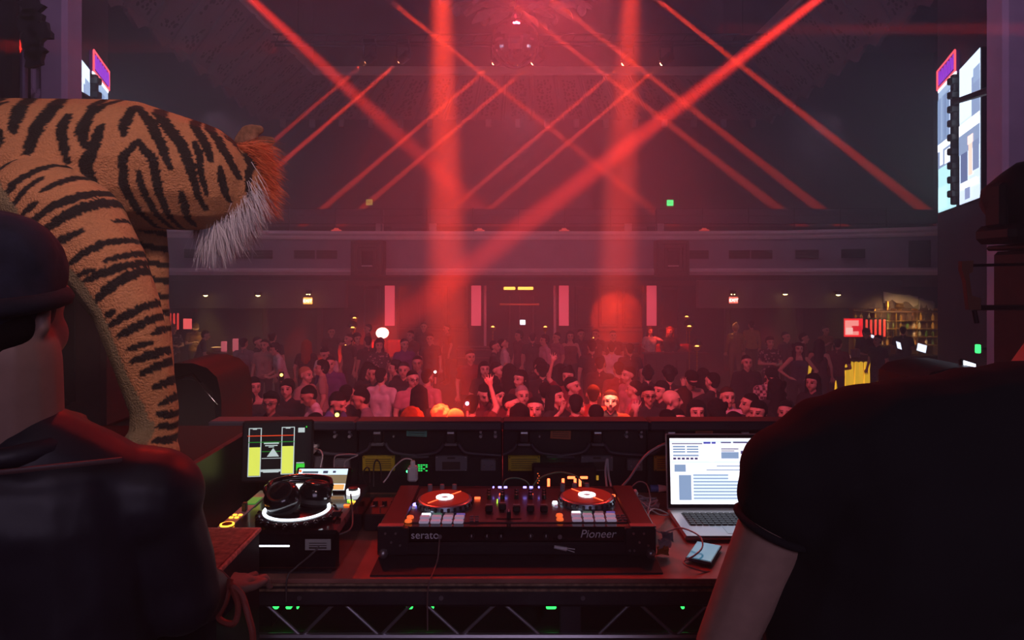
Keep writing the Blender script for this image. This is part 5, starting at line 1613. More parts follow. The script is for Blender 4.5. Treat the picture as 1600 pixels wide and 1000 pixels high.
POSES['sit'] = dict(el=(V((-.26, -.02, .74)), V((.26, -.02, .74))), wr=(V((-.16, -.26, .62)), V((.16, -.26, .62))), hd=(V((.3, -.8, -.1)), V((-.3, -.8, -.1))), sit=True)
POSES['sitreach'] = dict(el=(V((-.26, -.02, .74)), V((.44, -.02, .9))), wr=(V((-.16, -.26, .62)), V((.68, -.06, .95))), hd=(V((.3, -.8, -.1)), V((1, 0, 0))), sit=True)
POSES['wave'] = dict(el=(V((-.25, .03, 1.16)), V((.3, -.14, 1.32))), wr=(V((-.26, -.05, .93)), V((.3, -.26, 1.55))), hd=(V((0, -.2, -1)), V((.1, 0, 1))))

HEADC = V((0, -.005, 1.63))


def head_xf(pose):
    """Where the head sits: nod about the neck, shifted by lean or seat."""
    p = POSES[pose]
    M = Matrix.Identity(4)
    if p.get('sit'):
        M = Matrix.Translation((0, 0, -.42))
    if p.get('lean'):
        M = Matrix.Translation((0, 0, .95)) @ Matrix.Rotation(p['lean'], 4, 'X') @ Matrix.Translation((0, 0, -.95))
    if p.get('nod'):
        M = M @ Matrix.Translation((0, .01, 1.5)) @ Matrix.Rotation(p['nod'], 4, 'X') @ Matrix.Translation((0, -.01, -1.5))
    return M


def torso_xf(pose):
    p = POSES[pose]
    if p.get('sit'):
        return Matrix.Translation((0, 0, -.42))
    if p.get('lean'):
        return Matrix.Translation((0, 0, .95)) @ Matrix.Rotation(p['lean'], 4, 'X') @ Matrix.Translation((0, 0, -.95))
    return Matrix.Identity(4)


def xf(M, caps_):
    return [(M @ a, ra, M @ b_, rb) for a, ra, b_, rb in caps_]


def head_caps():
    c = [(V((0, .018, 1.665)), .088, V((0, -.012, 1.66)), .086), (V((0, -.035, 1.635)), .07, V((0, -.052, 1.57)), .046), (V((-.03, -.045, 1.6)), .045, V((.03, -.045, 1.6)), .045),
         (V((0, -.055, 1.565)), .034, V((0, -.068, 1.548)), .03), (V((0, -.108, 1.645)), .01, V((0, -.124, 1.607)), .014), (V((-.012, -.108, 1.6)), .009, V((.012, -.108, 1.6)), .009),
         (V((-.04, -.085, 1.668)), .016, V((.04, -.085, 1.668)), .016), (V((-.022, -.093, 1.573)), .011, V((.022, -.093, 1.573)), .011)]
    for s in (-1, 1):
        c += [(V((s * .083, .012, 1.645)), .014, V((s * .09, .02, 1.615)), .012)]
    return c


def torso_caps(fem, g=0.0):
    sh = .165 if not fem else .145
    w = .075 if not fem else .058
    c = [(V((-sh, .005, 1.415)), .06 + g, V((sh, .005, 1.415)), .06 + g), (V((-.09, 0, 1.3)), .1 + g, V((.09, 0, 1.3)), .1 + g), (V((-w, 0, 1.1)), .088 + g, V((w, 0, 1.1)), .088 + g),
         (V((-.085, .01, .95)), .098 + g, V((.085, .01, .95)), .098 + g)]
    for s in (-1, 1):
        c += [(V((s * .09, 0, 1.3)), .1 + g, V((s * w, 0, 1.1)), .088 + g), (V((s * w, 0, 1.1)), .088 + g, V((s * .085, .01, .95)), .098 + g), (V((s * .07, .01, 1.4)), .07 + g, V((s * .03, .015, 1.47)), .055 + g * .5)]
        if fem:
            c += [(V((s * .07, -.06, 1.28)), .055 + g, V((s * .07, -.07, 1.26)), .05 + g)]
    return c


def arm_caps(pose, s, g=0.0, part='all', fem=False):
    p = POSES[pose]
    i = 0 if s < 0 else 1
    if p.get('swap'):
        i = 1 - i
    T = torso_xf(pose)
    sx = .185 if not fem else .165
    shd = T @ V((s * sx, .005, 1.41))
    el, wr = p['el'][i].copy(), p['wr'][i].copy()
    if p.get('lean'):
        el, wr = T @ el, T @ wr
    k = .9 if fem else 1.0
    out = []
    if part in ('all', 'upper', 'long'):
        out += [(shd, .058 * k + g, el, .042 * k + g)]
    if part == 'short':
        out += [(shd, .058 * k + g, shd.lerp(el, .55), .052 * k + g)]
    if part in ('all', 'fore'):
        out += [(el, .041 * k + g, wr, .027 * k + g)]
    if part == 'long':
        out += [(el, .042 * k + g, wr.lerp(el, .06), .033 * k + g)]
    if part == 'all':
        out += hand(wr, p['hd'][i], -s, pose in ('drink', 'phone'))
    return out


def leg_caps(pose, s, g=0.0, shorts=False):
    if POSES[pose].get('sit'):
        h, k, a = V((s * .1, 0, .52)), V((s * .13, -.42, .5)), V((s * .13, -.4, .08))
    else:
        h, k, a = V((s * .095, .005, .92)), V((s * .11, -.015, .5)), V((s * .115, .02, .09))
    c = [(h, .09 + g, k, .058 + g)]
    if not shorts:
        c += [(k, .057 + g, a, .04 + g)]
    return c


def foot_caps(pose, s, g=0.0):
    a = V((s * .13, -.4, .08)) if POSES[pose].get('sit') else V((s * .115, .02, .09))
    return [(a, .038 + g, a + V((s * .015, -.15, -.05)), .034 + g), (a, .036 + g, a + V((0, .04, -.05)), .032 + g)]


BODYC, SHIRTC, TROUC, SHOEC, HAIRC = {}, {}, {}, {}, {}


def body_mesh(pose, fem):
    k = (pose, fem)
    if k not in BODYC:
        H, T = head_xf(pose), torso_xf(pose)
        c = xf(H, head_caps()) + [(T @ V((0, .018, 1.43)), .056, H @ V((0, .0, 1.57)), .052)] + xf(T, torso_caps(fem, -.012))
        for s in (-1, 1):
            c += arm_caps(pose, s, -.002, fem=fem) + leg_caps(pose, s, -.012) + foot_caps(pose, s, -.008)
        me_ = fuse('body', c, .0105, 3)
        vv = np.array([list(q) for q in (H.inverted() @ p_.center for p_ in me_.polygons)])
        idx = np.zeros(len(me_.polygons), int)
        for s in (-1, 1):
            idx[(np.hypot((vv[:, 0] - s * .034) / .017, (vv[:, 2] - 1.645) / .009) < 1) & (vv[:, 1] < -.06)] = 1
            idx[(np.hypot((vv[:, 0] - s * .036) / .024, (vv[:, 2] - 1.669) / .006) < 1) & (vv[:, 1] < -.06)] = 1
        idx[(np.hypot(vv[:, 0] / .028, (vv[:, 2] - 1.573) / .0085) < 1) & (vv[:, 1] < -.07)] = 2
        me_.polygons.foreach_set('material_index', idx.tolist())
        for m_ in (SKIN[0], EYE, LIP):
            me_.materials.append(m_)
        BODYC[k] = me_
    return BODYC[k]


def shirt_mesh(pose, fem, sleeve):
    k = (pose, fem, sleeve)
    if k not in SHIRTC:
        T = torso_xf(pose)
        tc = torso_caps(fem, .008 if sleeve != 'tank' else .004)
        if sleeve == 'tank':
            tc = tc[1:]
            tc = [c for c in tc if c[2].z < 1.44]
        c = xf(T, tc)
        if sleeve != 'tank':
            for s in (-1, 1):
                c += arm_caps(pose, s, .012, 'short' if sleeve == 'short' else 'long', fem)
        if sleeve == 'jacket':
            for s in (-1, 1):
                c += xf(T, [(V((s * .1, -.01, 1.3)), .115, V((s * .11, 0, .9)), .115)])
        SHIRTC[k] = fuse('shirt', c, .0135, 4)
        SHIRTC[k].materials.append(BLACK)
    return SHIRTC[k]


def trouser_mesh(pose, fem, short):
    k = (pose, fem, short)
    if k not in TROUC:
        c = []
        zo = -.42 if POSES[pose].get('sit') else 0
        c += [(V((-.08, .01, .94 + zo)), .1, V((.08, .01, .94 + zo)), .1)]
        for s in (-1, 1):
            c += leg_caps(pose, s, .008, short)
        TROUC[k] = fuse('trousers', c, .016, 3)
        TROUC[k].materials.append(BLACK)
    return TROUC[k]


def shoe_mesh(pose):
    k = bool(POSES[pose].get('sit'))
    if k not in SHOEC:
        c = foot_caps(pose, -1, .004)
        SHOEC[k] = fuse('shoe', c, .014, 3)
        SHOEC[k].materials.append(BLACK)
    return SHOEC[k]


def hair_mesh(style):
    if style not in HAIRC:
        c = [(V((0, .03, 1.69)), .092, V((0, .0, 1.7)), .085), (V((0, .05, 1.65)), .083, V((0, .045, 1.6)), .068)]
        for s in (-1, 1):
            c += [(V((s * .045, .03, 1.675)), .062, V((s * .06, .02, 1.65)), .045)]
        if style == 'crop':
            c = [(V((0, .03, 1.685)), .09, V((0, .005, 1.69)), .083), (V((0, .05, 1.65)), .076, V((0, .045, 1.61)), .062)]
        if style == 'quiff':
            c += [(V((-.04, -.045, 1.735)), .035, V((.045, -.05, 1.735)), .032), (V((0, -.01, 1.745)), .05, V((0, -.05, 1.75)), .03)]
        if style == 'fringe':
            c += [(V((-.055, -.06, 1.705)), .028, V((.055, -.06, 1.705)), .028), (V((-.07, -.03, 1.68)), .03, V((-.078, -.02, 1.64)), .022), (V((.07, -.03, 1.68)), .03, V((.078, -.02, 1.64)), .022)]
        if style in ('long', 'wavy'):
            for s in (-1, 1):
                c += [(V((s * .065, -.0, 1.7)), .045, V((s * .085, .01, 1.55)), .038), (V((s * .085, .01, 1.55)), .038, V((s * .1, -.0 if style == 'long' else -.03, 1.36)), .035)]
                c += [(V((s * .04, .07, 1.6)), .055, V((s * .06, .085, 1.34)), .045)]
            c += [(V((0, .075, 1.62)), .07, V((0, .1, 1.3)), .06)]
        if style == 'wavy':
            rr = random.Random(2)
            for k in range(26):
                an, zz = rr.uniform(0, 6.28), rr.uniform(1.36, 1.72)
                p_ = V((.105 * math.cos(an), .04 + .07 * abs(math.sin(an)), zz))
                c += [(p_, .03, p_ + V((.01, .01, -.03)), .026)]
        if style == 'curly':
            rr = random.Random(4)
            for k in range(40):
                an, el = rr.uniform(0, 6.28), rr.uniform(-.1, 1.4)
                d = V((math.cos(an) * math.cos(el), math.sin(an) * math.cos(el), math.sin(el)))
                if d.y < -.35 and d.z < .55:
                    continue
                p_ = V((0, .02, 1.675)) + d * .098
                c += [(p_, .032, p_ + V((0, 0, .005)), .03)]
        if style == 'bun':
            c += [(V((0, .07, 1.74)), .045, V((0, .08, 1.77)), .042)]
        if style == 'pony':
            c += [(V((0, .11, 1.68)), .04, V((0, .15, 1.5)), .028)]
        HAIRC[style] = fuse('hair', c, .0115, 2)
        HAIRC[style].materials.append(BLACK)
    return HAIRC[style]


CAPM = [None]


def cap_mesh():
    if CAPM[0] is None:
        m_ = MB()
        m_.lathe([(.1, 0), (.103, .03), (.095, .065), (.07, .092), (.03, .105), (0, .108)], n=20)
        br_ = [(.1 * math.cos(a), -.1 * math.sin(a) * 1.0) for a in np.linspace(.25, math.pi - .25, 9)]
        out = [(x * .95, y - .075) for x, y in br_]
        m_.add([(x, y, .006) for x, y in br_] + [(x, y, -.008) for x, y in out] + [(x, y, .0) for x, y in br_] + [(x, y, -.014) for x, y in out],
               [(i, i + 1, 10 + i, 9 + i) for i in range(8)] + [(18 + i, 27 + i, 28 + i, 19 + i) for i in range(8)] + [(9 + i, 10 + i, 28 + i, 27 + i) for i in range(8)])
        CAPM[0] = m_.mesh('cap', 50)
        CAPM[0].materials.append(BLACK)
    return CAPM[0]


GLASSM = [None]


def glasses_mesh():
    if GLASSM[0] is None:
        m_ = MB()
        for s in (-1, 1):
            pts = [(s * .034 + .023 * math.cos(a), -.118, 1.643 + .017 * math.sin(a)) for a in np.linspace(0, 2 * math.pi, 15)]
            m_.tube(pts, .0035, 6)
            m_.tube([(s * .057, -.118, 1.648), (s * .085, -.06, 1.65), (s * .09, .02, 1.645)], .003, 6)
        m_.tube([(-.011, -.12, 1.648), (.011, -.12, 1.648)], .003, 6)
        GLASSM[0] = m_.mesh('glasses', 60)
        GLASSM[0].materials.append(BLACK)
    return GLASSM[0]


def own(o, m_, slot=0):
    o.material_slots[slot].link = 'OBJECT'
    o.material_slots[slot].material = m_


def cloth(rgb, name=None):
    n = 'cloth_%d_%d_%d' % rgb
    return mat(n, lin(*rgb), .85, noise=.12, scale=14, bump=.25, bscale=22)


HAIRCOL = {'black': mat('hair_black', (.012, .009, .009), .9), 'brown': mat('hair_brown', (.05, .025, .014), .9), 'fair': mat('hair_fair', (.36, .22, .1), .9), 'grey': mat('hair_grey', (.25, .23, .22), .9), 'red': mat('hair_red', (.3, .07, .02), .9)}
for m_ in HAIRCOL.values():
    m_.node_tree.nodes['Principled BSDF'].inputs['Specular IOR Level'].default_value = .12
CHECK = bpy.data.materials.new('plaid_cloth'); CHECK.use_nodes = True
_n = CHECK.node_tree; _b = _n.nodes['Principled BSDF']; _b.inputs['Roughness'].default_value = .85
_t = _n.nodes.new('ShaderNodeTexCoord'); _k = _n.nodes.new('ShaderNodeTexChecker')
_k.inputs['Scale'].default_value = 22; _k.inputs['Color1'].default_value = (.6, .5, .5, 1); _k.inputs['Color2'].default_value = (.07, .03, .04, 1)
_n.links.new(_t.outputs['Object'], _k.inputs['Vector']); _n.links.new(_k.outputs['Color'], _b.inputs['Base Color'])
FLOR = bpy.data.materials.new('floral_cloth'); FLOR.use_nodes = True
_n = FLOR.node_tree; _b = _n.nodes['Principled BSDF']; _b.inputs['Roughness'].default_value = .85
_t = _n.nodes.new('ShaderNodeTexCoord'); _k = _n.nodes.new('ShaderNodeTexVoronoi'); _k.inputs['Scale'].default_value = 17
_r = _n.nodes.new('ShaderNodeValToRGB'); _r.color_ramp.interpolation = 'CONSTANT'
_r.color_ramp.elements[0].color = (.5, .42, .42, 1); _r.color_ramp.elements[1].position = .34; _r.color_ramp.elements[1].color = (.03, .02, .03, 1)
_n.links.new(_t.outputs['Object'], _k.inputs['Vector']); _n.links.new(_k.outputs['Distance'], _r.inputs['Fac']); _n.links.new(_r.outputs['Color'], _b.inputs['Base Color'])


def person(x, ytop, label, pose='stand', yaw=0, sleeve='short', shirt=(40, 36, 40), hair='crop', hcol='black', fem=False, skin=0, trousers=(25, 24, 32), group=None, h=1.0, Y=None, base=0.0, short=False, glasses=False, extra=None):
    """A guest whose head top shows at pixel (x, ytop); depth follows from standing height."""
    top = (1.757 if not POSES[pose].get('sit') else 1.335) * h
    if Y is None:
        Y = FPX * (CAM_Z - base - top) / (ytop - HORIZON)
    X = (x - 800) * Y / FPX
    t = thing('person', label, 'person', (X, Y, base), (0, 0, math.radians(yaw)), group or 'guests on the dance floor', h)
    b_ = link('body', body_mesh(pose, fem), None, t)
    own(b_, SKIN[skin])
    s_ = link('shirt' if sleeve != 'jacket' else 'jacket', shirt_mesh(pose, fem, sleeve), None, t)
    own(s_, shirt if not isinstance(shirt, tuple) else cloth(shirt))
    tr = link('trousers' if not short else 'shorts', trouser_mesh(pose, fem, short), None, t)
    own(tr, cloth(trousers))
    if ytop > 520:
        pass
    else:
        for s in (1, -1):
            so = link('shoe', shoe_mesh(pose), None, t)
            so.scale = (s, 1, 1)
    if hair == 'cap':
        o = link('cap', cap_mesh(), None, t)
        o.matrix_local = head_xf(pose) @ Matrix.Translation((0, .012, 1.675)) @ Matrix.Rotation(.06, 4, 'X')
        own(o, HAIRCOL[hcol] if hcol in HAIRCOL else BLACK)
        o = link('hair', hair_mesh('crop'), None, t)
        o.matrix_local = head_xf(pose) @ Matrix.Translation((0, .004, -.012))
        own(o, HAIRCOL['brown'])
    elif hair != 'bald':
        o = link('hair', hair_mesh(hair), None, t)
        o.matrix_local = head_xf(pose)
        own(o, HAIRCOL[hcol])
    if glasses:
        o = link('glasses', glasses_mesh(), None, t)
        o.matrix_local = head_xf(pose)
    return t


W, GY, BK, PK, BE, NVY, PU, BR = (200, 195, 200), (120, 112, 118), (26, 24, 28), (190, 130, 140), (165, 140, 130), (40, 44, 80), (95, 60, 130), (110, 50, 34)
D = dict
CROWD = [
    # nearest row, just above the booth front
    (352, 640, 'fair-haired person whose forehead alone shows above the booth edge, far left', D(hair='fringe', hcol='fair', shirt=PK)),
    (385, 613, 'round-faced person in a dark violet top facing the booth, left front', D(hair='quiff', shirt=(50, 36, 56), yaw=4)),
    (397, 591, 'smiling woman with hair pulled back looking right, behind the round-faced person', D(hair='pony', fem=True, shirt=BK, yaw=35, sleeve='tank')),
    (423, 614, 'person in dark glasses and black top facing the booth, left front', D(hair='quiff', glasses=True, shirt=BK, skin=1)),
    (449, 594, 'young man in a black T-shirt with a dark fringe, left front', D(hair='fringe', shirt=BK)),
    (478, 574, 'person with short fair hair and beige top looking right', D(hair='crop', hcol='fair', shirt=BE, yaw=70, fem=True)),
    (503, 564, 'person in profile facing left in a beige shirt beside the fair-haired one', D(hair='quiff', shirt=BE, yaw=-75)),
    (516, 558, 'dark-haired man in a violet top behind the two beige tops', D(hair='crop', shirt=PU, yaw=10)),
    (490, 601, 'person in a white shirt bowed towards the left, in front of the beige tops', D(pose='down', hair='crop', shirt=W, yaw=-60, skin=1)),
    (520, 611, 'dark-haired man in a blue shirt looking down to the right', D(pose='down', hair='crop', shirt=(80, 86, 150), yaw=70)),
    (493, 646, 'dark top of a head at the booth edge below the man in the blue shirt', D(hair='crop', shirt=BK, yaw=180)),
    (560, 602, 'man in profile facing left in a rust-brown vest over bare arms', D(hair='crop', shirt=BR, yaw=-85, sleeve='tank')),
    (588, 604, 'close-cropped man in a grey shirt bending left, in front of a white T-shirt', D(pose='lean', hair='crop', shirt=GY, yaw=-80, skin=1)),
    (596, 576, 'man seen from behind in a white T-shirt, left of the broad beam', D(hair='crop', shirt=W, yaw=165)),
    (541, 602, 'person in a dark striped top seen from behind, right of the blue shirt', D(hair='crop', shirt=(60, 30, 38), yaw=185)),
    (562, 564, 'long-haired woman in a black top leaning to the right', D(pose='lean', hair='long', shirt=BK, fem=True, yaw=60)),
    (584, 573, 'face looking out between the long-haired woman and the white T-shirt', D(hair='crop', shirt=BK, yaw=-10, skin=1)),
    (618, 564, 'man in profile facing left with a white collar under a dark brown jacket', D(hair='quiff', shirt=(52, 26, 24), sleeve='jacket', yaw=-80)),
    (631, 567, 'man facing the booth right beside the brown jacket', D(hair='crop', shirt=BK, yaw=0)),
    (652, 557, 'bearded man in a pale shirt facing the booth, left of the broad beam', D(hair='crop', shirt=GY, yaw=5, skin=1)),
    (645, 580, 'man in glasses looking right, in front of the bearded man', D(hair='crop', glasses=True, shirt=PK, yaw=25)),
    (668, 578, 'person turned away in a pink shirt beside the man in glasses', D(hair='crop', shirt=PK, yaw=150)),
    (655, 604, 'big dark-haired person seen from behind in black, left of the bright heads', D(hair='long', shirt=BK, yaw=180)),
    (690, 637, 'fair head blazing in the broad beam, left of two', D(hair='curly', hcol='fair', shirt=PK, yaw=160)),
    (711, 640, 'fair head blazing in the broad beam, right of two', D(hair='crop', hcol='fair', shirt=PK, yaw=200)),
    (644, 641, 'spiky red-lit head at the booth edge left of the blazing heads', D(hair='curly', hcol='red', shirt=BR, yaw=180)),
    (737, 618, 'person raising one bare forearm right of the blazing heads', D(pose='raise', hair='crop', shirt=BR, yaw=180)),
    # middle, left
    (381, 528, 'person in a grey top with back turned by the left bar', D(hair='crop', shirt=GY, yaw=170, trousers=(60, 58, 66))),
    (403, 527, 'man in black with pale trousers turned to the right near the left bar', D(hair='crop', shirt=BK, yaw=80, trousers=(150, 140, 150))),
    (426, 519, 'tall man in black seen from behind near the left bar', D(hair='crop', shirt=BK, yaw=180, h=1.04)),
    (444, 534, 'man in a white T-shirt leaning left with arms folded', D(pose='lean', hair='quiff', shirt=W, yaw=-60)),
    (413, 531, 'face half hidden behind the tall man in black', D(hair='crop', shirt=BE, yaw=0)),
    (479, 532, 'person in black with shining copper hair seen from behind', D(hair='long', hcol='red', shirt=BK, fem=True, yaw=185)),
    (510, 541, 'man in a white T-shirt with his head bowed, left of the gold lamp', D(pose='down', hair='crop', shirt=W, yaw=-15)),
    (518, 512, 'dim figure pointing right under the left bulkhead', D(pose='reach', hair='crop', shirt=(50, 20, 26), yaw=20)),
    (545, 522, 'dim figure in a dark top beside the small gold lamp', D(hair='crop', shirt=(50, 20, 26), yaw=-40)),
    (558, 522, 'curly-haired man with folded arms in a patterned shirt', D(pose='chest', hair='curly', shirt=(120, 80, 86), yaw=35)),
    (574, 526, 'short-haired man in a black T-shirt with back turned, facing the curly-haired man', D(hair='crop', shirt=BK, yaw=-140)),
    (592, 531, 'long-haired woman in a patterned top leaning on a man in pink', D(hair='long', shirt=FLOR, fem=True, yaw=20)),
    (606, 526, 'man in a pink shirt with his arm round the long-haired woman', D(pose='lean', hair='crop', shirt=PK, yaw=-70)),
    (632, 530, 'person in a mauve top sitting at the glowing left booth', D(hair='crop', shirt=PU, yaw=30)),
    (641, 517, 'person with a brightly lit face at the glowing left booth', D(hair='crop', shirt=BR, yaw=-20)),
    (662, 504, 'tall man in a black shirt with lit forehead standing by the left booth', D(hair='crop', shirt=BK, yaw=0, h=1.03)),
    (672, 522, 'man in a black shirt facing the booth just below the tall man', D(hair='crop', shirt=BK, yaw=0)),
    (698, 507, 'blurred man inside the left broad beam at the back', D(hair='crop', shirt=(90, 30, 34), yaw=-60)),
    (575, 507, 'dim person behind the left booth glow, looking left', D(hair='crop', shirt=BR, yaw=-70)),
    # middle
    (773, 533, 'man in a black T-shirt turned right, left of the one in the white T-shirt', D(hair='crop', shirt=BK, yaw=80)),
    (789, 529, 'man in a white T-shirt looking up to the right below the middle doorway', D(pose='up', hair='crop', shirt=W, yaw=100)),
    (811, 517, 'dark-haired man in a patterned dark shirt looking left, below the middle doorway', D(hair='quiff', shirt=(90, 40, 52), yaw=-60)),
    (832, 520, 'dark figure behind the patterned shirt in the doorway', D(hair='crop', shirt=BK, yaw=180)),
    (851, 524, 'man in a pale long-sleeved shirt facing left', D(hair='quiff', shirt=(200, 160, 170), sleeve='long', yaw=-70)),
    (870, 520, 'bearded man in a grey T-shirt facing left behind the pale shirt', D(hair='crop', shirt=(150, 100, 116), yaw=-60)),
    (891, 518, 'woman in a strappy top right of the grey T-shirt', D(hair='long', fem=True, sleeve='tank', shirt=BR, yaw=0)),
    (908, 515, 'person with a lit face and dark top left of the orange disc of light', D(hair='crop', shirt=(70, 34, 44), yaw=10)),
    (931, 515, 'man with a white-lit face below the orange disc of light', D(hair='crop', shirt=BK, yaw=-20)),
    (925, 533, 'broad man in black seen from behind in the right broad beam', D(hair='crop', shirt=BK, yaw=180, h=1.04)),
    (958, 517, 'dim man in a dark shirt in front of the orange disc of light', D(hair='crop', shirt=(50, 16, 18), yaw=0)),
    (956, 535, 'person in a white T-shirt with back turned right of the broad beam', D(hair='crop', shirt=W, yaw=170)),
    (984, 537, 'dark-haired man in black seen from behind, left of the seated pair', D(hair='crop', shirt=BK, yaw=185)),
    (735, 548, 'blurred person right of the left broad beam at the back', D(hair='crop', shirt=(110, 30, 44), yaw=20)),
    (757, 566, 'woman with dark hair facing the booth right of the left broad beam', D(hair='long', fem=True, shirt=BK, yaw=10)),
    (777, 567, 'man in profile facing right, in front of the white T-shirt man', D(hair='crop', shirt=(120, 40, 52), yaw=70)),
    (796, 570, 'long dark hair seen from behind at the centre of the crowd', D(hair='long', fem=True, shirt=BK, yaw=180)),
    (813, 580, 'woman looking left with her hand at her chin, centre of the crowd', D(pose='chest', hair='pony', fem=True, shirt=(90, 24, 36), yaw=-45)),
    (838, 559, 'man in a dark cap bowed to the right, centre of the crowd', D(pose='down', hair='cap', shirt=BK, yaw=50)),
    (848, 568, 'bushy dark hair seen from behind below the pale long-sleeved shirt', D(hair='curly', shirt=BK, yaw=180)),
    (875, 570, 'dark-haired person turned away beside the bushy hair', D(hair='wavy', shirt=BK, yaw=160)),
    (888, 576, 'woman lifting one arm high, right of the centre', D(pose='raise', hair='bun', fem=True, shirt=(110, 30, 40), yaw=-20)),
    (894, 590, 'person in profile below the woman with the lifted arm', D(hair='crop', shirt=(120, 40, 46), yaw=60)),
    (868, 605, 'long-haired woman in profile with one hand raised to her cheek', D(pose='dance', hair='long', fem=True, shirt=BK, yaw=55)),
    (816, 604, 'person with pale cropped hair looking at the booth, front centre', D(hair='crop', hcol='grey', shirt=(120, 40, 44), yaw=15)),
    (776, 604, 'woman with dark bobbed hair in profile, front centre left', D(hair='fringe', fem=True, shirt=(110, 36, 40), yaw=50)),
    (799, 617, 'blurred red-lit face beside the pale cropped head', D(hair='crop', shirt=(140, 50, 40), yaw=60)),
    (812, 633, 'dark top of a head at the booth edge in the centre', D(hair='long', shirt=BK, fem=True, yaw=180)),
    (836, 622, 'person stretching a bare arm across to the right, front centre', D(pose='reach', hair='crop', shirt=(150, 50, 36), yaw=-5)),
    (770, 590, 'curly dark head left of the bobbed woman', D(hair='curly', shirt=BK, yaw=150)),
    (852, 598, 'dark head turned away behind the outstretched arm', D(hair='crop', shirt=BK, yaw=170)),
    (755, 598, 'person in a dark top looking down, right of the left broad beam', D(pose='down', hair='crop', shirt=(90, 24, 30), yaw=20)),
    (938, 558, 'man in a dark jacket with white collar in the right broad beam', D(hair='crop', shirt=(56, 24, 28), sleeve='jacket', yaw=160)),
    (966, 566, 'person in a red-lit top facing away right of the dark jacket', D(hair='crop', shirt=(130, 40, 46), yaw=190)),
    (982, 574, 'profile looking left under the dark-haired man in black', D(hair='crop', shirt=PK, yaw=-70)),
    (1012, 573, 'dark hair in a thick bun seen from behind, right of the beam', D(hair='bun', fem=True, shirt=BK, yaw=180)),
    (954, 611, 'man with a face lit white by a beam, front right of centre', D(pose='wave', hair='crop', shirt=BK, yaw=-8)),
    (1014, 604, 'man in glasses and black shirt looking at the booth, right of the white-lit face', D(hair='crop', glasses=True, shirt=BK, yaw=0, skin=1)),
    (1033, 597, 'woman in profile looking left behind the man in glasses', D(hair='pony', fem=True, shirt=BK, yaw=-55)),
    (991, 596, 'person in a pink hooded top turned left', D(hair='crop', shirt=(190, 90, 110), sleeve='jacket', yaw=-110)),
    (927, 602, 'blurred red-lit back left of the white-lit face', D(hair='crop', shirt=(140, 40, 34), yaw=175)),
    (931, 633, 'dark head at the booth edge just left of the white-lit face', D(hair='crop', shirt=BK, yaw=180)),
    (899, 617, 'person in a grey-red T-shirt seen from behind, front right of centre', D(hair='crop', shirt=(130, 54, 60), yaw=185)),
    # right
    (1046, 574, 'dark-haired man in black with back turned below the seated pair', D(hair='curly', shirt=BK, yaw=180)),
    (1076, 578, 'man in a cap and grey-brown shirt looking down', D(pose='down', hair='cap', shirt=BE, yaw=15)),
    (1049, 609, 'bald man in a violet T-shirt turned to the right', D(hair='bald', shirt=(100, 80, 170), yaw=80)),
    (1042, 641, 'dark top of a head in front of the violet T-shirt', D(hair='crop', shirt=BK, yaw=180)),
    (1068, 608, 'long brown hair seen from behind beside the bald man', D(hair='long', hcol='brown', fem=True, shirt=BR, yaw=180)),
    (1059, 641, 'small red-lit face at the booth edge below the brown hair', D(hair='crop', shirt=BR, yaw=0)),
    (1088, 627, 'woman with long dark hair facing the booth, front right', D(hair='long', fem=True, shirt=BK, yaw=0)),
    (1098, 577, 'woman with very long dark hair seen from behind', D(hair='long', fem=True, shirt=(140, 110, 130), yaw=200)),
    (1113, 583, 'man in a black long-sleeved top reaching a hand up to the left', D(pose='wave', hair='crop', shirt=BK, sleeve='long', yaw=-150)),
    (1137, 606, 'short-haired man in a white T-shirt facing the booth, front right', D(hair='crop', hcol='brown', shirt=(215, 190, 205), yaw=0)),
    (1146, 644, 'dark top of a head in front of the white T-shirt man', D(hair='crop', shirt=BK, yaw=180)),
    (1119, 625, 'dark-haired person turned away left of the white T-shirt man', D(hair='wavy', shirt=BK, yaw=180)),
    (1167, 556, 'man in a black jacket facing the booth, above the white T-shirt man', D(hair='crop', shirt=BK, sleeve='jacket', yaw=0)),
    (1171, 616, 'man in profile facing left, right of the white T-shirt man', D(hair='crop', shirt=BK, yaw=-80)),
    (1184, 628, 'woman with drawn dark brows laughing to the left at the booth edge', D(hair='pony', fem=True, shirt=BK, yaw=-40)),
    (1202, 574, 'man in a red and white plaid shirt looking down', D(pose='down', hair='cap', shirt=CHECK, yaw=5)),
    (1212, 593, 'dark-haired person seen from behind in front of the plaid shirt', D(hair='wavy', shirt=BK, yaw=180)),
    (1203, 527, 'man in a black and white floral shirt, hands together at his belt', D(pose='chest', hair='quiff', hcol='brown', shirt=FLOR, yaw=0)),
    (1248, 536, 'woman in a dark strappy top with both hands on her hips', D(pose='hips', hair='wavy', fem=True, sleeve='tank', shirt=(40, 44, 70), yaw=-8, short=True)),
    (1149, 506, 'woman in a long olive top seen from behind at the back right', D(hair='bun', hcol='fair', fem=True, sleeve='long', shirt=(140, 110, 60), yaw=180, trousers=(130, 100, 60))),
    (1174, 502, 'man in a pale yellow-lit top seen from behind beside the olive top', D(hair='crop', shirt=(170, 140, 70), sleeve='long', yaw=175)),
    (1228, 519, 'blurred dim person between the floral shirt and the strappy top', D(hair='crop', shirt=(80, 60, 66), yaw=30)),
    (1256, 521, 'red-lit man in profile behind the strappy top', D(hair='crop', shirt=(90, 50, 56), yaw=70)),
    (1270, 585, 'woman with dark hair and lit lips right of the plaid shirt', D(hair='long', fem=True, shirt=BK, yaw=-50)),
    (1228, 628, 'dim person at the booth edge beside the black T-shirt shoulder', D(hair='crop', shirt=BK, yaw=-30)),
    (1280, 531, 'person in a dark dress by the glowing yellow bar front', D(hair='long', fem=True, shirt=(60, 30, 36), sleeve='tank', yaw=150)),
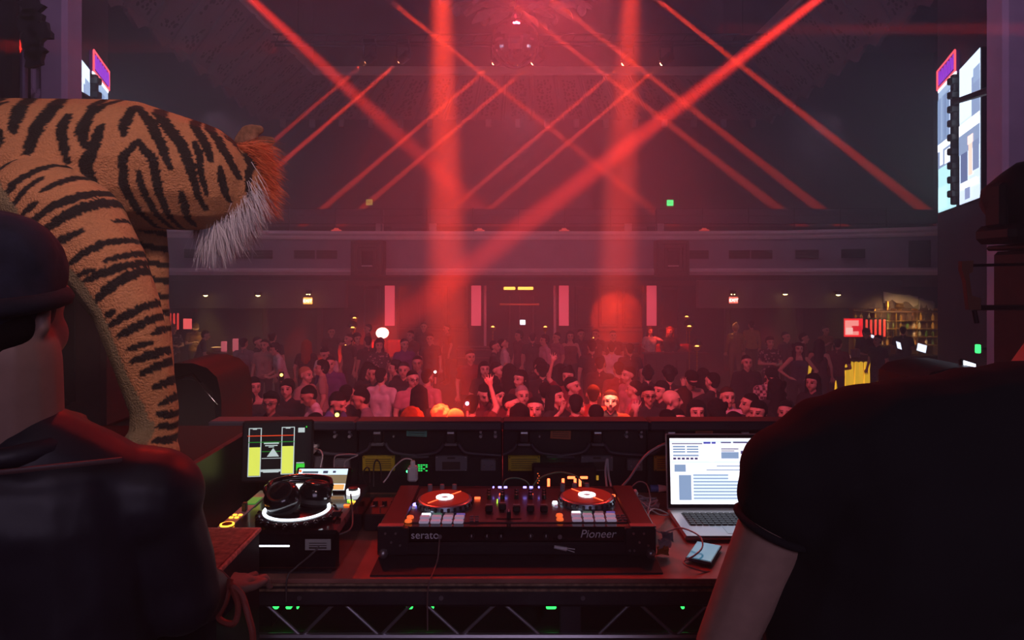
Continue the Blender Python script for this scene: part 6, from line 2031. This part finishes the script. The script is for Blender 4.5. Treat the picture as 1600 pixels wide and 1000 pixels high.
    (1306, 529, 'man in a dark red shirt leaning on the right bar', D(pose='lean', hair='crop', shirt=(96, 24, 34), yaw=140)),
    (1371, 524, 'bearded man in black sitting at the right bar', D(hair='crop', shirt=BK, yaw=-70)),
]
# guests keep an arm's breadth: neighbours that stand too close step forward or back along their line of sight
SPOT = []
for (x, yt, lab, kw) in CROWD:
    y_ = FPX * (CAM_Z - 1.757 * kw.get('h', 1.0)) / (yt - HORIZON)
    SPOT.append([(x - 800) / FPX, y_, y_])
for it in range(160):
    for i in range(len(SPOT)):
        for j in range(i):
            a, b_ = SPOT[i], SPOT[j]
            dx, dy = a[0] * a[1] - b_[0] * b_[1], a[1] - b_[1]
            d = math.hypot(dx, dy)
            if d < .46:
                st = (.46 - d) * .25 * (1 if dy >= 0 else -1)
                a[1] += st; b_[1] -= st
    for a in SPOT:
        a[1] += max(min(a[2] * .92 - a[1], .1), 0) + min(max(a[2] * 1.1 - a[1], -.1), 0)
for (x, yt, lab, kw), sp in zip(CROWD, SPOT):
    kw = dict(kw)
    kw['h'] = min(1.09, max(.9, (CAM_Z - (yt - HORIZON) * sp[1] / FPX) / 1.757))
    person(x, yt, lab, Y=sp[1], **kw)
# bar staff and guests at the back
person(1290, 512, 'barman with a red-lit head at the left end of the right bar', 'drink', 20, shirt=(150, 110, 60), Y=19.3, group='people at the bars')
person(1346, 508, 'barman in a black hat and vest leaning over the right bar', 'lean', 10, hair='cap', shirt=(40, 40, 40), sleeve='short', Y=18.9, group='people at the bars', skin=3)
person(1411, 515, 'barman in black with back turned at the till of the right bar', 'chest', 150, shirt=BK, Y=19.2, group='people at the bars')
person(271, 512, 'barmaid in a patterned top at the far left bar', 'chest', 40, hair='bun', hcol='fair', shirt=FLOR, Y=19.8, fem=True, group='people at the bars')
person(305, 514, 'barman in a pale cap behind the left bar', 'down', 30, hair='cap', hcol='fair', shirt=(150, 110, 60), Y=20.6, group='people at the bars')
person(309, 521, 'guest in black leaning on the left bar', 'lean', 120, shirt=BK, Y=18.0, group='people at the bars')

# bright little lights held up in the crowd
for (x, y, Y, col, lab) in ((680, 583, 11.0, (1, .95, .9), 'tiny white phone light in the crowd left of the broad beam'), (730, 633, 8.0, (.7, .6, 1), 'tiny violet phone light right of the blazing heads'),
                            (527, 651, 7.2, (1, .9, .1), 'tiny yellow light at the booth edge near the blue shirt'), (440, 588, 9.6, (1, .6, .1), 'tiny amber light among the guests at the left')):
    t = thing('phone', lab, 'phone', P(x, y, Y), group='phone lights in the crowd')
    MB().box((0, 0, 0), (.07, .01, .13), .004).build('phone_body', BLACK, t)
    MB().cyl((0, -.006, .02), (0, -.012, .02), .022, n=12).build('phone_lamp', mat('phone_lamp%d' % x, (1, 1, 1), .3, emit=col, power=5), t)
    MB().box((0, .015, -.1), (.03, .03, .16), .012).build('phone_grip', SKIN[0], t)

# ------------------------------------------------------------------ booths, lamps and bars at the back
SOFA = mat('red_velvet', (.3, .05, .04), .8, noise=.2, scale=6)
for (x0, x1, Y, lab) in ((1003, 1098, 20.3, 'red velvet sofa of the right booth behind a low panelled wall'), (560, 690, 21.6, 'red velvet sofa of the left booth catching the glow')):
    a, b_ = P(x0, 0, Y), P(x1, 0, Y)
    w_ = b_.x - a.x
    t = thing('booth_sofa', lab, 'sofa', ((a.x + b_.x) / 2, Y + .6, 0))
    MB().box((0, .1, .24), (w_ * .92, .7, .46), .05).build('seat_base', SOFA, t)
    n_ = max(2, round(w_ / .7))
    for k in range(n_):
        MB().box((-w_ * .46 + w_ * .92 * (k + .5) / n_, .42, .75), (w_ * .9 / n_, .2, .62), .06).build('back_cushion', SOFA, t)
    for s in (-1, 1):
        MB().box((s * w_ * .46, .1, .4), (.16, .7, .66), .05).build('armrest', SOFA, t)
    u = thing('booth_wall', 'low dark panelled wall in front of the %s booth sofa' % ('right' if x0 > 800 else 'left'), 'low wall', ((a.x + b_.x) / 2, Y - .35, 0))
    hh = .9 if x0 > 800 else .6
    MB().box((0, 0, hh / 2), (w_, .12, hh), .01).build('wall_core', WOODWALL, u)
    MB().box((0, 0, hh + .02), (w_ + .08, .3, .05), .015).build('ledge', mat('booth_ledge', (.2, .06, .05), .4), u)
    for k in range(n_ * 2):
        MB().box((-w_ / 2 + w_ * (k + .5) / (n_ * 2), -.07, hh / 2), (w_ / (n_ * 2) * .82, .03, hh * .7), .012).build('panel', WOODWALL, u)
person(1016, 519, 'woman in a white top sitting on the right booth sofa, arm stretched out', 'sitreach', 10, hair='long', hcol='brown', fem=True, shirt=(230, 200, 190), Y=20.75, base=.28, group='guests in the booths')
person(1047, 516, 'person in a black jacket sitting on the right booth sofa beside the white top', 'sit', -25, hair='wavy', hcol='red', shirt=BK, sleeve='jacket', Y=20.75, base=.28, group='guests in the booths')
# steps and bench fronts between the booths
for (x0, x1, Y, hh, lab) in ((715, 780, 21.0, 1.0, 'dark wooden stepped counter left of the middle doorway'), (895, 1000, 22.2, 1.0, 'dark wooden counter below the orange disc of light')):
    a, b_ = P(x0, 0, Y), P(x1, 0, Y)
    t = thing('side_counter', lab, 'counter', ((a.x + b_.x) / 2, Y, 0))
    w_ = b_.x - a.x
    MB().box((0, 0, hh / 2), (w_, .5, hh), .015).build('counter_body', WOODWALL, t)
    for k in range(4):
        MB().box((0, -.27, hh * (.2 + .24 * k)), (w_ + .04, .06, .05), .012).build('rail', mat('booth_ledge', (.2, .06, .05), .4), t)

GLOW = mat('gold_lamp_glow', (1, .6, .15), .4, emit=(1, .45, .08), power=5)


def goblet_lamp(x, y, Y, label, shade=True):
    c_ = P(x, y, Y)
    t = thing('gold_lamp', label, 'lamp', (c_.x, Y, 0), group='gold lamps of the booths')
    z = c_.z
    MB().lathe([(.12, 0), (.12, .02), (.03, .05), (.014, .1), (.014, z - .2), (.03, z - .18), (.014, z - .15)], n=12).build('stand', GOLD, t, 50)
    for q in range(3):
        MB().ball((0, 0, z - .3 - .12 * q), .026, 10, 8).build('bead', GOLD, t)
    MB().lathe([(.014, z - .15), (.07, z - .12), (.1, z - .05), (.11, z + .0), (.1, z + .0), (.06, z - .09), (0, z - .1)], n=14).build('bowl', GOLD, t, 50)
    MB().ball((0, 0, z - .02), .06, 10, 8).build('bulb', GLOW, t)
    if shade:
        MB().lathe([(.16, z + .04), (.15, z + .1), (.11, z + .17), (.04, z + .21), (0, z + .215)], n=16).build('shade', GLOSS, t, 50)
        MB().tube([(.1, 0, z), (.13, 0, z + .05)], .006, 5).build('shade_arm', GOLD, t)
    return t


for a in ((554, 497, 21.9, 'tall gold lamp with black shade at the left booth, upper of the pair'), (551, 512, 20.9, 'gold lamp with black shade at the left booth, lower of the pair'), (541, 540, 19.4, 'small gold lamp left of the curly-haired man'),
          (770, 511, 22.6, 'slim gold lamp left of the middle doorway', False), (852, 511, 22.6, 'slim gold lamp right of the middle doorway', False), (929, 528, 21.2, 'small gold lamp in front of the white-lit man at the back'),
          (1073, 495, 22.4, 'tall gold lamp with black shade at the right booth, upper of the pair'), (1077, 510, 19.72, 'gold lamp with black shade at the right booth, lower of the pair'), (1089, 541, 18.9, 'gold lamp standing at the right corner of the right booth wall')):
    goblet_lamp(*a)
# added glowing globe for the bright hit of the diagonal beam
c_ = P(596, 521, 21.1)
t = thing('hotspot_globe', 'added glowing globe as hot spot of the diagonal beam, left booth', 'lamp', (c_.x, 21.25, .62))
MB().lathe([(.12, 0), (.12, .02), (.03, .04), (.02, c_.z - .82)], n=12).build('globe_foot', GOLD, t)
MB().ball((0, 0, c_.z - .62), .2, 18, 12, (1, 1, .85)).build('globe', mat('hotspot_glow', (.95, .85, .8), .4, emit=(1, .55, .45), power=5), t)

# bars: counter with a back-lit golden pleated front
AMBER = mat('backlit_pleats', (.8, .5, .06), .6, emit=(1.0, .56, .03), power=.85)


def bar(x0, x1, Y, rot, label):
    a, b_ = P(x0, 0, Y), P(x1, 0, Y)
    w_ = b_.x - a.x
    t = thing('bar_counter', label, 'bar counter', ((a.x + b_.x) / 2, Y, 0), (0, 0, rot))
    MB().box((0, .3, .52), (w_, .5, 1.04), .01).build('counter_body', BLACKWALL, t)
    MB().box((0, .25, 1.08), (w_ + .1, .8, .07), .015).build('counter_top', mat('bar_top', (.06, .03, .025), .25), t)
    n_ = max(4, int(w_ / .12))
    for k in range(n_):
        x = -w_ / 2 + w_ * (k + .5) / n_
        MB().prism([(-w_ / n_ * .5, .06), (0, .1), (w_ / n_ * .5, .06), (w_ / n_ * .38, 1.0), (0, 1.02), (-w_ / n_ * .38, 1.0)], .06, Matrix.Translation((x, -.02 if k % 2 else .015, 0))).build('pleat', AMBER, t)
    MB().box((0, -.04, .04), (w_, .08, .08), .01).build('kick_rail', GOLD, t)
    return t


bar(1298, 1380, 17.2, 0, 'right bar counter with a back-lit golden pleated front')
bar(1262, 1296, 18.2, .1, 'short end of the right bar with a back-lit golden front')
bar(316, 384, 18.6, -.35, 'left bar counter with a back-lit golden pleated front')
# back bar on the right: shelving with bottles
sh = thing('back_bar_shelf', 'tall lit back bar shelving on the right', 'shelving', (P(1398, 0, 20.3).x, 20.3, 0))
SW = px(132, 20.3)
MB().box((0, .2, 1.1), (SW, .05, 2.2), .01).build('back_board', WOODWALL, sh)
for zz in (1.12, 1.36, 1.6, 1.84):
    MB().box((0, .05, zz), (SW, .26, .03), .006).build('shelf', GOLD, sh)
for k in range(5):
    MB().box((-SW / 2 + SW * k / 4, .05, 1.1), (.04, .28, 2.2), .008).build('upright', GOLD, sh)
MB().box((0, .05, 2.12), (SW, .3, .06), .01).build('cornice', WOODWALL, sh)
btl = MB().lathe([(.032, 0), (.036, .02), (.036, .11), (.03, .14), (.013, .16), (.012, .2), (.015, .205), (.015, .215), (0, .216)], n=10).mesh('bottle_glass', 40)
bcap = MB().lathe([(.014, .2), (.016, .2), (.016, .222), (0, .224)], n=8).mesh('bottle_cap')
blab = MB().lathe([(.0368, .045), (.0368, .095)], n=10, ring=False).mesh('bottle_label')
BCOL = [mat('bottle_amber', (.45, .2, .03), .12, emit=(1, .5, .1), power=.12), mat('bottle_clear', (.6, .6, .55), .1), mat('bottle_green', (.1, .25, .06), .12), mat('bottle_dark', (.08, .04, .03), .15)]
rb = random.Random(31)
NTH = ('first', 'second', 'third', 'fourth', 'fifth', 'sixth', 'seventh', 'eighth', 'ninth', 'tenth', 'eleventh', 'twelfth', 'thirteenth')
rows = ('bottom', 'second', 'third', 'top')
for zi, zz in enumerate((1.135, 1.375, 1.615, 1.855)):
    for k in range(13):
        x = -SW / 2 + .1 + (SW - .2) * k / 12 + rb.uniform(-.02, .02)
        ci = rb.randrange(4)
        t = thing('bottle', '%s bottle, %s from the left on the %s shelf of the right back bar' % (('amber', 'clear', 'green', 'dark')[ci], NTH[k], rows[zi]), 'bottle', (sh.location.x + x, 20.3 + .03, zz), group='%s bottles on the %s back bar shelf' % (('amber', 'clear', 'green', 'dark')[ci], rows[zi]))
        link('bottle_glass', btl, None, t)
        o = t.children[0]
        if not btl.materials:
            btl.materials.append(BCOL[0])
        own(o, BCOL[ci])
        link('bottle_cap', bcap, GOLD, t)
spot('bar_lamp', (sh.location.x, 19.2, 2.3), (sh.location.x, 20.4, 1.3), 120, 120, (1, .58, .2), .8, .1)
spot('bar_lamp', (P(330, 0, 19).x, 18.9, 2.1), (P(330, 0, 19).x, 19.4, 1.0), 110, 70, (1, .55, .2), .8, .1)
c_ = P(1334, 512, 20.2)
t = thing('bar_screen', 'bright pink-red video screen left of the back bar shelving', 'screen', (c_.x, 20.2, c_.z - .3))
MB().box((0, .03, .3), (.62, .05, .58), .01).build('bezel', BLACK, t)
p_ = picture([(0, 0, 1, 1, lin(255, 40, 46)), (.05, .1, .75, .9, lin(255, 150, 140)), (.4, .3, 1, .6, lin(220, 30, 40)), (.1, .15, .45, .5, lin(255, 190, 180))], .58, .54, .002).build('screen_image', attr_mat('bar_display', .3, 1.6), t, 0, loc=(0, 0, .03), recalc=False)
c_ = P(1362, 512, 20.25)
t = thing('red_light_panel', 'row of glowing red light bars beside the pink-red bar screen', 'light panel', (c_.x, 20.02, c_.z - .3))
MB().box((0, .05, .3), (.7, .04, .6), .01).build('panel_back', BLACK, t)
for k in range(5):
    MB().box((-.26 + .13 * k, .02, .3), (.06, .03, .5), .008).build('light_bar', mat('red_bar', (.8, .08, .06), .4, emit=(1, .06, .05), power=1.0), t)
for (x, y, w_, hh, Y, rz, lab) in ((1404, 540, 9, 12, 18.5, .3, 'slanted bright till tablet beside the barman in black'), (1440, 544, 13, 13, 18.2, -.3, 'bright white till tablet right of the barman in black'), (1363, 526, 5, 5, 17.4, 0, 'small glowing phone held over the right bar'), (1512, 571, 20, 8, 3.05, 0, 'flat lit tablet lying on the right monitor cabinet')):
    c_ = P(x, y, Y)
    t = thing('tablet', lab, 'tablet', c_, (-.5, .3, rz))
    MB().box((0, 0, 0), (px(w_, Y) + .02, .02, px(hh, Y) + .02), .005).build('tablet_body', BLACK, t)
    MB().box((0, -.012, 0), (px(w_, Y), .004, px(hh, Y)), .001).build('tablet_screen', mat('tablet_white', (.8, .85, 1), .3, emit=(.75, .82, 1), power=2.2), t)
    MB().cyl((0, .02, 0), (0, .0, -.26 if Y > 18 else (-.62 if Y > 10 else -.012)), .012, n=6).build('tablet_stand', BLACK, t)
for (x, y, r_, hh, lab) in ((1388, 496, .06, .28, 'slender gold vase on top of the back bar'), (1407, 496, .13, .22, 'wide gold bowl on top of the back bar')):
    c_ = P(x, y, 20.3)
    tag(MB().lathe([(r_ * .5, 0), (r_ * .35, .03), (r_, hh * .5), (r_ * .7, hh * .8), (r_ * .85, hh), (r_ * .7, hh * .97), (0, hh * .5)], n=16).build('gold_vase', GOLD, None, 50, loc=(c_.x, 20.35, 2.15)), lab, 'vase')
sv = thing('service_counter', 'low dark service counter under the till tablets of the right bar', 'counter', (P(1425, 0, 18.4).x, 18.45, 0))
MB().box((0, 0, .5), (px(80, 18.4), .4, 1.0), .01).build('counter_body', BLACKWALL, sv)
MB().box((0, 0, 1.02), (px(84, 18.4), .46, .05), .01).build('counter_top', mat('bar_top', (.06, .03, .025), .25), sv)
# glasses and shakers on the right bar, jars on the left bar
gl = MB().lathe([(.03, 0), (.035, .01), (.04, .2), (.036, .2), (.03, .02), (0, .015)], n=12)
glm = gl.mesh('steel_shaker', 40)
for k, (x, lab) in enumerate(((1333, 'left of three steel shakers on the right bar'), (1338, 'middle of three steel shakers on the right bar'), (1343, 'right of three steel shakers on the right bar'))):
    tag(link('shaker', glm, STEEL, None, (P(x, 0, 17.3).x, 17.35, 1.115)), lab, 'shaker')
PINKG = mat('pink_lit_glass', (.8, .3, .35), .2, emit=(1, .2, .25), power=.5)
for (x, hh, lab) in ((346, .26, 'small pink-lit candle jar on the left bar'), (365, .34, 'tall pink-lit candle jar on the left bar')):
    t = thing('candle_jar', lab, 'jar', (P(x, 0, 18.6).x, 18.75 - (x - 355) * .002, 1.115))
    MB().lathe([(.07, 0), (.075, .02), (.075, hh), (.068, hh), (.066, .03), (0, .02)], n=14).build('jar', PINKG, t, 50)
    MB().cyl((0, 0, .02), (0, 0, hh * .6), .03, n=10).build('candle', mat('candle_glow', (1, .9, .8), .4, emit=(1, .5, .4), power=1.5), t)
tag(MB().lathe([(.08, 0), (.16, .05), (.17, .1), (.16, .1), (.08, .03), (0, .02)], n=16).build('fruit_bowl', mat('pale_bowl', (.5, .45, .35), .4), None, 50, loc=(P(335, 0, 18.6).x, 18.8, 1.115)), 'pale bowl beside the candle jars on the left bar', 'bowl')
c_ = P(293, 506, 21.0)
t = thing('wall_screen', 'red glowing square screen above the left bar', 'screen', (c_.x, 21.0, c_.z - .17))
MB().box((0, .03, .17), (.3, .05, .36), .01).build('bezel', BLACK, t)
MB().box((0, -.0, .17), (.26, .012, .32), .004).build('screen', mat('red_screen', (.9, .2, .2), .3, emit=(1, .12, .12), power=1.3), t)
for k, x in enumerate((266, 272, 278)):
    tag(MB().box((0, 0, .25), (.05, .04, .5), .01).build('light_tube', mat('red_bar', (.8, .08, .06)), None, loc=(P(x, 0, 21).x, 21.0, P(0, 515, 21).z)), '%s of three short red light tubes at the far left bar' % ('left', 'middle', 'right')[k], 'light tube')
    MB().box((0, .03, -.9), (.03, .03, 1.6)).build('tube_post', DARKMETAL, bpy.data.objects['light_tube' if k == 0 else 'light_tube.%03d' % k])
# torn pale paper strips under the right bulkhead
for k, (x0, x1, y0) in enumerate(((1382, 1436, 457), (1438, 1462, 466))):
    a, b_ = P(x0, y0, 20.35), P(x1, y0 + 6, 20.35)
    rr = random.Random(k)
    top = [(a.x + (b_.x - a.x) * i / 8, a.z + (b_.z - a.z) * i / 8 + rr.uniform(-.03, .03)) for i in range(9)]
    bot = [(x, z - rr.uniform(.12, .34)) for x, z in reversed(top)]
    tag(MB().prism(top + bot, .03, Matrix.Translation((0, 20.4, 0))).build('torn_plaster', PLASTER), ('wide torn patch of pale plaster above the right bar', 'narrow torn patch of pale plaster above the right bar end')[k], 'plaster patch')

# ------------------------------------------------------------------ the two DJs, backs to the camera
# left: leather jacket and cap
LX, LY = P(22, 0, 1.07).x, 1.07
ml = thing('person', 'man in a dark leather jacket and knit cap seen from behind, lower left', 'person', (LX, LY, 1.45))


def L(x, y, Y):
    return P(x, y, Y) - ml.location


hc = L(-6, 496, 1.07)
Hm = Matrix.Translation(hc) @ Matrix.Rotation(math.radians(176), 4, 'Z') @ Matrix.Translation((0, 0, -1.63)) @ Matrix.Identity(4)
Hm = Hm @ Matrix.Translation((0, 0, 1.63)) @ Matrix.Scale(1.02, 4) @ Matrix.Translation((0, 0, -1.63))
c = xf(Hm, head_caps()) + [(L(20, 690, 1.06), .07, L(20, 560, 1.06), .066)]
shR, shL = L(232, 778, 1.14), L(-180, 770, 1.0)
elR, wrR = L(285, 930, 1.18), L(330, 930, 1.42)
elL, wrL = L(-240, 1000, 1.05), L(-150, 1040, 1.3)
tors = [(shL, .075, shR, .075), (L(-60, 800, 1.05), .12, L(100, 800, 1.1), .12), (L(-60, 1000, 1.05), .11, L(110, 1000, 1.1), .11), (L(-60, 1180, 1.05), .12, L(100, 1180, 1.1), .12)]
tors += [(tors[1][0], .12, tors[2][0], .11), (tors[1][2], .12, tors[2][2], .11), (tors[2][0], .11, tors[3][0], .12), (tors[2][2], .11, tors[3][2], .12), (L(60, 720, 1.07), .075, L(190, 770, 1.12), .065), (L(-20, 720, 1.06), .075, L(-150, 770, 1.02), .065)]
arms = [(shR, .06, elR, .048), (elR, .046, wrR, .032), (shL, .06, elL, .048), (elL, .046, wrL, .032)]
legs = []
for s in (-1, 1):
    h_ = L(20 + s * 95, 1200, 1.08); k_ = V((h_.x, h_.y + .03, .5)); a_ = V((h_.x, h_.y, .09))
    legs += [(h_, .09, k_, .06), (k_, .058, a_, .042), (a_, .04, a_ + V((0, .16, -.05)), .034)]
hands = hand(wrR, V((.3, 1, 0)), 1, True) + hand(wrL, V((.3, 1, 0)), -1, True)
me = fuse('body', c + [(a, r1 - .015, b_, r2 - .015) for a, r1, b_, r2 in tors] + arms + legs + hands, .0065, 4)
link('body', me, mat('dj_skin_shaded', (.3, .17, .14), .55, noise=.08, scale=40), ml)  # dim light on pale skin put into a darker base colour


def wrinkle(me_, amp, f, seed=0):
    vv = vcoords(me_)
    n_ = np.empty(len(me_.vertices) * 3); me_.vertices.foreach_get('normal', n_); n_ = n_.reshape(-1, 3)
    w_ = np.sin(vv[:, 0] * f + 2.2 * np.sin(vv[:, 2] * f * .6 + seed)) * np.sin(vv[:, 2] * f * .8 + 1.7 * np.sin(vv[:, 0] * f * .7 + seed) + vv[:, 1] * f * .5)
    vv = vv + n_ * (w_ * amp)[:, None]
    me_.vertices.foreach_set('co', vv.ravel())
    me_.update()
    return me_


LEATHER = mat('dark_leather', (.02, .02, .03), .5, noise=.3, scale=14, bump=.25, bscale=60)
jc = [(a, r1 + .012, b_, r2 + .012) for a, r1, b_, r2 in tors] + [(shR, .078, elR, .064), (elR, .062, wrR.lerp(elR, .12), .05), (shL, .078, elL, .064), (elL, .062, wrL.lerp(elL, .12), .05)]
jk = link('jacket', wrinkle(fuse('jacket', jc, .0075, 5), .0022, 30), LEATHER, ml)
col_ = []
for k in range(15):
    an = 2 * math.pi * k / 14
    col_.append(L(20, 655, 1.06) + V((.088 * math.cos(an), .092 * math.sin(an), -.03 + .012 * math.sin(an))))
MB().tube(col_, .016, 10).build('collar', LEATHER, jk, 60)
MB().tube([L(-180, 700, .98), L(0, 738, .93), L(190, 718, 1.03)], .004, 6).build('yoke_seam', mat('seam', (.12, .06, .06), .5), jk, 60)
MB().tube([wrR.lerp(elR, .15) + V((.05 * math.cos(a), .0, .05 * math.sin(a))) for a in np.linspace(0, 6.28, 13)], .008, 8).build('cuff', LEATHER, jk, 60)
link('trousers', fuse('trousers', [(a, r1 + .012, b_, r2 + .012) for a, r1, b_, r2 in legs if r2 > .035], .016, 3), cloth((22, 22, 30)), ml)
capw = fuse('cap', [(V((0, .012, 1.69)), .098, V((0, .0, 1.7)), .096), (V((0, .03, 1.66)), .093, V((0, .02, 1.66)), .095), (V((-.03, .02, 1.72)), .07, V((.03, .02, 1.72)), .07)], .006, 4)
cp = link('cap', capw, mat('navy_knit', (.02, .022, .045), .9, noise=.3, scale=30, bump=.5, bscale=120), ml)
cp.matrix_local = Hm
bd = MB().tube([(.1 * math.cos(a), .022 + .104 * math.sin(a), 1.655 - .012 * math.sin(a)) for a in np.linspace(0, 2 * math.pi, 33)], .014, 8).build('cap_band', mat('navy_knit_band', (.012, .013, .025), .9, bump=.5, bscale=120), cp, 60)
hr = link('hair', fuse('hair', [(V((0, .05, 1.63)), .077, V((0, .048, 1.575)), .058), (V((-.05, .04, 1.62)), .04, V((.05, .04, 1.62)), .04)], .008, 3), HAIRCOL['black'], ml)
hr.matrix_local = Hm

# right: broad man in a black T-shirt, leaning away to the right
RX, RY = .78, 1.1
mr = thing('person', 'broad man in a black T-shirt seen from behind with one bare arm down, lower right', 'person', (RX, RY, 1.45))


def R(x, y, Y):
    return P(x, y, Y) - mr.location


Hr = Matrix.Translation(R(1745, 395, 1.2)) @ Matrix.Rotation(math.radians(200), 4, 'Z') @ Matrix.Translation((0, 0, -1.63))
sl, sr = R(1246, 738, 1.08), R(1900, 690, 1.2)
el, wl = R(1128, 1015, 1.12), R(1140, 1040, 1.4)
er, wr_ = R(1990, 980, 1.2), R(1900, 960, 1.45)
tors = [(R(1366, 704, 1.07), .1, R(1840, 690, 1.18), .1), (R(1405, 810, 1.08), .16, R(1780, 800, 1.16), .16), (R(1360, 960, 1.1), .16, R(1760, 960, 1.16), .16), (R(1370, 1160, 1.12), .16, R(1750, 1160, 1.16), .16)]
tors += [(tors[0][0], .1, tors[1][0], .16), (tors[0][2], .1, tors[1][2], .16), (tors[1][0], .16, tors[2][0], .16), (tors[1][2], .16, tors[2][2], .16), (tors[2][0], .16, tors[3][0], .16), (tors[2][2], .16, tors[3][2], .16),
         (R(1385, 690, 1.07), .085, R(1600, 650, 1.12), .085), (R(1600, 650, 1.12), .085, R(1860, 680, 1.18), .085)]
arms = [(sl, .06, el, .044), (el, .043, wl, .036), (sr, .08, er, .052), (er, .05, wr_, .036)]
legs = []
for s in (-1, 1):
    h_ = V((.0 + s * .12, .05, .92)); k_ = V((s * .14, .06, .5)); a_ = V((s * .15, .02, .09))
    legs += [(h_, .11, k_, .068), (k_, .066, a_, .046), (a_, .042, a_ + V((0, .17, -.05)), .034)]
c = xf(Hr, head_caps()) + [(R(1640, 620, 1.15), .075, R(1725, 480, 1.2), .066)] + [(a, r1 - .015, b_, r2 - .015) for a, r1, b_, r2 in tors] + arms + legs + hand(wl, V((.2, 1, -.1)), 1, True) + hand(wr_, V((-.2, 1, 0)), -1, True)
link('body', fuse('body', c, .0065, 5), mat('dj_skin', (.5, .3, .24), .5, noise=.08, scale=40, bump=.08, bscale=300), mr)
slv = sl.lerp(el, .14)
sc = [(a, r1 + .008, b_, r2 + .008) for a, r1, b_, r2 in tors] + [(R(1300, 716, 1.08), .098, sl, .086), (sl, .086, slv, .076), (sr, .1, sr.lerp(er, .45), .075)]
ts = link('t_shirt', wrinkle(fuse('t_shirt', sc, .0085, 6), .004, 30, 1.0), mat('black_cotton', (.006, .006, .008), .9, bump=.2, bscale=200), mr)
d_ = (el - sl).normalized(); a1 = d_.cross(V((0, 1, 0))).normalized(); a2 = d_.cross(a1)
MB().tube([slv + d_ * .05 + (a1 * math.cos(t) + a2 * math.sin(t)) * .061 for t in np.linspace(0, 2 * math.pi, 25)], .006, 8).build('sleeve_hem', MATS['black_cotton'], ts, 60)
MB().tube([R(1640, 600, 1.15) + V((.085 * math.cos(t), .085 * math.sin(t), .01 * math.cos(t))) for t in np.linspace(0, 2 * math.pi, 25)], .014, 8).build('neck_band', MATS['black_cotton'], ts, 60)
link('trousers', fuse('trousers', [(a, r1 + .012, b_, r2 + .012) for a, r1, b_, r2 in legs if r2 > .036], .016, 3), cloth((18, 18, 24)), mr)
hr = link('hair', hair_mesh('crop'), None, mr)
hr.matrix_local = Hr
own(hr, HAIRCOL['black'])
